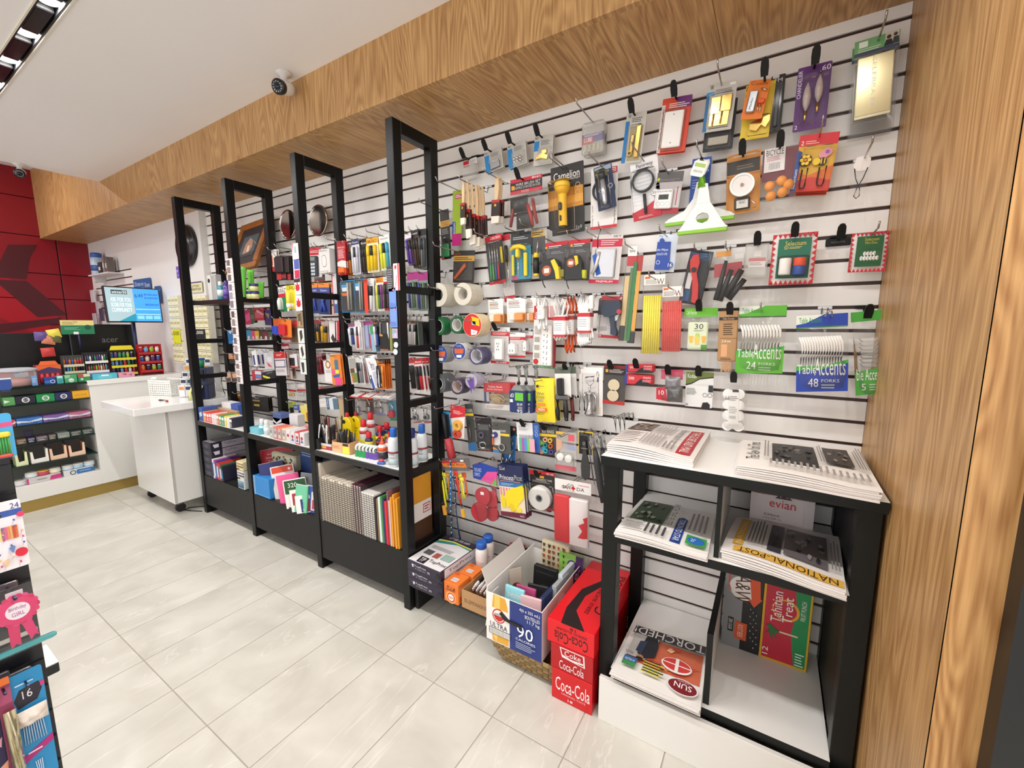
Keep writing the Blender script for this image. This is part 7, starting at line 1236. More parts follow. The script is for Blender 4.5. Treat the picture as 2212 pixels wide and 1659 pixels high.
P=at(395,530,y=-.09);t=thing('wall_mirror','dark oval mirror on the white wall behind the first frame','mirror',(P.x,-.075,P.z-.172));MB().lathe([(.001,0),(.172,0),(.172,.02),(.001,.02)],mat('#1d1a1c',.25),(0,0,.172),32,'y',sx=1.03).build('disc',t);MB().lathe([(.16,-.004),(.172,-.004),(.172,.0),(.16,0),(.16,-.004)],mat('#2a2426',.35),(0,0,.172),32,'y',sx=1.03).build('rim',t)
# ================================================================ strips on the frame posts
def strip(x,y,z1,cards,label,wd=.045,side=0):
    t=thing('card_strip',label,'card strip',(x,y,z1-sum(c[0]for c in cards)))
    z=z1-t.location.z
    for h_,c,pr in cards:
        mb=MB();mb.bbox(-wd/2,wd/2,-.003,.001,z-h_+.002,z-.001,c,.001)
        z0=z-h_+.002
        for i,s in enumerate(pr):
            d=.003+.0003*(i+1);s=list(s);s=s[:5]+[d]+s[5:]if s[0]in 'rxn' else(s[:4]+[0,d]+s[4:]if s[0]=='d' else s[:2]+[0,d]+s[2:])
            mb.X=Matrix.Translation((0,0,z0));shape(mb,s,wd,h_-.003)
        mb.build('card',t);z-=h_
    return t
ph=lambda a,b2:[('r',.08,.06,.62,.3,a),('r',.08,.36,.62,.62,b2),('r',.08,.68,.62,.94,a),('n',.7,.1,.95,.8,5,'#c8b8b8')]
P=at(497,565,y=-.412);strip(P.x-.005,-.413,at(497,558,y=-.412).z,[(.145,'#e6dcdc',ph('#6a5a54','#8a7a74')),(.165,'#e9e1e2',ph('#7a7078','#9a9298')),(.165,'#e6dcdc',ph('#5a4a48','#8a7a7a')),(.165,'#ece4e4',ph('#6a6068','#9a8a8a')),(.14,'#e9e2e2',ph('#7a6a6a','#b0a0a0'))],'strip of photo postcards hung on the second frame post',.07)
ML=[('s',[(.3,.75),(.1,.55),(.2,.5),(.12,.3),(.35,.38),(.5,.1),(.65,.38),(.88,.3),(.8,.5),(.9,.55),(.7,.75)],'#c0242f')]
z=at(640,525,y=-.412).z
strip(at(640,560,y=-.412).x,-.413,z,[(.085,'#e9e4e4',[('s',[(.0,.0),(.3,.0),(.1,.5)],'#d87a8a'),('r',.4,.2,.7,.6,'#9ab0a8')]),(.10,'#d8d4dc',[('r',.2,.0,1,.5,'#4a5aa8'),('r',.2,.55,1,.98,'#c0284a')]),(.085,'#efe8e6',ML[:1]+[('r',0,0,1,.2,'#2a2022')]),(.085,'#efe8e6',ML),(.09,'#8a7a64',[('s',[(.2,.2),(.7,.1),(.8,.8),(.3,.9)],'#5a4a34'),('r',.3,.6,.6,.9,'#c88a4a')]),(.085,'#cfd2cc',[('s',[(.3,.2),(.7,.1),(.8,.6),(.4,.9)],'#3a342e')]),(.085,'#d6d8d4',[('s',[(.3,.3),(.6,.1),(.8,.7),(.5,.9)],'#332e2a')]),(.085,'#d2d6d2',[('s',[(.2,.2),(.7,.2),(.7,.8),(.4,.9)],'#2f2b28')])],'strip of maple leaf and wildlife magnets on the third frame post',.055)
x4=FX[3]+.022
strip(x4-.022,-.413,at(862,573,y=-.412).z,[(.115,'#3f3d40',[('n',.1,.1,.9,.9,9,'#8a888c')])],'dark grey printed magnet on the fourth frame post',.042)
strip(x4+.018,-.413,at(862,568,y=-.412).z,[(.12,'#efe6e6',[('s',[(.2,.1),(.6,.05),(.55,.2),(.3,.22)],'#c8303c'),('r',.75,0,1,1,'#d84a54'),('d',.55,.5,.08,'#3a2a2a'),('s',[(.2,.9),(.6,.4),(.65,.45),(.3,.95)],'#e0a0a4')])],'white and red maple leaf magnet on the fourth frame post',.036)
strip(x4-.012,-.413,at(855,620,y=-.412).z,[(.098,'#6f8fd0',[('s',[(.1,.7),(.9,.75),(.9,.95),(.1,.95)],'#5a7cc4'),('r',.55,.1,.85,.16,'#c87aa8')])],'upper plain sky blue hang card on the fourth frame post',.044)
strip(x4-.010,-.413,at(855,661,y=-.412).z,[(.098,'#7594d2',[('s',[(.1,.7),(.9,.75),(.9,.95),(.1,.95)],'#5a7cc4'),('r',.55,.1,.85,.16,'#c87aa8')])],'lower plain sky blue hang card on the fourth frame post',.044)
strip(x4-.006,-.413,at(855,709,y=-.412).z,[(.048,'#b8a8c0',[('r',.1,.1,.5,.5,'#6ab0b8'),('r',.5,.5,.9,.9,'#c8b8d8'),('s',[(.5,.1),(.9,.3),(.6,.45)],'#c87a98')])],'small pastel stickers sheet on the fourth frame post',.034)
for q,lab in(((856,745),'upper round foil pin on the fourth frame post'),((855,760),'lower round foil pin on the fourth frame post')):
    P=at(*q,y=-.412);t=thing('foil_pin',lab,'pin',(P.x,-.4105,P.z-.0125));MB().cyl((0,-.003,.0125),.0125,.003,mat('#c8d4e0',.15,.7),'y',16).build('disc',t);MB().ring((0,-.0045,.0125),.0135,.0115,.003,mat('#e8ecf0',.2,.6),20).build('rim',t)
strip(FX[0]-.004,-.413,at(386,575,y=-.412).z,[(.085,'#5a4494',[('n',.15,.3,.85,.5,2,'#d8d0ec'),('r',.5,.7,.9,.8,'#a08ac8')])],'small purple sign on the first frame post',.04)
# ================================================================ goods on the shelves and in the bins
SZ0=SHELF_Z+.0005;BZ=.3005
def xof(px,py,y,z=None):return at(px,py,y=y).x
# ---- bay 3 shelf
def can(name,label,q,y,r,h,body,capc,cap_h,cat='spray can',bands=(),lab=None,neck=True,rot=.5,crop='T',prof=None):
    x=at(*cp(crop,q),y=y).x
    pf=prof or[(r*.9,0),(r,.004),(r,h*.92),(r*.8,h*.97),(r*.55,h)]
    return bottle(name,label,cat,x,y,SZ0,pf,body,[(r*.62,h),(r*.66,h+.002),(r*.66,h+cap_h*.85),(r*.5,h+cap_h)],capc,bands,lab,16,rot)
DW=mat('#d5dade',.25)
for q,y,lab in(((1160,700),-.365,'white air duster can with blue cap, in front of the post'),((1545,640),-.24,'white air duster can with blue cap, seen right of the post'),((1405,640),-.33,'white air duster can with navy trigger, beside the post')):
    x=at(*cp('T',q),y=y).x;c2='#1f62b8' if 'navy' not in lab else '#27307a'
    t=bottle('duster_can',lab,'spray can',x,y,SZ0,[(.026,0),(.029,.004),(.029,.125),(.024,.142),(.012,.15)],DW,[(.016,.148),(.017,.15),(.016,.185),(.012,.194)],mat(c2,.35),[(.0293,.01,.04,'#b4c4c8'),(.0293,.068,.078,'#8a3a44')],[('LIQ',-.012,.06,.012,.068,-.031,'#333'),('clean',-.014,.045,.014,.053,-.031,'#667')],rot=.45)
    MB().bbox(.004,.016,-.012,.012,.155,.195,mat(c2,.35),.004).build('trigger',t)
NV2=mat('#222a5a',.3)
for i,(q,y,h)in enumerate((((965,400),-.24,.115),((1060,400),-.19,.12),((815,520),-.30,.09))):
    can('lubricant_can',('navy lubricant can with red cap, middle','navy lubricant can with red cap, nearest the wall','small navy lubricant can with red cap')[i],q,y,.0235 if i<2 else.021,h,NV2,mat('#c4202c',.35),.034,bands=[(.0238 if i<2 else.0213,h*.35,h*.8,'#e2d13a')],lab=[('WD',-.015,h*.52,.015,h*.66,-.028,'#1f2458')])
for i,(q,y,h)in enumerate((((840,330),-.17,.15),((745,420),-.24,.125))):
    can('cleaner_can',('tall white cleaner can with red cap at the back','white cleaner can with red cap before the tall one')[i],q,y,.024,h,mat('#dcd8d6',.3),mat('#cc2630',.35),.04,bands=[(.0243,.005,.06,'#c8c23a'),(.0243,h*.7,h*.85,'#c84a54')])
for q,y,lab in(((520,310),-.20,'yellow lighter fluid bottle with red cap, front'),((640,230),-.15,'yellow lighter fluid bottle with red cap, rear')):
    x=at(*cp('T',q),y=y).x;t=thing('fluid_bottle',lab,'bottle',(x,y,SZ0),(0,0,.3));Ym=mat('#f0d414',.35)
    MB().slab([(-.036,0),(.036,0),(.036,.11),(.03,.13),(.012,.152),(-.012,.152),(-.034,.132),(-.036,.11)],-.018,.018,Ym).build('body',t,.004);MB().lathe([(.011,.15),(.012,.152),(.011,.172),(.006,.178)],mat('#cc2630',.35),n=12).build('cap',t)
    mb=MB();mb.cyl((-.012,-.0186,.125),.012,.0006,'#2a260c','y',16);mb.text('LIGHTER',-.026,.02,.075,.085,-.0187,'#3a3410');mb.text('FLUID',-.022,.012,.058,.067,-.0187,'#3a3410');mb.build('print',t)
for q,y,lab in(((995,590),-.345,'white school glue bottle with orange tip, front'),((1085,580),-.31,'white school glue bottle with orange tip, behind'),((965,470),-.27,'black glue bottle with red tip'),((1090,500),-.25,'blue glue bottle with red tip')):
    x=at(*cp('T',q),y=y).x;k_=lab.split()[0];bc={'white':'#e6e3e0','black':'#221f22','blue':'#4a64b0'}[k_];tc_='#e85a2c' if k_=='white' else '#cc2630'
    t=bottle('glue_bottle',lab,'glue',x,y,SZ0,[(.021,0),(.023,.004),(.023,.07),(.018,.085),(.010,.09)],mat(bc,.35),[(.012,.088),(.011,.1),(.006,.105),(.004,.125),(.001,.13)],mat(tc_,.35),[(.0233,.055,.075,'#e2582c' if k_=='white' else '#8a2a2c'),(.0233,.012,.052,'#322e38' if k_=='white' else bc)],rot=.4)
for i in range(6):
    q=(700+52*i,650+8*i);y=-.355+.002*i;x=at(*cp('T',(690+48*i,700)),y=y).x;R=.026
    t=thing('invisible_tape',('slim tape dispenser with green card in the row' if i<3 else 'slim tape dispenser with purple card in the row'),'tape',(x,y,SZ0),(0,0,.7),'slim tape dispensers on the shelf')
    MB().lathe([(.6*R,0),(R,0),(R,.014),(.6*R,.014),(.6*R,0)],mat('#cfd6d2',.15),(0,0,R+.02),20,'y').build('roll',t);MB().bbox(-.024,.024,-.003,.0,0,.035,'#2a9a54' if i<3 else '#6a4aa8',.002).build('card',t)
t=thing('tape_dispenser','small blue tape dispenser at the shelf edge','tape',(at(*cp('T',(985,840)),y=-.385).x,-.385,SZ0),(0,0,.3));MB().bbox(-.02,.02,-.012,.012,0,.014,'#3a62b0',.004).build('base',t);MB().bbox(-.012,.012,-.01,.01,.014,.026,'#c8485c',.003).build('label',t)
def penbox(label,q,y,w_,d_,h_,col,cols,ln,prints=(),seed=1,n=16,spread=.12):
    x=at(*cp('T',q),y=y).x;t=thing('pen_display_box',label,'display box',(x,y,SZ0),(0,0,.12))
    for a in((-w_/2,w_/2,-d_/2,-d_/2+.002,0,h_),(-w_/2,w_/2,d_/2-.002,d_/2,0,h_*1.3),(-w_/2,-w_/2+.002,-d_/2,d_/2,0,h_*1.1),(w_/2-.002,w_/2,-d_/2,d_/2,0,h_*1.1),(-w_/2,w_/2,-d_/2,d_/2,0,.002)):MB().box(*a,M(col)).build('panel',t)
    if prints:
        mb=MB();mb.X=Matrix.Translation((0,-d_/2,0))
        for i,s in enumerate(prints):s=list(s);d=.0003*(i+1);shape(mb,s[:5]+[d]+s[5:]if s[0]in 'rxn' else s[:4]+[0,d]+s[4:],w_,h_)
        mb.build('print',t)
    rnd=random.Random(seed)
    for i in range(n):
        px,py=rnd.uniform(-w_*.38,w_*.38),rnd.uniform(-d_*.35,d_*.35);L_=ln*rnd.uniform(.9,1.08);c,cn=cols[i%len(cols)]
        p=thing('loose_pen','%s pen standing in the %s'%(cn,label),'pen',(x+px,y+py,SZ0+.004),(rnd.uniform(-spread,spread),rnd.uniform(-spread,spread),rnd.random()*3),'pens in the '+label)
        MB().lathe([(.0035,0),(.004,.01),(.004,L_*.7),(.0045,L_*.72),(.0042,L_*.96),(.002,L_)],M(c),n=8).build('barrel',p);MB().bbox(.0035,.0055,-.0012,.0012,L_*.74,L_*.97,c,.0005).build('clip',p)
penbox('black pen display box',(120,590),-.37,.075,.06,.06,'#1d1b1c',[('#e9e9ec','white'),('#2f58b8','blue'),('#1c1c1e','black')],.13,[('r',.08,.5,.6,.8,'#d8c23a'),('x',.12,.54,.56,.76,'BiC','#2a2408')],3,14)
penbox('red and white pen box',(285,620),-.345,.085,.06,.035,'#d8cfca',[('#1b1b1d','black'),('#3a1f24','maroon'),('#e4e2e0','white')],.13,[('r',0,.4,1,1,'#a83040'),('r',.1,.45,.5,.8,'#d8a83a')],4,14)
penbox('orange and yellow marker box',(490,610),-.345,.13,.06,.06,'#d8a878',[('#3a3a3c','grey'),('#1c1c1e','black'),('#4a4a4c','charcoal')],.115,[('r',0,0,.52,1,'#e8b48a'),('n',.05,.3,.45,.6,4,'#c87a4a'),('r',.58,.3,.95,.98,'#e8dc4a'),('r',.6,.05,.9,.25,'#2a2622')],5,18)
penbox('small wooden brush tub',(420,330),-.22,.06,.05,.06,'#b89a6a',[('#2a2320','dark'),('#8a6a4a','brown'),('#d8d0c4','bone')],.14,(),6,12)
penbox('brush and eyeliner tub',(230,200),-.17,.08,.05,.05,'#c8b49a',[('#3a2a24','brown'),('#9a8a7c','taupe'),('#e0d8d0','pale'),('#a83038','red')],.12,(),8,14)
# ---- bay 3 bin: sketchbooks, folders, envelopes
BY=-.40
def upright(name,label,px,w_,h_,dep,col,cat='notebook',edge=None,lean=0.,y0=None,spiral=False,group=None):
    """thin upright book: px is the pixel (at the bin's front edge) of its bottom front"""
    P=at(px[0],px[1],y=BY);y0=BY if y0 is None else y0
    t=thing(name,label,cat,(P.x,y0,BZ),(0,lean,0),group)
    MB().bbox(-w_/2,w_/2,0,dep,0,h_,col,.001).build('cover',t)
    if edge:MB().bbox(-w_*.32,w_*.32,-.001,.002,.002,h_-.002,edge,.0005).build('page_edge',t)
    if spiral:
        mb=MB()
        for i in range(int(h_/.012)):mb.lathe([(w_*.4,-.0006),(w_*.55,0),(w_*.4,.0006)],mat('#6a625a',.3,.6),(0,.0,.008+i*.012),8)
        mb.build('spiral_wire',t)['kind']='stuff'
    return t
xs=[]
SB='cream paged spiral sketchbook in the bin row'
for i in range(12):
    px=(699+5.9*i,1125+2.4*i)
    upright('sketchbook','cream paged spiral sketchbook, %s from the drawing pad'%ORD[i],px,.020,.265-.002*(i%3),.22-.006*(i%4),'#d9cdbb' if i%2 else '#cfc4b4',edge='#e6dccb',lean=-.03,spiral=True,group='cream spiral sketchbooks')
for i in range(4):upright('sketchbook','plum or black spiral sketchbook, %s after the cream ones'%ORD[i],(768+5.5*i,1152+2.2*i),.017,.27,.23,'#3a2a30' if i%2 else '#6a2f40',edge='#c9bdb4',lean=-.03,spiral=True,group='plum and black sketchbooks')
for i in range(5):upright('sketchbook','white covered spiral pad, %s after the plum sketchbooks'%ORD[i],(789+5.5*i,1160+2.2*i),.016,.245,.22,'#e4dfda',edge='#efebe4',lean=-.03,spiral=True,group='white spiral pads')
for px,w_,h_,c,lab in(((814,1170),.014,.235,'#26262a','black clipboard folder in the bin'),((819,1172),.008,.23,'#8a6a44','thin brown folder in the bin'),((824,1174),.016,.24,'#d4e0da','pale mint document wallet'),((829,1177),.012,.25,'#3f8a4c','bright green document wallet'),((833,1179),.014,.235,'#2a2a5c','navy blue document wallet'),((838,1182),.016,.23,'#d8202c','bright red document wallet'),((843,1183),.008,.285,'#8a5a64','tall plum clear folder'),((846,1185),.010,.24,'#d8b8ae','pink paper pad between plum folder and envelopes')):
    upright('folder',lab,px,w_,h_,.22,c,'folder',lean=-.03)
for i,(px,h_,y0)in enumerate((((850,1187),.26,-.40),((854,1189),.275,-.395),((858,1191),.25,-.405),((862,1193),.262,-.40))):
    t=upright('padded_envelope','golden padded envelope in the bin, %s from the pink pad'%ORD[i],px,.010,h_,.23,mat('#e09a2c',.5),'envelope',lean=-.03,y0=y0,group='golden padded envelopes')
t=thing('padded_envelope','large golden padded envelope with white label, seen beside the fourth frame','envelope',(FX[3]-.016,-.375,.40),(0,0,0));MB().bbox(-.004,.004,0,.2,.0,.24,mat('#d9962c',.5),.002).build('body',t)
mb=MB();mb.X=Matrix.Translation((.0042,.1,0))@Matrix.Rotation(PI/2,4,'Z')
for s in(('r',.02,.58,.98,.99,.0003,'#e9e2dc'),('r',.66,.66,.94,.86,.0006,'#b8303a'),('r',.68,.68,.92,.84,.0009,'#e9e2dc'),('n',.7,.7,.9,.82,.0012,2,'#b8303a'),('x',.04,.78,.3,.86,.0006,'envelope','#555')):shape(mb,s,.2,.24)
mb.build('label',t);MB().bbox(-.005,.005,0,.2,-.10,0,mat('#4a2c18',.6),.001).build('kraft_stiffener',t)
t=thing('drawing_pad','large cream drawing pad standing at the bin end in clear sleeve','drawing pad',(FX[2]+FW+.021,-.408,BZ),(0,-.03,0));MB().bbox(-.01,.01,.01,.26,0,.335,'#cfc2b2',.002).build('pad',t);MB().bbox(-.014,.014,0,.265,-.0,.345,'film',.002).build('sleeve',t)
# ---- bay 2 bin
carton('storage_box','bright blue cardboard box in the bin',FX[1]+FW+.004,at(590,1076,y=-.37).x+.02,-.40,-.31,BZ,BZ+.13,'#2f86cc',[('r',.0,.0,.12,1,'#8ab0d8'),('r',.1,.88,1,.97,'#4a9ad8')],cat='box')
def ybook(name,label,px,w_,h_,col,rotx,roty,rotz,prints=(),cat='exercise book',th=.006,y=-.39,zoff=0):
    P=at(px[0],px[1],y=y);t=thing(name,label,cat,(P.x,y,BZ+zoff),(rotx,roty,rotz));MB().bbox(-w_/2,w_/2,-th/2,th/2,0,h_,col,.001).build('cover',t)
    MB().box(-w_/2+.001,w_/2-.002,-th/2+.001,th/2-.001,.0005,h_+.001,'#efece8').build('pages',t)
    if prints:
        mb=MB()
        for i,s in enumerate(prints):s=list(s);d=th/2+.0004*(i+1);shape(mb,s[:5]+[d]+s[5:]if s[0]in 'rxn' else(s[:4]+[0,d]+s[4:]if s[0]=='d' else s[:2]+[0,d]+s[2:]),w_,h_)
        mb.build('print',t)
    return t
RZ=.62
ybook('exercise_book','large red exercise book leaning behind the others',(612,1075),.22,.29,'#b01824',-.18,-.16,RZ,[('x',.2,.1,.6,.14,'Writing tablet','#f0c8cc'),('x',.14,.18,.8,.22,'Tablette de correspondance','#f0c8cc'),('x',.2,.26,.7,.3,'Tablette','#f0c8cc')],y=-.27)
ybook('exercise_book','black backed folder behind the red exercise book',(630,1075),.22,.30,'#1b1516',-.2,-.16,RZ,y=-.23)
ybook('exercise_book','navy and white exercise book at the bin side',(598,1082),.16,.22,'#2a2f6a',-.16,-.18,RZ,y=-.34)
ybook('exercise_book','orange headed white writing pad',(622,1088),.15,.215,'#e6e2e0',-.16,-.18,RZ,[('r',.05,.02,.95,.2,'#d8482c'),('d',.8,.12,.06,'#f0e0d8')],y=-.33)
ybook('exercise_book','hot pink exercise book',(632,1095),.14,.185,'#e85a94',-.16,-.18,RZ,y=-.355)
ybook('exercise_book','white and green 320 page exercise book',(645,1098),.14,.175,'#eeebe6',-.16,-.16,RZ,[('r',.05,.03,.98,.5,'#22522c'),('x',.2,.12,.6,.28,'320','#f0f0e8'),('n',.2,.34,.9,.44,2,'#8ab04a')],y=-.37)
ybook('exercise_book','white exercise book with red picture',(655,1102),.13,.13,'#eeebe8',-.16,-.14,RZ,[('r',.1,.15,.95,.7,'#b02a34'),('d',.6,.4,.15,'#e0d0c8')],y=-.385)
ybook('exercise_book','small white exercise book with navy and red cover',(660,1104),.10,.105,'#efece9',-.12,-.12,RZ,[('r',.3,.2,.95,.95,'#7a2438'),('r',.3,.2,.45,.95,'#2a3a7a')],y=-.395)
ybook('memo_pad','mint green memo pad in clear case at the bin front',(650,1100),.085,.165,'#6cbf98',-.10,.06,.3,[('r',.08,.0,.92,.6,'#72c69e'),('x',.5,.86,.85,.9,'memo','#dff0e6')],'memo pad',.012,y=-.405)
ybook('memo_pad','blue and white memo pad behind the mint one',(672,1105),.08,.16,'#3f5fae',-.10,.06,.3,[('r',.5,.2,1,.9,'#e8e4e6'),('r',.6,.5,.95,.85,'#c84a54')],'memo pad',.012,y=-.375)
ybook('memo_pad','grey clear plastic folder behind the memo pads',(660,1090),.09,.20,'#8f949a',-.12,.05,.35,y=-.33,cat='folder')
t=thing('patterned_cushion','cream leaf patterned gift box high in the bin','gift box',(FX[1]+FW+.126,-.21,BZ+.15),(0,.05,.1));MB().bbox(-.12,.12,-.06,.06,0,.11,'#d8d2b8',.01).build('box',t)
mb=MB();rnd=random.Random(4)
for i in range(22):a,c=rnd.uniform(-.1,.1),rnd.uniform(.01,.1);q=rnd.random()*3;mb.slab([(a+.016*math.cos(q),c+.016*math.sin(q)),(a+.006*math.cos(q+1.57),c+.006*math.sin(q+1.57)),(a-.016*math.cos(q),c-.016*math.sin(q)),(a-.006*math.cos(q+1.57),c-.006*math.sin(q+1.57))],-.0612,-.0604,'#3a3426' if i%3 else '#8a6a2c')
mb.build('leaf_print',t)
t=carton('support_box','dark box under the leaf patterned gift box',FX[1]+FW+.006,FX[1]+FW+.226,-.27,-.15,BZ,BZ+.1495,'#5c5a50',cat='box')
carton('blue_box','deep blue carton at the back of the bin',at(655,985,y=-.2).x,at(690,985,y=-.2).x,-.22,-.14,BZ,BZ+.32,'#1f3f78',[('n',.1,.1,.8,.2,2,'#8aa0d0')],cat='box')
# ---- bay 1 bin: paper reams, notebooks, gift boxes
X0=FX[0]+FW+.002
for i in range(5):
    a=X0+.006+.003*(i%2)
    carton('paper_ream','copy paper ream with white top band, %s of five'%('lowest','second','middle','fourth','topmost')[i],a,a+.128,-.40,-.15,BZ+.052*i,BZ+.052*i+.0515,'#2a2634',[('x',.2,.3,.75,.6,'TopPrint','#8a8698'),('r',.3,.64,.7,.74,'#6a6678')],[('r',.02,.04,.98,.98,'#8a868e')]if i==4 else(),[('r',.3,.04,.99,.96,'#c8c0cc'),('x',.36,.2,.7,.62,'TopPrint','#4a4458'),('s',[(.06,.3),(.22,.25),(.22,.75),(.1,.8)],'#d8d4e0')]if i>1 else(),cat='paper')
NB=[('#e6e2e4','white'),('#a04a8c','orchid'),('#3f3f8c','indigo'),('#c83a3a','red'),('#c8403c','brick red'),('#2f6a44','green'),('#26263a','dark navy')]
x=X0+.142
for i,(c,cn)in enumerate(NB):
    t=thing('box_file','%s hardcover notebook standing before the reams'%cn,'notebook',(x+.021*i,-.402,BZ),(0,-.03,.0));MB().bbox(0,.019,0,.16,0,.145-.006*i,c,.0015).build('cover',t);MB().bbox(.003,.016,-.001,.001,.02,.12-.006*i,'#e8e4e0' if i%2 else '#3f7ab0',.0005).build('spine_label',t)
xg=at(520,1050,y=-.4).x
for i,(c,d_,h_,lab)in enumerate((('#cfd6d8',.1,.065,'small white gift box with blue rings'),('#d8d6d4',.1,.062,'small white gift box with black leaves'),('#dcd4a8',.1,.06,'small cream gift box with brown leaves'))):
    t=carton('gift_box',lab+' in a stack of three',xg-.03,xg+.055,-.402,-.31,BZ+.066*i,BZ+.066*i+h_,c,[('o',.15+.23*(j%4),.25+.25*(j//4),.1,.07,'#3a6a8c')if i==0 else('s',[(.1+.2*(j%5),.2+.3*(j//5)),(.2+.2*(j%5),.15+.3*(j//5)),(.24+.2*(j%5),.3+.3*(j//5)),(.14+.2*(j%5),.34+.3*(j//5))],'#2a2826' if i==1 else '#7a5a2c')for j in range(12)],cat='gift box')
# ---- bay 1 shelf: medicine boxes
MD=[('#d8b83a','yellow'),('#d84a44','red'),('#dc5550','coral red'),('#d84a44','scarlet'),('#e4c8cc','pale pink'),('#e0d0d4','blush'),('#c87a3a','amber'),('#5a9a4c','green'),('#3a8a84','teal'),('#e0cf4a','lemon'),('#e6e2e4','white'),('#2c2c3a','dark')]
x=at(441,930,y=-.39).x
for i,(c,cn)in enumerate(MD):
    a=x+.0365*i
    if a+.035>FX[1]-.004:break
    carton('medicine_box','%s medicine box at the shelf edge'%cn,a,a+.034,-.395,-.30,SZ0,SZ0+.072-.003*(i%3),c,[('r',.1,.1,.9,.4,'#f0ece8'),('n',.15,.5,.85,.9,3,'#f0e8e4')],cat='medicine')
a=FX[0]+FW+.003
carton('bandage_box','blue box with white hand picture at the shelf corner',a,a+.06,-.40,-.30,SZ0,SZ0+.10,'#3f58a0',[('s',[(.2,.4),(.8,.3),(.9,.6),(.3,.7)],'#c8d0e4')],cat='box')
for i in range(7):
    b_=a+.062+.034*i
    carton('tissue_box','white and blue pill box on its own in the rear row' if i==6 else 'white pill box in the rear row',b_,b_+.032,-.27,-.2,SZ0,SZ0+.125,'#e6e4e6' if i<4 else '#3f5fae',[('r',.1,.4,.9,.9,'#d4d6dc' if i<4 else '#5f7ac0'),('s',[(.7,.7),(.9,.65),(.8,.9)],'#2a3a7a')],cat='medicine')['group']='white pill boxes in the rear row'
carton('display_carton','tan cardboard shelf divider behind the medicine boxes',a+.062,a+.33,-.295,-.275,SZ0,SZ0+.085,'#b89a78',cat='box')
# ---- bay 2 shelf
carton('tray_box','turquoise open tray on the shelf',FX[1]+FW+.003,at(560,945,y=-.38).x+.03,-.395,-.3,SZ0,SZ0+.04,'#6cb8c8',[('r',.05,.1,.95,.9,'#7cc4d2')],cat='tray')
for q,y,c,lab in(((567,930),-.36,'#9cc0d8','blue hand sanitiser bottle with white cap'),((577,935),-.365,'#c4d4cc','pale green hand sanitiser bottle with white cap')):
    xx=at(*q,y=y).x;bottle('sanitiser_bottle',lab,'bottle',xx,y,SZ0,[(.016,0),(.018,.003),(.018,.06),(.01,.07)],mat(c,.15),[(.011,.069),(.012,.071),(.012,.092),(.01,.095)],mat('#eceae8',.4),[(.0183,.015,.05,'#dfe8ee')])
GS=[('#c9c9c6','grey'),('#d8706a','rosy'),('#e27a5c','orange'),('#d8c8b0','sand'),('#d8d4d6','white gnome'),('#d0ccd0','white gnome two'),('#c8404a','red gnome'),('#dcd8da','white star')]
x=at(586,945,y=-.385).x
for i,(c,cn)in enumerate(GS):
    a=x+.046*i
    if a+.044>FX[2]-.002:break
    carton('soap_box','%s patterned soap box along the shelf edge'%cn,a,a+.042,-.395,-.31,SZ0,SZ0+.075,c,[('r',.1,.1,.9,.9,'#e0dcda' if i>3 else '#b8b0ac'),('d',.5,.45,.25,'#b83040' if i>3 else '#8a8a8a'),('s',[(.2,.8),(.5,.55),(.8,.8)],'#3a5a9a' if i>4 else '#d8d4d0')],cat='soap')
for i,(c,cn)in enumerate((('#d8d8da','white'),('#dcdcde','pale grey'))):
    xx=at(640+9*i,915,y=-.24).x;t=carton('powder_box','%s upright carton behind the soap boxes'%cn,xx-.025,xx+.02,-.27,-.22,SZ0,SZ0+.13,c,[('r',.2,.5,.8,.8,'#b8bcc4')],cat='box')
t=thing('plate_stack','stack of beige soap dishes behind the soap boxes','dishes',(at(640,920,y=-.3).x+.06,-.26,SZ0))
for i in range(5):MB().lathe([(.03,0),(.055,.004),(.058,.012),(.05,.012),(.03,.006)],'#d9cdbb' if i%2 else '#cfc2ae',(0,0,.0125*i),20).build('dish',t)
MB().bbox(-.02,.02,-.012,.012,.063,.08,'#d88a84',.004).build('soap_bar',t)
for i,(c,cn)in enumerate((('#c84a54','red and white'),('#c8404a','crimson'),('#5a6aa0','blue wave'))):
    xx=max(FX[1]+FW+.004,at(552+20*i,895,y=-.2).x);carton('toothpaste_box','%s toothpaste box in the rear row'%cn,xx,xx+.10,-.24,-.17,SZ0,SZ0+.045+.03*i,c,[('s',[(.0,.4),(.4,.6),(1,.3),(1,.6),(.4,.85),(0,.7)],'#e8e0e2')],cat='toothpaste')
# ---- upper shelves
UZ=1.5755
for q,y,c,h_,lab in(((461,640),-.25,'#e4e2e0',.19,'white lotion box with round black logo'),((472,640),-.22,'#b9b9ba',.2,'tall grey lotion box')):
    xx=at(*q,y=y).x;carton('lotion_box',lab,xx-.022,xx+.022,y-.02,y+.02,UZ,UZ+h_,c,[('d',.5,.2,.35,'#222')]if 'logo' in lab else[('n',.2,.3,.8,.6,4,'#999')],cat='box')
for q,y,c,c2,lab in(((478,640),-.3,'#3a8a9c','#e4e8e8','teal mouthwash bottle on the upper shelf'),((486,640),-.26,'#8a8aa0','#5a5a6c','grey lavender bottle on the upper shelf'),((491,640),-.3,'#5a3f94','#4a3484','purple bottle on the upper shelf')):
    xx=at(*q,y=y).x;bottle('lotion_bottle',lab,'bottle',xx,y,UZ,[(.018,0),(.021,.004),(.021,.09),(.012,.105)],mat(c,.25),[(.011,.104),(.012,.106),(.012,.13),(.01,.132)],mat(c2,.4),[(.0213,.03,.075,'#dfe6e8' if 'purple' not in lab else '#6a4fa4')])
GT=mat('#6cc93a',.35)
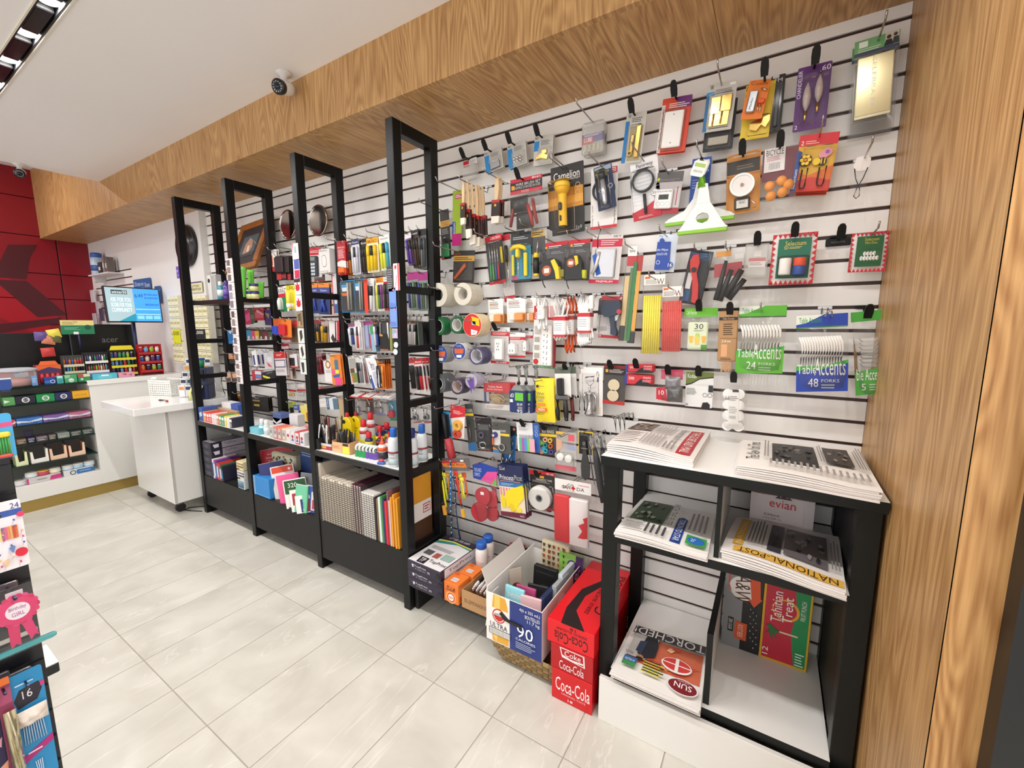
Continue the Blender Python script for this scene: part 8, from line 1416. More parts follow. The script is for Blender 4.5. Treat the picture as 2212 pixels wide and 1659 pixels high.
for q,y,h_,lab in(((524,620),-.3,.21,'tall lime green tube standing by the second post'),((540,610),-.24,.2,'tall lime green tube in the middle'),((562,620),-.2,.12,'short lime green tube by the rear post')):
    xx=at(*q,y=y).x;t=thing('green_tube',lab,'tube',(xx,y,UZ),(0,.06,.4));MB().lathe([(.014,0),(.016,.01),(.02,h_*.2),(.024,h_*.9),(.026,h_)],GT,n=14,sy=.5).build('tube',t);MB().lathe([(.016,0),(.017,.012),(.015,.02)],mat('#57ad2c',.35),n=14,sy=.6).build('cap',t)
for q,y,z_,lab in(((541,632),-.32,0,'blue lidded petroleum jelly jar, lower one'),((550,632),-.31,0,'blue lidded petroleum jelly jar, lower right one'),((548,615),-.315,.047,'blue lidded petroleum jelly jar stacked on top')):
    xx=at(*q,y=y).x;bottle('jelly_jar',lab,'jar',xx,y,UZ+z_,[(.022,0),(.025,.003),(.025,.028),(.022,.03)],mat('#d8d48a',.3),[(.0245,.029),(.026,.031),(.026,.044),(.024,.046)],mat('#26356e',.35),[(.0253,.006,.024,'#cfcf94')])
# ================================================================ goods in and on the service counter (fronts face the aisle, +x)
def sbox(name,label,pl,pr_,py,z0,h,dep,col,prints=(),cat='sweets',x=-5.02,parts=()):
    a,c=at(pl,py,x=x).y,at(pr_,py,x=x).y;w_=c-a-.002
    t=thing(name,label,cat,(x-dep/2,(a+c)/2,z0),(0,0,PI/2));MB().bbox(-w_/2,w_/2,-dep/2,dep/2,0,h,col,.002).build('carton',t)
    if prints:
        mb=MB();mb.X=Matrix.Translation((0,-dep/2,0))
        for i,s in enumerate(prints):
            s=list(s);d=.0006*(i+1);shape(mb,s[:5]+[d]+s[5:]if s[0]in 'rxn' else(s[:4]+[0,d]+s[4:]if s[0]=='d' else(s[:5]+[0,d]+s[5:]if s[0]=='o' else s[:2]+[0,d]+s[2:])),w_,h)
        mb.build('print',t)
    for p in parts:
        mb=MB()
        for s in p[1:]:shape(mb,s,w_,h)
        o=mb.build(p[0],t);o.location.y=-dep/2
    return t
LG=lambda c:[('o',.5,.5,.2,.14,'#e8ece8'),('x',.36,.42,.64,.58,'GUM','#f0f0f0')]
for pl,pr_,c,cn,lg in((5,33,'#5a9a5c','light green',0),(33,78,'#1c2030','black',1),(79,120,'#1f8a4c','bright green',1),(120,158,'#26285c','navy',1),(158,195,'#e8aa28','yellow',2)):
    sbox('gum_box',cn+' chewing gum box on the top glass shelf',pl,pr_,866,.8255,.062,.12,c,LG(c)if lg==1 else([('x',.15,.45,.85,.6,'Juicy Fruit','#5a3a10')]if lg==2 else[('s',[(.1,.3),(.6,.5),(.1,.7)],'#e0e8d8')]))
for pl,pr_,c,cn in((18,33,'#b84a54','red'),(34,92,'#3f72b8','blue'),(93,150,'#7a5a9c','violet'),(150,198,'#b86a84','rose')):
    sbox('mint_box',cn+' mint candy box on the second glass shelf',pl,pr_,905,.6685,.05,.14,c,[('s',[(0,.3),(.5,.5),(1,.2),(1,.5),(.5,.75),(0,.6)],'#cfd8ea'),('x',.15,.55,.8,.85,'mentos','#1c2050')])
for pl,pr_,c,cn in((33,57,'#6a4a34','brown'),(58,76,'#23244c','dark blue'),(77,104,'#5a4a58','plum'),(105,122,'#5c4c4a','taupe'),(125,152,'#8a948e','silver'),(153,178,'#37453c','dark green'),(179,204,'#3a483f','moss green')):
    sbox('mint_tin',cn+' mint tin row on the third glass shelf',pl,pr_,945,.5255,.042,.10,c,[('r',.1,.15,.9,.4,'#8a8a84'),('n',.15,.5,.85,.85,2,'#c8c8c0')])
sbox('mint_tin','dark navy upright card on the third glass shelf',50,72,938,.568,.055,.004,'#221f3c',[('o',.5,.55,.25,.2,'#4a4668')],x=-5.06)
for pl,pr_,c,c2,cn in((31,60,'#c8cf9a','#dfe6b8','lime'),(65,106,'#dcd8d2','#efece6','white'),(108,147,'#d89a78','#eec8ac','orange striped'),(150,187,'#d8926c','#f0ccb0','peach striped')):
    a,b2=at(pl,985,x=-5.02).y,at(pr_,985,x=-5.02).y;w_=b2-a-.004
    t=thing('open_tray',cn+' open display tray on the fourth glass shelf','tray',(-5.07,(a+b2)/2,.3655),(0,0,PI/2));d_=.05
    MB().slab([(-w_/2,0),(w_/2,0),(w_/2,.10),(w_/2-.012,.10),(w_/2-.016,.035),(-w_/2+.016,.03),(-w_/2+.012,.09),(-w_/2,.09)],-d_,-d_+.003,c2).build('front',t)
    MB().box(-w_/2,-w_/2+.003,-d_+.003,d_,0,.09,M(c)).build('side',t);MB().box(w_/2-.003,w_/2,-d_+.003,d_,0,.10,M(c)).build('side',t);MB().box(-w_/2+.003,w_/2-.003,d_-.003,d_,0,.12,mat('#4a4644',.6)).build('back',t);MB().box(-w_/2+.003,w_/2-.003,-d_+.003,d_-.003,0,.004,M(c)).build('floor_panel',t)
sbox('gum_case','pink and grey gum case on the cabinet floor',57,135,1040,.2105,.045,.10,'#cdc9c8',[('r',0,.0,.06,1,'#c83a84'),('s',[(.7,.2),(1,.1),(1,.9),(.65,.9)],'#c83a84'),('n',.3,.35,.6,.6,2,'#7a7a7c')])
sbox('gum_case','white and blue gum case on the cabinet floor',137,205,1022,.2105,.045,.10,'#dcdcdc',[('r',.42,.1,1,.9,'#2f6fae'),('o',.3,.5,.1,.07,'#26304c'),('n',.5,.35,.9,.6,2,'#bcd0e8')])
for i,(px,py,z_,c,cn)in enumerate(((42,1035,.2105,'#d8d8dc','plain white'),(67,1022,.256,'#dfe6ee','white and navy'),(92,1018,.256,'#c8486c','pink and yellow'),(117,1010,.256,'#ece4c8','cream and gold'),(145,1005,.256,'#cfdce8','icy white'),(167,1000,.256,'#a8d0e6','sky blue'),(191,995,.256,'#c8e0ee','pale blue'))):
    P=at(px,py,x=-5.06);t=thing('gum_tub',cn+' round gum tub in the cabinet','sweets',(-5.06,P.y,z_));MB().lathe([(.028,0),(.034,.006),(.034,.024),(.028,.028)],c,n=18).build('tub',t);MB().lathe([(.029,.027),(.033,.029),(.032,.036),(.026,.038)],'#e6e2d8' if i!=2 else '#e0b04a',n=18).build('lid',t)
# ---- on the counter top
CT=.9575;WT=.9655
t=thing('candy_tub','large clear tub of pink candy on the glass counter','tub',(-5.12,at(30,810,x=-5.12).y,CT));MB().lathe([(.10,0),(.115,.01),(.118,.10),(.11,.115)],'haze',n=24).build('tub',t);MB().lathe([(.09,.004),(.1,.012),(.1,.05),(.06,.06),(.001,.062)],mat('#c87a78',.5),n=20).build('candy',t);MB().lathe([(.112,.112),(.124,.114),(.124,.128),(.09,.134),(.001,.135)],mat('#cfd2da',.2,.6,'clear'),n=24).build('lid',t)
sbox('display_box','light blue bottle box beside the candy tub',66,80,810,CT,.075,.04,'#6c94c4',[('n',.1,.2,.9,.7,3,'#a8c4e4')])
sbox('mint_carton','dark blue mint carton with round logo on the counter',94,120,812,CT,.055,.05,'#1f3f8c',[('o',.7,.6,.22,.16,'#e4ecf6'),('s',[(0,.5),(.5,.4),(.5,.8),(0,.8)],'#2f6fb8')])
sbox('mint_carton','teal mint carton on the counter',121,136,810,CT,.06,.05,'#4aa8a8',[('r',.1,.0,.9,.25,'#cfe8e4'),('o',.5,.6,.3,.22,'#2a7a80')])
sbox('mint_carton','green mint carton with white oval on the counter',138,166,808,CT,.062,.06,'#4a9a6c',[('s',[(0,0),(.45,0),(.4,.35),(0,.4)],'#8ac09a'),('d',.5,.68,.22,'#dff0e0'),('x',.36,.6,.64,.78,'tic tac','#2a6a44')])
sbox('mint_carton','green mint carton with red and cream top on the counter',167,194,806,CT,.062,.06,'#2f8a54',[('r',.0,.0,.45,.35,'#b8424a'),('r',.45,.0,1,.35,'#dccfae'),('d',.3,.65,.12,'#bfe0c4')])
sbox('blue_packet','small blue and white packets behind the candy tub',28,58,785,CT+.0,.11,.03,'#6c8cc4',[('s',[(0,.3),(1,.1),(1,.5),(0,.6)],'#cfe0f4'),('r',.5,.0,1,.2,'#c86a3c')],x=-5.27)
sbox('candy_display','red and orange sweets display with pouches on top',78,132,795,CT,.145,.10,'#8a2a34',[('r',.0,.0,1,.42,'#3f2f5c'),('s',[(0,.3),(.5,.1),(1,.25),(1,.0),(0,.0)],'#e0602c'),('r',.05,.45,.95,.95,'#5a2024')],x=-5.10,
     parts=[*[('sweet_bottle',('l',.16+.22*i,.45,.93,[(.09,0),(.1,.6),(.06,1)],.012,'#c83038'))for i in range(4)],('sign',('s',[(.08,-.0),(.92,-.0),(.8,-.22),(.2,-.22)],.0,.004,'#e2662c'))])
for px,py,c,cn in((88,728,'#5a4684','purple and white'),(102,735,'#c87a5c','orange'),(116,732,'#5c5a34','olive'),(118,722,'#d8c84a','yellow'),(104,762,'#b8302c','red')):
    P=at(px,py,x=-5.12);t=thing('snack_pouch',cn+' snack pouch heaped on the sweets display','sweets',(-5.12,P.y,P.z-.03),(0,.2*math.sin(px),PI/2));mb=MB();shape(mb,('p',0,0,1,1,.025,c,.4),.075,.07);mb.build('pouch',t);MB().box(-.036,.036,-.014,-.01,.058,.07,M(c)).build('crimp',t)
LCN=['blue','sky blue','crimson','purple','navy','lime','red','cream','green','orange']
LCL=['#2f5fae','#6aa8d8','#b83048','#5a3a84','#26264a','#9ab83a','#c83038','#e8e4d8','#2f8a54','#d86a2c']
def lighter_rack(label,pl,pr_,py,z0,tiers,body,tray,n,x=-5.13,head=None,seed=1):
    a,c=at(pl,py,x=x).y,at(pr_,py,x=x).y;w_=c-a
    t=thing('lighter_rack',label,'display rack',(x,(a+c)/2,z0),(0,0,PI/2));H=tiers[-1]+.085
    MB().box(-w_/2,w_/2,.035,.04,0,H,mat(body,.4)).build('back_panel',t)
    for sx in(-1,1):MB().box(sx*w_/2-.002,sx*w_/2+.002,-.035,.035,0,H,mat(body,.4)).build('side_panel',t)
    if head:MB().slab([(-w_/2,H-.002),(w_/2,H-.002),(w_/2*.82,H+.035),(-w_/2*.82,H+.035)],-.02,-.015,head).build('header',t)
    rnd=random.Random(seed)
    for k,zz in enumerate(tiers):
        MB().box(-w_/2,w_/2,-.035,.035,zz,zz+.004,mat(tray,.4)).build('tier',t);MB().box(-w_/2-.002,w_/2+.002,-.042,-.035,zz-.004,zz+.016,mat(tray,.4)).build('tier_lip',t)
        for i in range(n):
            lc=rnd.randrange(10)
            lt=thing('lighter','%s pocket lighter, %s tier of the %s'%(LCN[lc],ORD[k],label),'lighter',(x+.015-.006*k,(a+c)/2-w_/2+w_*(i+.5)/n,z0+zz+.0045),(0,0,PI/2),'lighters in the '+label)
            MB().lathe([(w_/n*.36,0),(w_/n*.38,.046),(w_/n*.3,.048)],LCL[lc],n=10,sy=.7).build('body',lt);MB().bbox(-w_/n*.28,w_/n*.28,-.005,.005,.048,.06,'chrome',.002).build('wheel_guard',lt)
lighter_rack('clear lighter rack beside the sweets display',137,180,800,CT,[.07,.125],'#4a4842','#c8c2a8',7,seed=2)
lighter_rack('two tier white lipped lighter rack',184,232,800,WT,[.055,.135],'#2a2830','#e6e4e0',9,seed=3)
lighter_rack('yellow three tier lighter rack',240,293,800,WT,[.02,.085,.15],'#2c2820','#d8c82a',6,head=mat('#e0d232',.4),seed=4)
lighter_rack('tall red lighter stand on the counter corner',302,350,800,WT,[.03,.11,.19],'#a81a22','#b8202a',4,x=-5.1,seed=5)
sbox('purple_carton','lavender carton under the white lipped lighter rack',190,236,796,WT,.05,.03,'#6a64a4',[('r',.1,.3,.9,.7,'#7a74b4')],cat='box',x=-5.06)
sbox('turquoise_tray','turquoise display tray at the worktop edge',199,254,812,WT,.045,.05,'#52b4c8',[('s',[(.2,.3),(.8,.3),(.75,.9),(.25,.9)],'#66c4d6'),('r',.35,.2,.65,.45,'#eef4f4')],cat='tray',x=-5.03)
sbox('pink_box','pink patterned small box at the worktop edge',255,291,805,WT,.042,.05,'#d89aae',[('s',[(.2,.3),(.5,.2),(.45,.6)],'#a84a6c'),('s',[(.6,.5),(.85,.3),(.8,.8)],'#b85a7a')],cat='box',x=-5.035)
# monitors
t=thing('monitor','black monitor back without logo behind the candy','monitor',(-5.42,at(90,760,x=-5.42).y,1.05),(0,0,PI/2));MB().bbox(-.26,.26,-.02,.02,0,.30,mat('#0e0e10',.35),.006).build('panel',t);MB().bbox(-.05,.05,-.01,.03,-.09,.02,mat('#111113',.4),.004).build('stand',t);MB().bbox(-.1,.1,-.06,.06,-.093,-.088,mat('#111113',.4),.002).build('foot',t)
t=thing('monitor','black monitor back with grey maker lettering','monitor',(-5.36,at(225,735,x=-5.36).y,1.10),(0,0,PI/2));MB().bbox(-.22,.22,-.02,.02,0,.32,mat('#0c0c0e',.35),.006).build('panel',t);MB().bbox(-.05,.05,-.01,.03,-.13,.02,mat('#111113',.4),.004).build('stand',t);MB().bbox(-.09,.09,-.05,.05,-.1345,-.128,mat('#111113',.4),.002).build('foot',t)
mb=MB();mb.text('acer',-.02,.09,.16,.195,-.0212,mat('#8a8c90',.3,.6));mb.build('lettering',t)
t=thing('lottery_screen','lit lottery screen on a pole above the counter','screen',(-5.23,-.285,WT),(0,0,PI/2));MB().lathe([(.016,.0),(.016,.52)],mat('#1d2450',.4),(0,.02,0),n=12).build('pole',t);MB().bbox(-.07,.07,-.04,.08,0,.008,mat('#1d2450',.4),.003).build('foot',t)
s_=MB();TR=Matrix.Translation((0,-.05,.62))@Matrix.Rotation(.05,4,'Z')@Matrix.Rotation(-.07,4,'X')
s_.X=TR;s_.bbox(-.20,.20,-.012,.015,-.15,.16,mat('#10131c',.3),.004);s_.build('bezel',t)
def glow(h,k):return mat(h,.3,k,'glow')
s_=MB();s_.X=TR
def q_(x0,x1,z0,z1,d,m_):s_.poly([(x0,-.012-d,z0),(x1,-.012-d,z0),(x1,-.012-d,z1),(x0,-.012-d,z1)],m_)
q_(-.19,.0,-.14,.15,.0006,glow('#9cb4bc',.6));q_(.0,.19,-.14,.15,.0006,glow('#3f96f0',.75));s_.poly([(-.12,-.0132,-.14),(.0,-.0132,-.14),(.0,-.0132,-.07)],glow('#1f8aa8',.6))
for st,a in(('ASK FOR YOU',(-.16,-.02,.03,.065)),('SCORE FOR YOUR',(-.16,-.02,-.015,.02)),('COMMUNITY',(-.16,-.02,-.06,-.025))):s_.text(st,*a,-.0134,glow('#e4f0f4',.8))
q_(-.15,-.04,.095,.13,.0008,glow('#3a4a50',.3));s_.text('winter50',-.145,-.045,.1,.125,-.0136,glow('#e8f0f2',.7));s_.text('6/49',.01,.07,.07,.105,-.0134,glow('#0e3a8a',.3));s_.text('$9,000,000',.08,.18,.09,.11,-.0134,glow('#0e3a8a',.3));s_.text('$14,000,000',.08,.18,.06,.08,-.0134,glow('#0e3a8a',.3));s_.text('$60,000,000',.08,.18,.0,.02,-.0134,glow('#0e3a8a',.3))
for i in range(3):q_(.01+.06*i,.06+.06*i,-.12,-.09,.0008,glow('#7cc0f8',.8))
q_(.005,.185,-.035,-.03,.0008,glow('#bfe0fc',.8));q_(.005,.185,-.08,-.075,.0008,glow('#bfe0fc',.8));s_.build('screen_image',t)
# signs and posters
def poster(name,label,q,x,w_,h_,col,prints,cat='poster',rot=0.,y=None):
    P=at(*q,x=x)if y is None else at(*q,y=y);t=thing(name,label,cat,P,(0,rot,PI/2 if y is None else 0));mb=MB();mb.bbox(-w_/2,w_/2,-.002,.002,0,h_,col,.0008);mb.build('board',t);mb=MB()
    for i,s in enumerate(prints):s=list(s);d=.0022+.0005*i;shape(mb,s[:5]+[d]+s[5:]if s[0]in 'rxn' else(s[:4]+[0,d]+s[4:]if s[0]=='d' else s[:2]+[0,d]+s[2:]),w_,h_)
    mb.build('print',t);return t
t=poster('counter_sign','green and cream lottery sign in front of the monitors',(170,722),-5.2,.20,.115,'#1f7a54',[('r',0,0,1,.36,'#e2cf8a'),('x',.05,.06,.5,.2,'winter50','#5a5a3a'),('n',.05,.22,.4,.32,2,'#8a7a3a'),('d',.8,.5,.1,'#14503a'),('n',.1,.5,.6,.7,3,'#7ac0a0'),('r',.35,.82,.5,1,'#e8ece8')],'sign')
MB().lathe([(.006,-.12),(.006,0)],mat('#1d2450',.4),n=8).build('post',t);MB().bbox(-.04,.04,-.03,.03,t.location.z*0+(WT-t.location.z),WT-t.location.z+.12,mat('#15182a',.4),.004).build('foot',t)
poster('dream_poster','blue lottery poster high on the white wall',(310,640),0,.42,.17,'#2f5f9c',[('x',.06,.15,.6,.4,'250 instant wins','#c8d8f0'),('x',.06,.5,.6,.8,'UP TO $10,000','#f0d8a0'),('x',.68,.25,.95,.5,'Dream','#e8eef8'),('x',.68,.55,.95,.8,'draws','#e8eef8')],y=-.06)
poster('dream_poster','narrow blue lottery poster hanging below the wide one',(344,655),0,.13,.16,'#2f5f9c',[('n',.1,.2,.9,.5,3,'#a8c0e4'),('d',.5,.75,.2,'#8ab04a')],y=-.062)
# acrylic ticket towers on the white wall
def tower(label,q0,q1,y,rows,cols,sign):
    A,B2=at(*q0,y=y),at(*q1,y=y);w_,h_=B2.x-A.x,A.z-B2.z
    t=thing('ticket_tower',label,'ticket dispenser',((A.x+B2.x)/2,y,B2.z));MB().box(-w_/2,w_/2,0,.04,0,h_,mat('#d8d2c4',.3)).build('back_box',t)
    for i in range(cols):
        for j in range(rows):
            mb=MB();x0,x1=-w_/2+w_*i/cols+.003,-w_/2+w_*(i+1)/cols-.003;z0,z1=h_*j/rows+.003,h_*(j+1)/rows-.003;mb.box(x0,x1,-.012,0,z0,z1,mat('#e2dbbb',.5))
            mb.poly([(x0+.004,-.0125,z0+.01),(x1-.004,-.0125,z0+.01),(x1-.004,-.0125,z0+.014),(x0+.004,-.0125,z0+.014)],'#6a6648');mb.poly([(x0+.006,-.0125,(z0+z1)/2),(x1-.006,-.0125,(z0+z1)/2),(x1-.006,-.0125,(z0+z1)/2+.02),(x0+.006,-.0125,(z0+z1)/2+.02)],'#b8b07a');mb.build('ticket',t)
    if sign:
        st,u0,u1,v0,v1,c,tc=sign;mb=MB();mb.bbox(-w_/2+w_*u0,-w_/2+w_*u1,-.02,-.014,h_*v0,h_*v1,c,.002);mb.text(st,-w_/2+w_*(u0+.06),-w_/2+w_*(u1-.06),h_*(v0+(v1-v0)*.55),h_*(v1-.02),-.0206,tc);mb.build('sign',t)
tower('acrylic ticket tower with yellow sign left of the first frame',(364,640),(402,785),-.10,6,3,('$10,000',.28,.95,.3,.5,'#d8d42a','#3a3a14'))
tower('acrylic ticket tower with black 50,000 sign behind the first frame',(408,640),(462,785),-.10,6,4,('50,000',.05,.8,.33,.5,'#1c1a18','#f0eeea'))
poster('ticket_header','cream header card above the ticket tower',(425,632),0,.22,.09,'#dcd6a8',[('r',0,0,1,.12,'#5a4a7a'),('x',.1,.3,.8,.5,'LOTTERY','#3a3a3a'),('x',.1,.58,.9,.8,'PRODUCTS SOLD','#3a3a3a')],'sign',y=-.06)
# small goods on the far white slat section
for q,c,cc,h_,lab in(((213,594),'#b8c8dc','#2f5fae',.17,'white aerosol can with blue cap on the far wall shelf'),):
    P=at(*q,y=-.12);bottle('aerosol_can',lab,'spray can',P.x,-.12,1.955,[(.05,0),(.055,.005),(.055,h_),(.04,h_+.02)],mat(c,.3),[(.045,h_+.018),(.05,h_+.02),(.045,h_+.06),(.03,h_+.065)],mat(cc,.4),[(.0553,.04,.1,'#3a5a94')])
P=at(213,594,y=-.12);t=thing('wall_ledge','short white ledge under the aerosol can','shelf',(P.x+.15,-.05,1.94));MB().bbox(-.25,.35,-.13,0,0,.0145,'#d8d4d4',.002).build('board',t);MB().bbox(-.2,-.18,-.1,0,-.06,0,'#cfcaca',.002).build('bracket',t)
for i,(dx,h_,c,cn)in enumerate(((.16,.12,'#3a3436','black boxed'),(.30,.17,'#8a7a74','slim brown'),(.38,.16,'#6a5f5c','slim grey'))):
    carton('perfume_box',cn+' perfume on the far wall ledge',P.x+dx-.04,P.x+dx+(.05 if i==0 else.01),-.15,-.09,1.955,1.955+h_,c,[('r',.2,.4,.8,.7,'#d8d4d0')],cat='perfume')
for i,(q,c)in enumerate((((200,640),'#cfc8cc'),((212,665),'#bdb8c0'),((220,680),'#4a4660'),((205,690),'#b8b4bc'))):
    P2=at(*q,y=-.1);t=thing('hanging_packet',('pale','lilac grey','dark blue','silver')[i]+' packet hanging on the far wall slats','package',(P2.x,-.1,P2.z-.07));MB().bbox(-.06,.06,-.004,.004,0,.14,c,.002).build('packet',t);MB().box(-.004,.004,-.004,.05,.12,.128,M('wire')).build('hook',t)
# ---- on the wing counter
FZ=.8505
P0=at(292,858,z=.85);t=thing('plastic_basket','white plastic basket with handle on the wing counter','basket',(-4.41,-.36,FZ),(0,0,.35));WP_=mat('#e9e7e2',.4)
for i in range(11):
    for sx in(-1,1):MB().box(-.10+.02*i-.004,-.10+.02*i+.004,sx*.075-.002,sx*.075+.002,.012,.115,WP_).build('upright',t)
for i in range(8):
    for sx in(-1,1):MB().box(sx*.105-.002,sx*.105+.002,-.07+.02*i-.004,-.07+.02*i+.004,.012,.115,WP_).build('upright',t)
for z_ in(.012,.03,.048,.066,.084,.102,.118):
    h_=.012 if z_>.1 else.006
    for a in((-.108,.108,-.079,-.073),(-.108,.108,.073,.079),(-.108,-.102,-.073,.073),(.102,.108,-.073,.073)):MB().box(*a,z_,z_+h_,WP_).build('rim' if z_>.11 else 'cross_bar',t)
MB().box(-.105,.105,-.075,.075,0,.006,WP_).build('base',t);mb=MB();mb.tube([(-.108,0,.125),(-.15,0,.13),(-.17,0,.115),(-.175,0,.03)],.010,WP_,8,1.6);mb.build('handle',t)
t=thing('card_rack','stepped acrylic rack of lottery slips and gift cards','card rack',(-4.17,-.27,FZ),(0,0,.75));CC=[('#e6e2e4','white'),('#e0dcdc','w'),('#d9d6da','g'),('#b8bfa8','olive'),('#e4e2e6','grey'),('#6a7a94','blue')]
for k in range(5):
    MB().box(-.09,.09,-.06+.035*k,-.057+.035*k,0,.10+.045*k,mat('#dfe4e8',.1,.2,'clear')).build('tier',t)
    for i in range(4):
        sl=thing('paper_slip','paper slip in row %d of the stepped acrylic rack'%(k+1),'slip',(-4.17,-.27,FZ),(0,0,.75),'slips in the acrylic rack');c=CC[(i*2+k)%6][0]
        MB().bbox(-.088+.045*i,-.047+.045*i,-.066+.035*k,-.061+.035*k,.006,.095+.05*k,c,.001).build('slip',sl);MB().box(-.084+.045*i,-.051+.045*i,-.0667+.035*k,-.066+.035*k,.06+.05*k,.085+.05*k,M('#26304c' if(i+k)%3 else '#d88a4a')).build('print',sl)
t=thing('slip_dispenser','navy ticket checker with screen beside the first frame','ticket machine',(-4.0,-.30,FZ),(0,0,.75));NVY=mat('#16224e',.35)
MB().bbox(-.05,.07,-.05,.06,0,.11,NVY,.004).build('base',t);s2=MB();s2.slab([(-.05,.11),(.07,.11),(.07,.24),(-.02,.24),(-.05,.15)],-.05,.06,NVY);s2.build('head',t);s2=MB();s2.bbox(-.03,.05,-.056,-.05,.14,.225,'#0e1018',.004);s2.build('screen',t)
for i in range(2):mb=MB();mb.tube([(-.03+.06*i,-.05,.105),(-.045+.06*i,-.075,.06),(-.04+.06*i,-.085,.0)],.014,'#d8d694',6,.2);mb.build('paper_ribbon',t)
t=thing('paper_cup','green and blue paper cup on the ticket checker','cup',(-4.0,-.29,FZ+.2405));MB().lathe([(.022,0),(.03,.06)],mat('#3f9a6c',.4),n=16).build('cup',t);MB().lathe([(.03,.058),(.032,.06),(.032,.07),(.001,.071)],mat('#2f5fae',.4),n=16).build('lid',t)
t=thing('scissors','pair of scissors with red and black grips on the wing counter','scissors',(-4.12,-.5,FZ),(0,0,.2));mb=MB();mb.tube([(-.05,0,.004),(.0,.004,.005),(.05,-.004,.004)],[.012,.005,.002],'#1c1c20',6,.4);mb.build('blade_arm',t);mb=MB();mb.tube([(.08,-.03,.005),(.05,-.01,.006),(.02,.01,.006)],[.01,.006,.004],'#b8242f',6,.5);mb.build('red_arm',t)
t=thing('floor_cable','thin black cable loop on the floor by the first frame','cable',(-4.0,-.43,0));mb=MB();mb.tube([(.1,.08,.004),(.0,.05,.004),(-.06,-.01,.004),(-.04,-.05,.004),(.02,-.03,.004),(.1,.01,.004)],.0035,'black');mb.build('cord',t)
# ================================================================ ceiling cameras
def cctv(label,loc,rz,s=1.):
    t=thing('ceiling_camera',label,'camera',loc,(0,0,rz));Wm=mat('#dcd8d4',.4);MB().lathe([(.001,0),(.04*s,0),(.038*s,-.012*s),(.018*s,-.022*s),(.014*s,-.05*s),(.001,-.05*s)],Wm,n=20).build('mount',t)
    c2=MB();c2.X=Matrix.Translation((0,0,-.075*s))@Matrix.Rotation(.35,4,'X');c2.lathe([(.001,.055*s),(.03*s,.05*s),(.034*s,.03*s),(.034*s,-.045*s)],Wm,n=20,axis='y');c2.build('body',t)
    c2=MB();c2.X=Matrix.Translation((0,0,-.075*s))@Matrix.Rotation(.35,4,'X');c2.lathe([(.036*s,-.03*s),(.037*s,-.052*s),(.032*s,-.056*s),(.001,-.056*s)],mat('#17181b',.2),n=20,axis='y');c2.lathe([(.014*s,-.056*s),(.014*s,-.059*s),(.001,-.059*s)],mat('#050506',.05),n=16,axis='y');f2=c2.build('face',t)
    c2=MB();c2.X=Matrix.Translation((0,0,-.075*s))@Matrix.Rotation(.35,4,'X')
    for i in range(12):c2.cyl((.023*s*math.cos(i*PI/6),-.058*s,.023*s*math.sin(i*PI/6)),.0025*s,.002*s,mat('#c8ccd4',.3),'y',8)
    c2.build('infrared_leds',f2)['kind']='stuff'
cctv('white bullet camera on the ceiling beside the wood bulkhead',(-2.345,-.49,HC),.35,.9)
cctv('white bullet camera on the ceiling by the red wall',(-5.12,-.87,HC),1.3,.85)
# ================================================================ party goods rack at the aisle (front faces +x)
RX=-1.9
t=thing('party_rack','black slotted rack end with party goods','display rack',(RX,-1.57,0),(0,0,PI/2));RK=mat('#141316',.3)
MB().bbox(-1.0,0,.005,.04,0,1.22,RK,.002).build('back_panel',t)
for i in range(15):MB().box(-1.0,-.002,-.001,.005,.06+.078*i,.06+.078*i+.064,RK).build('slat',t)
for z_ in(.845,.60):MB().box(-1.0,-.004,-.0025,-.001,z_,z_+.012,mat('#b8b4b0',.2,.9)).build('metal_insert',t)
MB().bbox(-.3,.03,.045,.17,.43,.459,mat('#1a1a1c',.4),.002).build('side_shelf',t);MB().box(-.3,.0295,.0455,.1695,.459,.4605,mat('#e9e7e4',.4)).build('shelf_top',t)
def rpack(name,label,cat,tl,tr,bl_,off,base,prints=(),parts=(),th=.003,hk=True):
    x=RX+off;A,B2,C=at(*tl,x=x),at(*tr,x=x),at(*bl_,x=x);w_=math.hypot(B2.y-A.y,B2.z-A.z);h_=A.z-C.z;ang=math.atan2(B2.z-A.z,B2.y-A.y)
    t=thing(name,label,cat,(x,(A.y+B2.y)/2,(A.z+B2.z)/2-h_),(0,0,PI/2))
    if base is not None:
        mb=MB();mb.slab(rounded(w_,h_,.006),-th/2,th/2,base)
        for i,s in enumerate(prints):s=list(s);d=th/2+.0004*(i+1);shape(mb,s[:5]+[d]+s[5:]if s[0]in 'rxn' else(s[:4]+[0,d]+s[4:]if s[0]=='d' else(s[:5]+[0,d]+s[5:]if s[0]=='o' else s[:2]+[0,d]+s[2:])),w_,h_)
        mb.build('card',t)
    for p in parts:
        mb=MB()
        for s in p[1:]:shape(mb,s,w_,h_)
        mb.build(p[0],t)
    if hk:
        hh=thing('peg_hook','dark peg hook of the '+' '.join(label.split()[:8]),'hook',(RX,(A.y+B2.y)/2,(A.z+B2.z)/2-.03),(0,0,PI/2),'peg hooks on the party rack');mb=MB();mb.tube([(0,0,0),(0,-off-.03,.002),(0,-off-.04,.012)],.003,mat('#3a3550',.25,.8));mb.build('wire',hh);MB().bbox(-.02,.02,-.006,.002,-.006,.012,mat('#8a8488',.3,.7),.002).build('clip',hh)
rpack('blue_sign','plain royal blue card at the rack top','card',(-60,820),(23,817),(-60,847),.05,'#1d3f86',[('r',0,0,1,.12,'#c8d0dc')],(('tab',('b',.7,.95,.95,1.2,-.002,.001,'#17223f')),),hk=False)
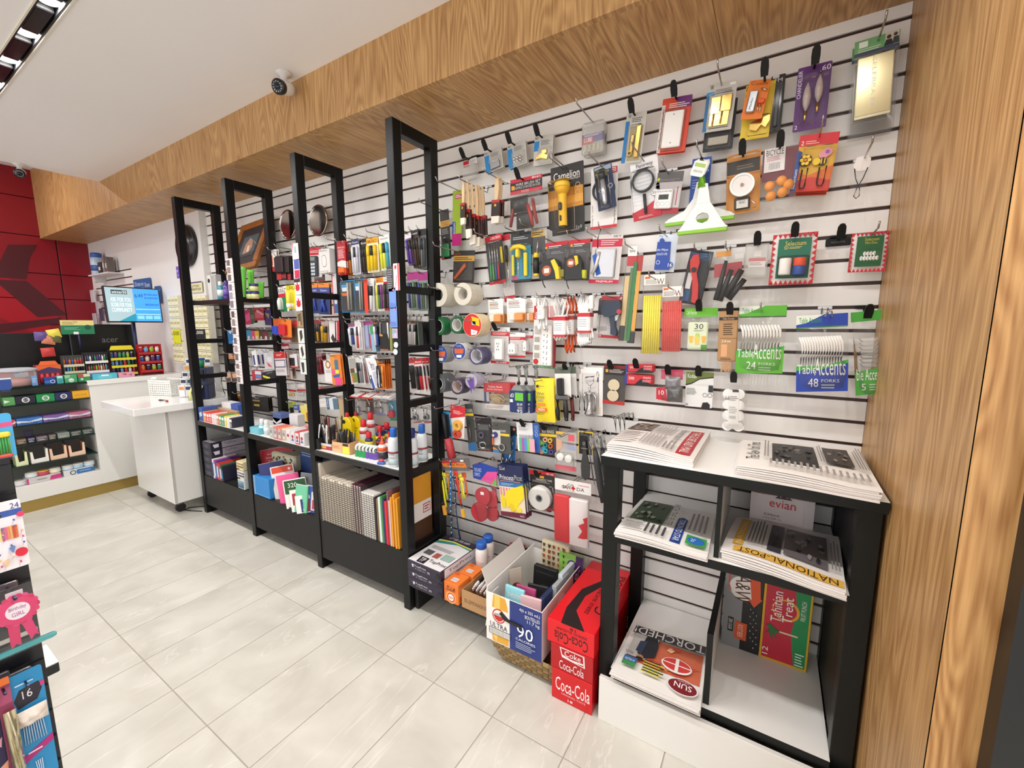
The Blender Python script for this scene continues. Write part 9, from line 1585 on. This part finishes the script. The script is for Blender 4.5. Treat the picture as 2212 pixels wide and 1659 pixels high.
rpack('candle_card','sky blue card of green party candles','candles',(-70,900),(22,893),(-62,1000),.06,'#4aaae0',[('r',0,.2,1,.3,'#e0508c'),('r',.1,.42,.88,.99,'#e8c83a')],(('candle_set',*[('t',[(.55+.07*i,.5),(.55+.07*i,.9)],.03,.008,'#3fa05a')for i in range(5)]),('candle_cap',('b',.5,.40,.9,.52,.002,.014,'#f0d23a')),('foot',('b',.5,.9,.9,.98,.002,.012,'#d8483c'))))
rpack('straw_card','white 24 pack of party candles with balloon print','candles',(-70,1100),(42,1078),(-60,1255),.06,'#efe8ec',[('r',0,.13,1,.22,'#3a5ca8'),('x',.78,.04,.96,.12,'24','#3a4a94'),('r',.4,.35,.86,.56,'#f4eef0'),*[('r',.42+.055*i,.36,.47+.055*i,.55,('#3a2f6a','#e8d88a','#a86a94','#d86a8c','#e08a5c','#e0a86c','#c8502c','#d86a3a')[i])for i in range(8)],('d',.86,.78,.13,'#d8243c'),('d',.96,.22,.08,'#d8406a'),*[('d',.42+.13*(i%5),.28+.09*((i*3)%8),.018,('#3a5ca8','#d8406a','#e0b47c','#5a6a9c')[i%4])for i in range(16)],('s',[(.62,.68),(.74,.66),(.69,.75)],'#6a84b8'),('s',[(.45,.85),(.58,.83),(.53,.93)],'#e0bc94')])
rpack('rosette_bag','bag with a pink birthday girl rosette and ribbons','rosette',(-62,1290),(100,1240),(-50,1440),.07,None,(),(('rosette',('d',.52,.38,.28,.004,.012,'#dc2f6c'),*[('d',.52+.27*math.cos(i*PI/9),.38+.27*math.sin(i*PI/9)*.75,.05,.003,.010,'#e03c78' if i%2 else '#cf2560')for i in range(18)]),('rosette_centre',('d',.52,.38,.17,.012,.015,'#f3e8ee')),('lettering',('x',.40,.30,.64,.37,.0155,'Birthday','#a84a94'),('x',.43,.39,.61,.45,.0155,'GIRL','#a84a94')),('ribbon',('s',[(.36,.55),(.52,.58),(.50,.92),(.43,.88),(.36,.95)],.003,.007,'#d42a64')),('ribbon',('s',[(.54,.58),(.68,.54),(.76,.86),(.7,.84),(.64,.9)],.004,.008,'#da3470')),('header',('b',.4,.1,.64,.2,.002,.005,'#d8c8d0')),('foot_band',('b',0,.92,1,1,.0,.014,'#4ab4b8')),('bag',('p',0,0,1,1,.03,'film',.3))))
rpack('sparkler_pack','blue pack of 16 white feather picks','party picks',(10,1470),(88,1432),(30,1720),.05,'#2a8ac0',[('s',[(.12,.22),(.3,.14),(.85,.13),(.92,.2),(.75,.28),(.2,.3)],'#2a2430'),('x',.36,.16,.64,.23,'16','#e0dce0'),('r',0,.24,.12,.28,'#d0387a'),('r',.88,.14,1,.18,'#d0387a'),('s',[(0,.74),(1,.64),(1,.70),(0,.8)],'#b0287a'),('n',.25,.7,.8,.73,1,'#f0dce8'),('n',.2,.08,.8,.11,1,'#bfe0f0')],(('feather_tuft',('p',.1,.30,.95,.44,.03,'#e6d8cc',.6)),*[('pick',('t',[(.25+.065*i,.4),(.22+.075*i,.62)],.014,.008,'#cfd8e8'))for i in range(9)],*[('pick',('t',[(.4+.06*i,.8),(.45+.04*i,.97)],.014,.008,'#cfd8e8'))for i in range(4)]))
rpack('foil_garland','gold and silver foil garland on maroon card','garland',(-14,1470),(17,1462),(2,1700),.06,'#8a3a54',[('r',.0,.1,1,.25,'#a84a6c'),('r',.2,.0,1,.07,'#e0702c')],(('foil',('p',.15,.3,1.05,1,.03,mat('#cfc4a4',.15,.8),1.2)),))
rpack('purple_card','dark purple party card at the rack edge','party goods',(-60,1490),(-14,1478),(-50,1720),.05,'#2c2244',[('s',[(.5,.6),(.9,.55),(.8,.65)],'#d89aa8'),('s',[(.5,.85),(1,.8),(.9,.95)],'#e0a080')])
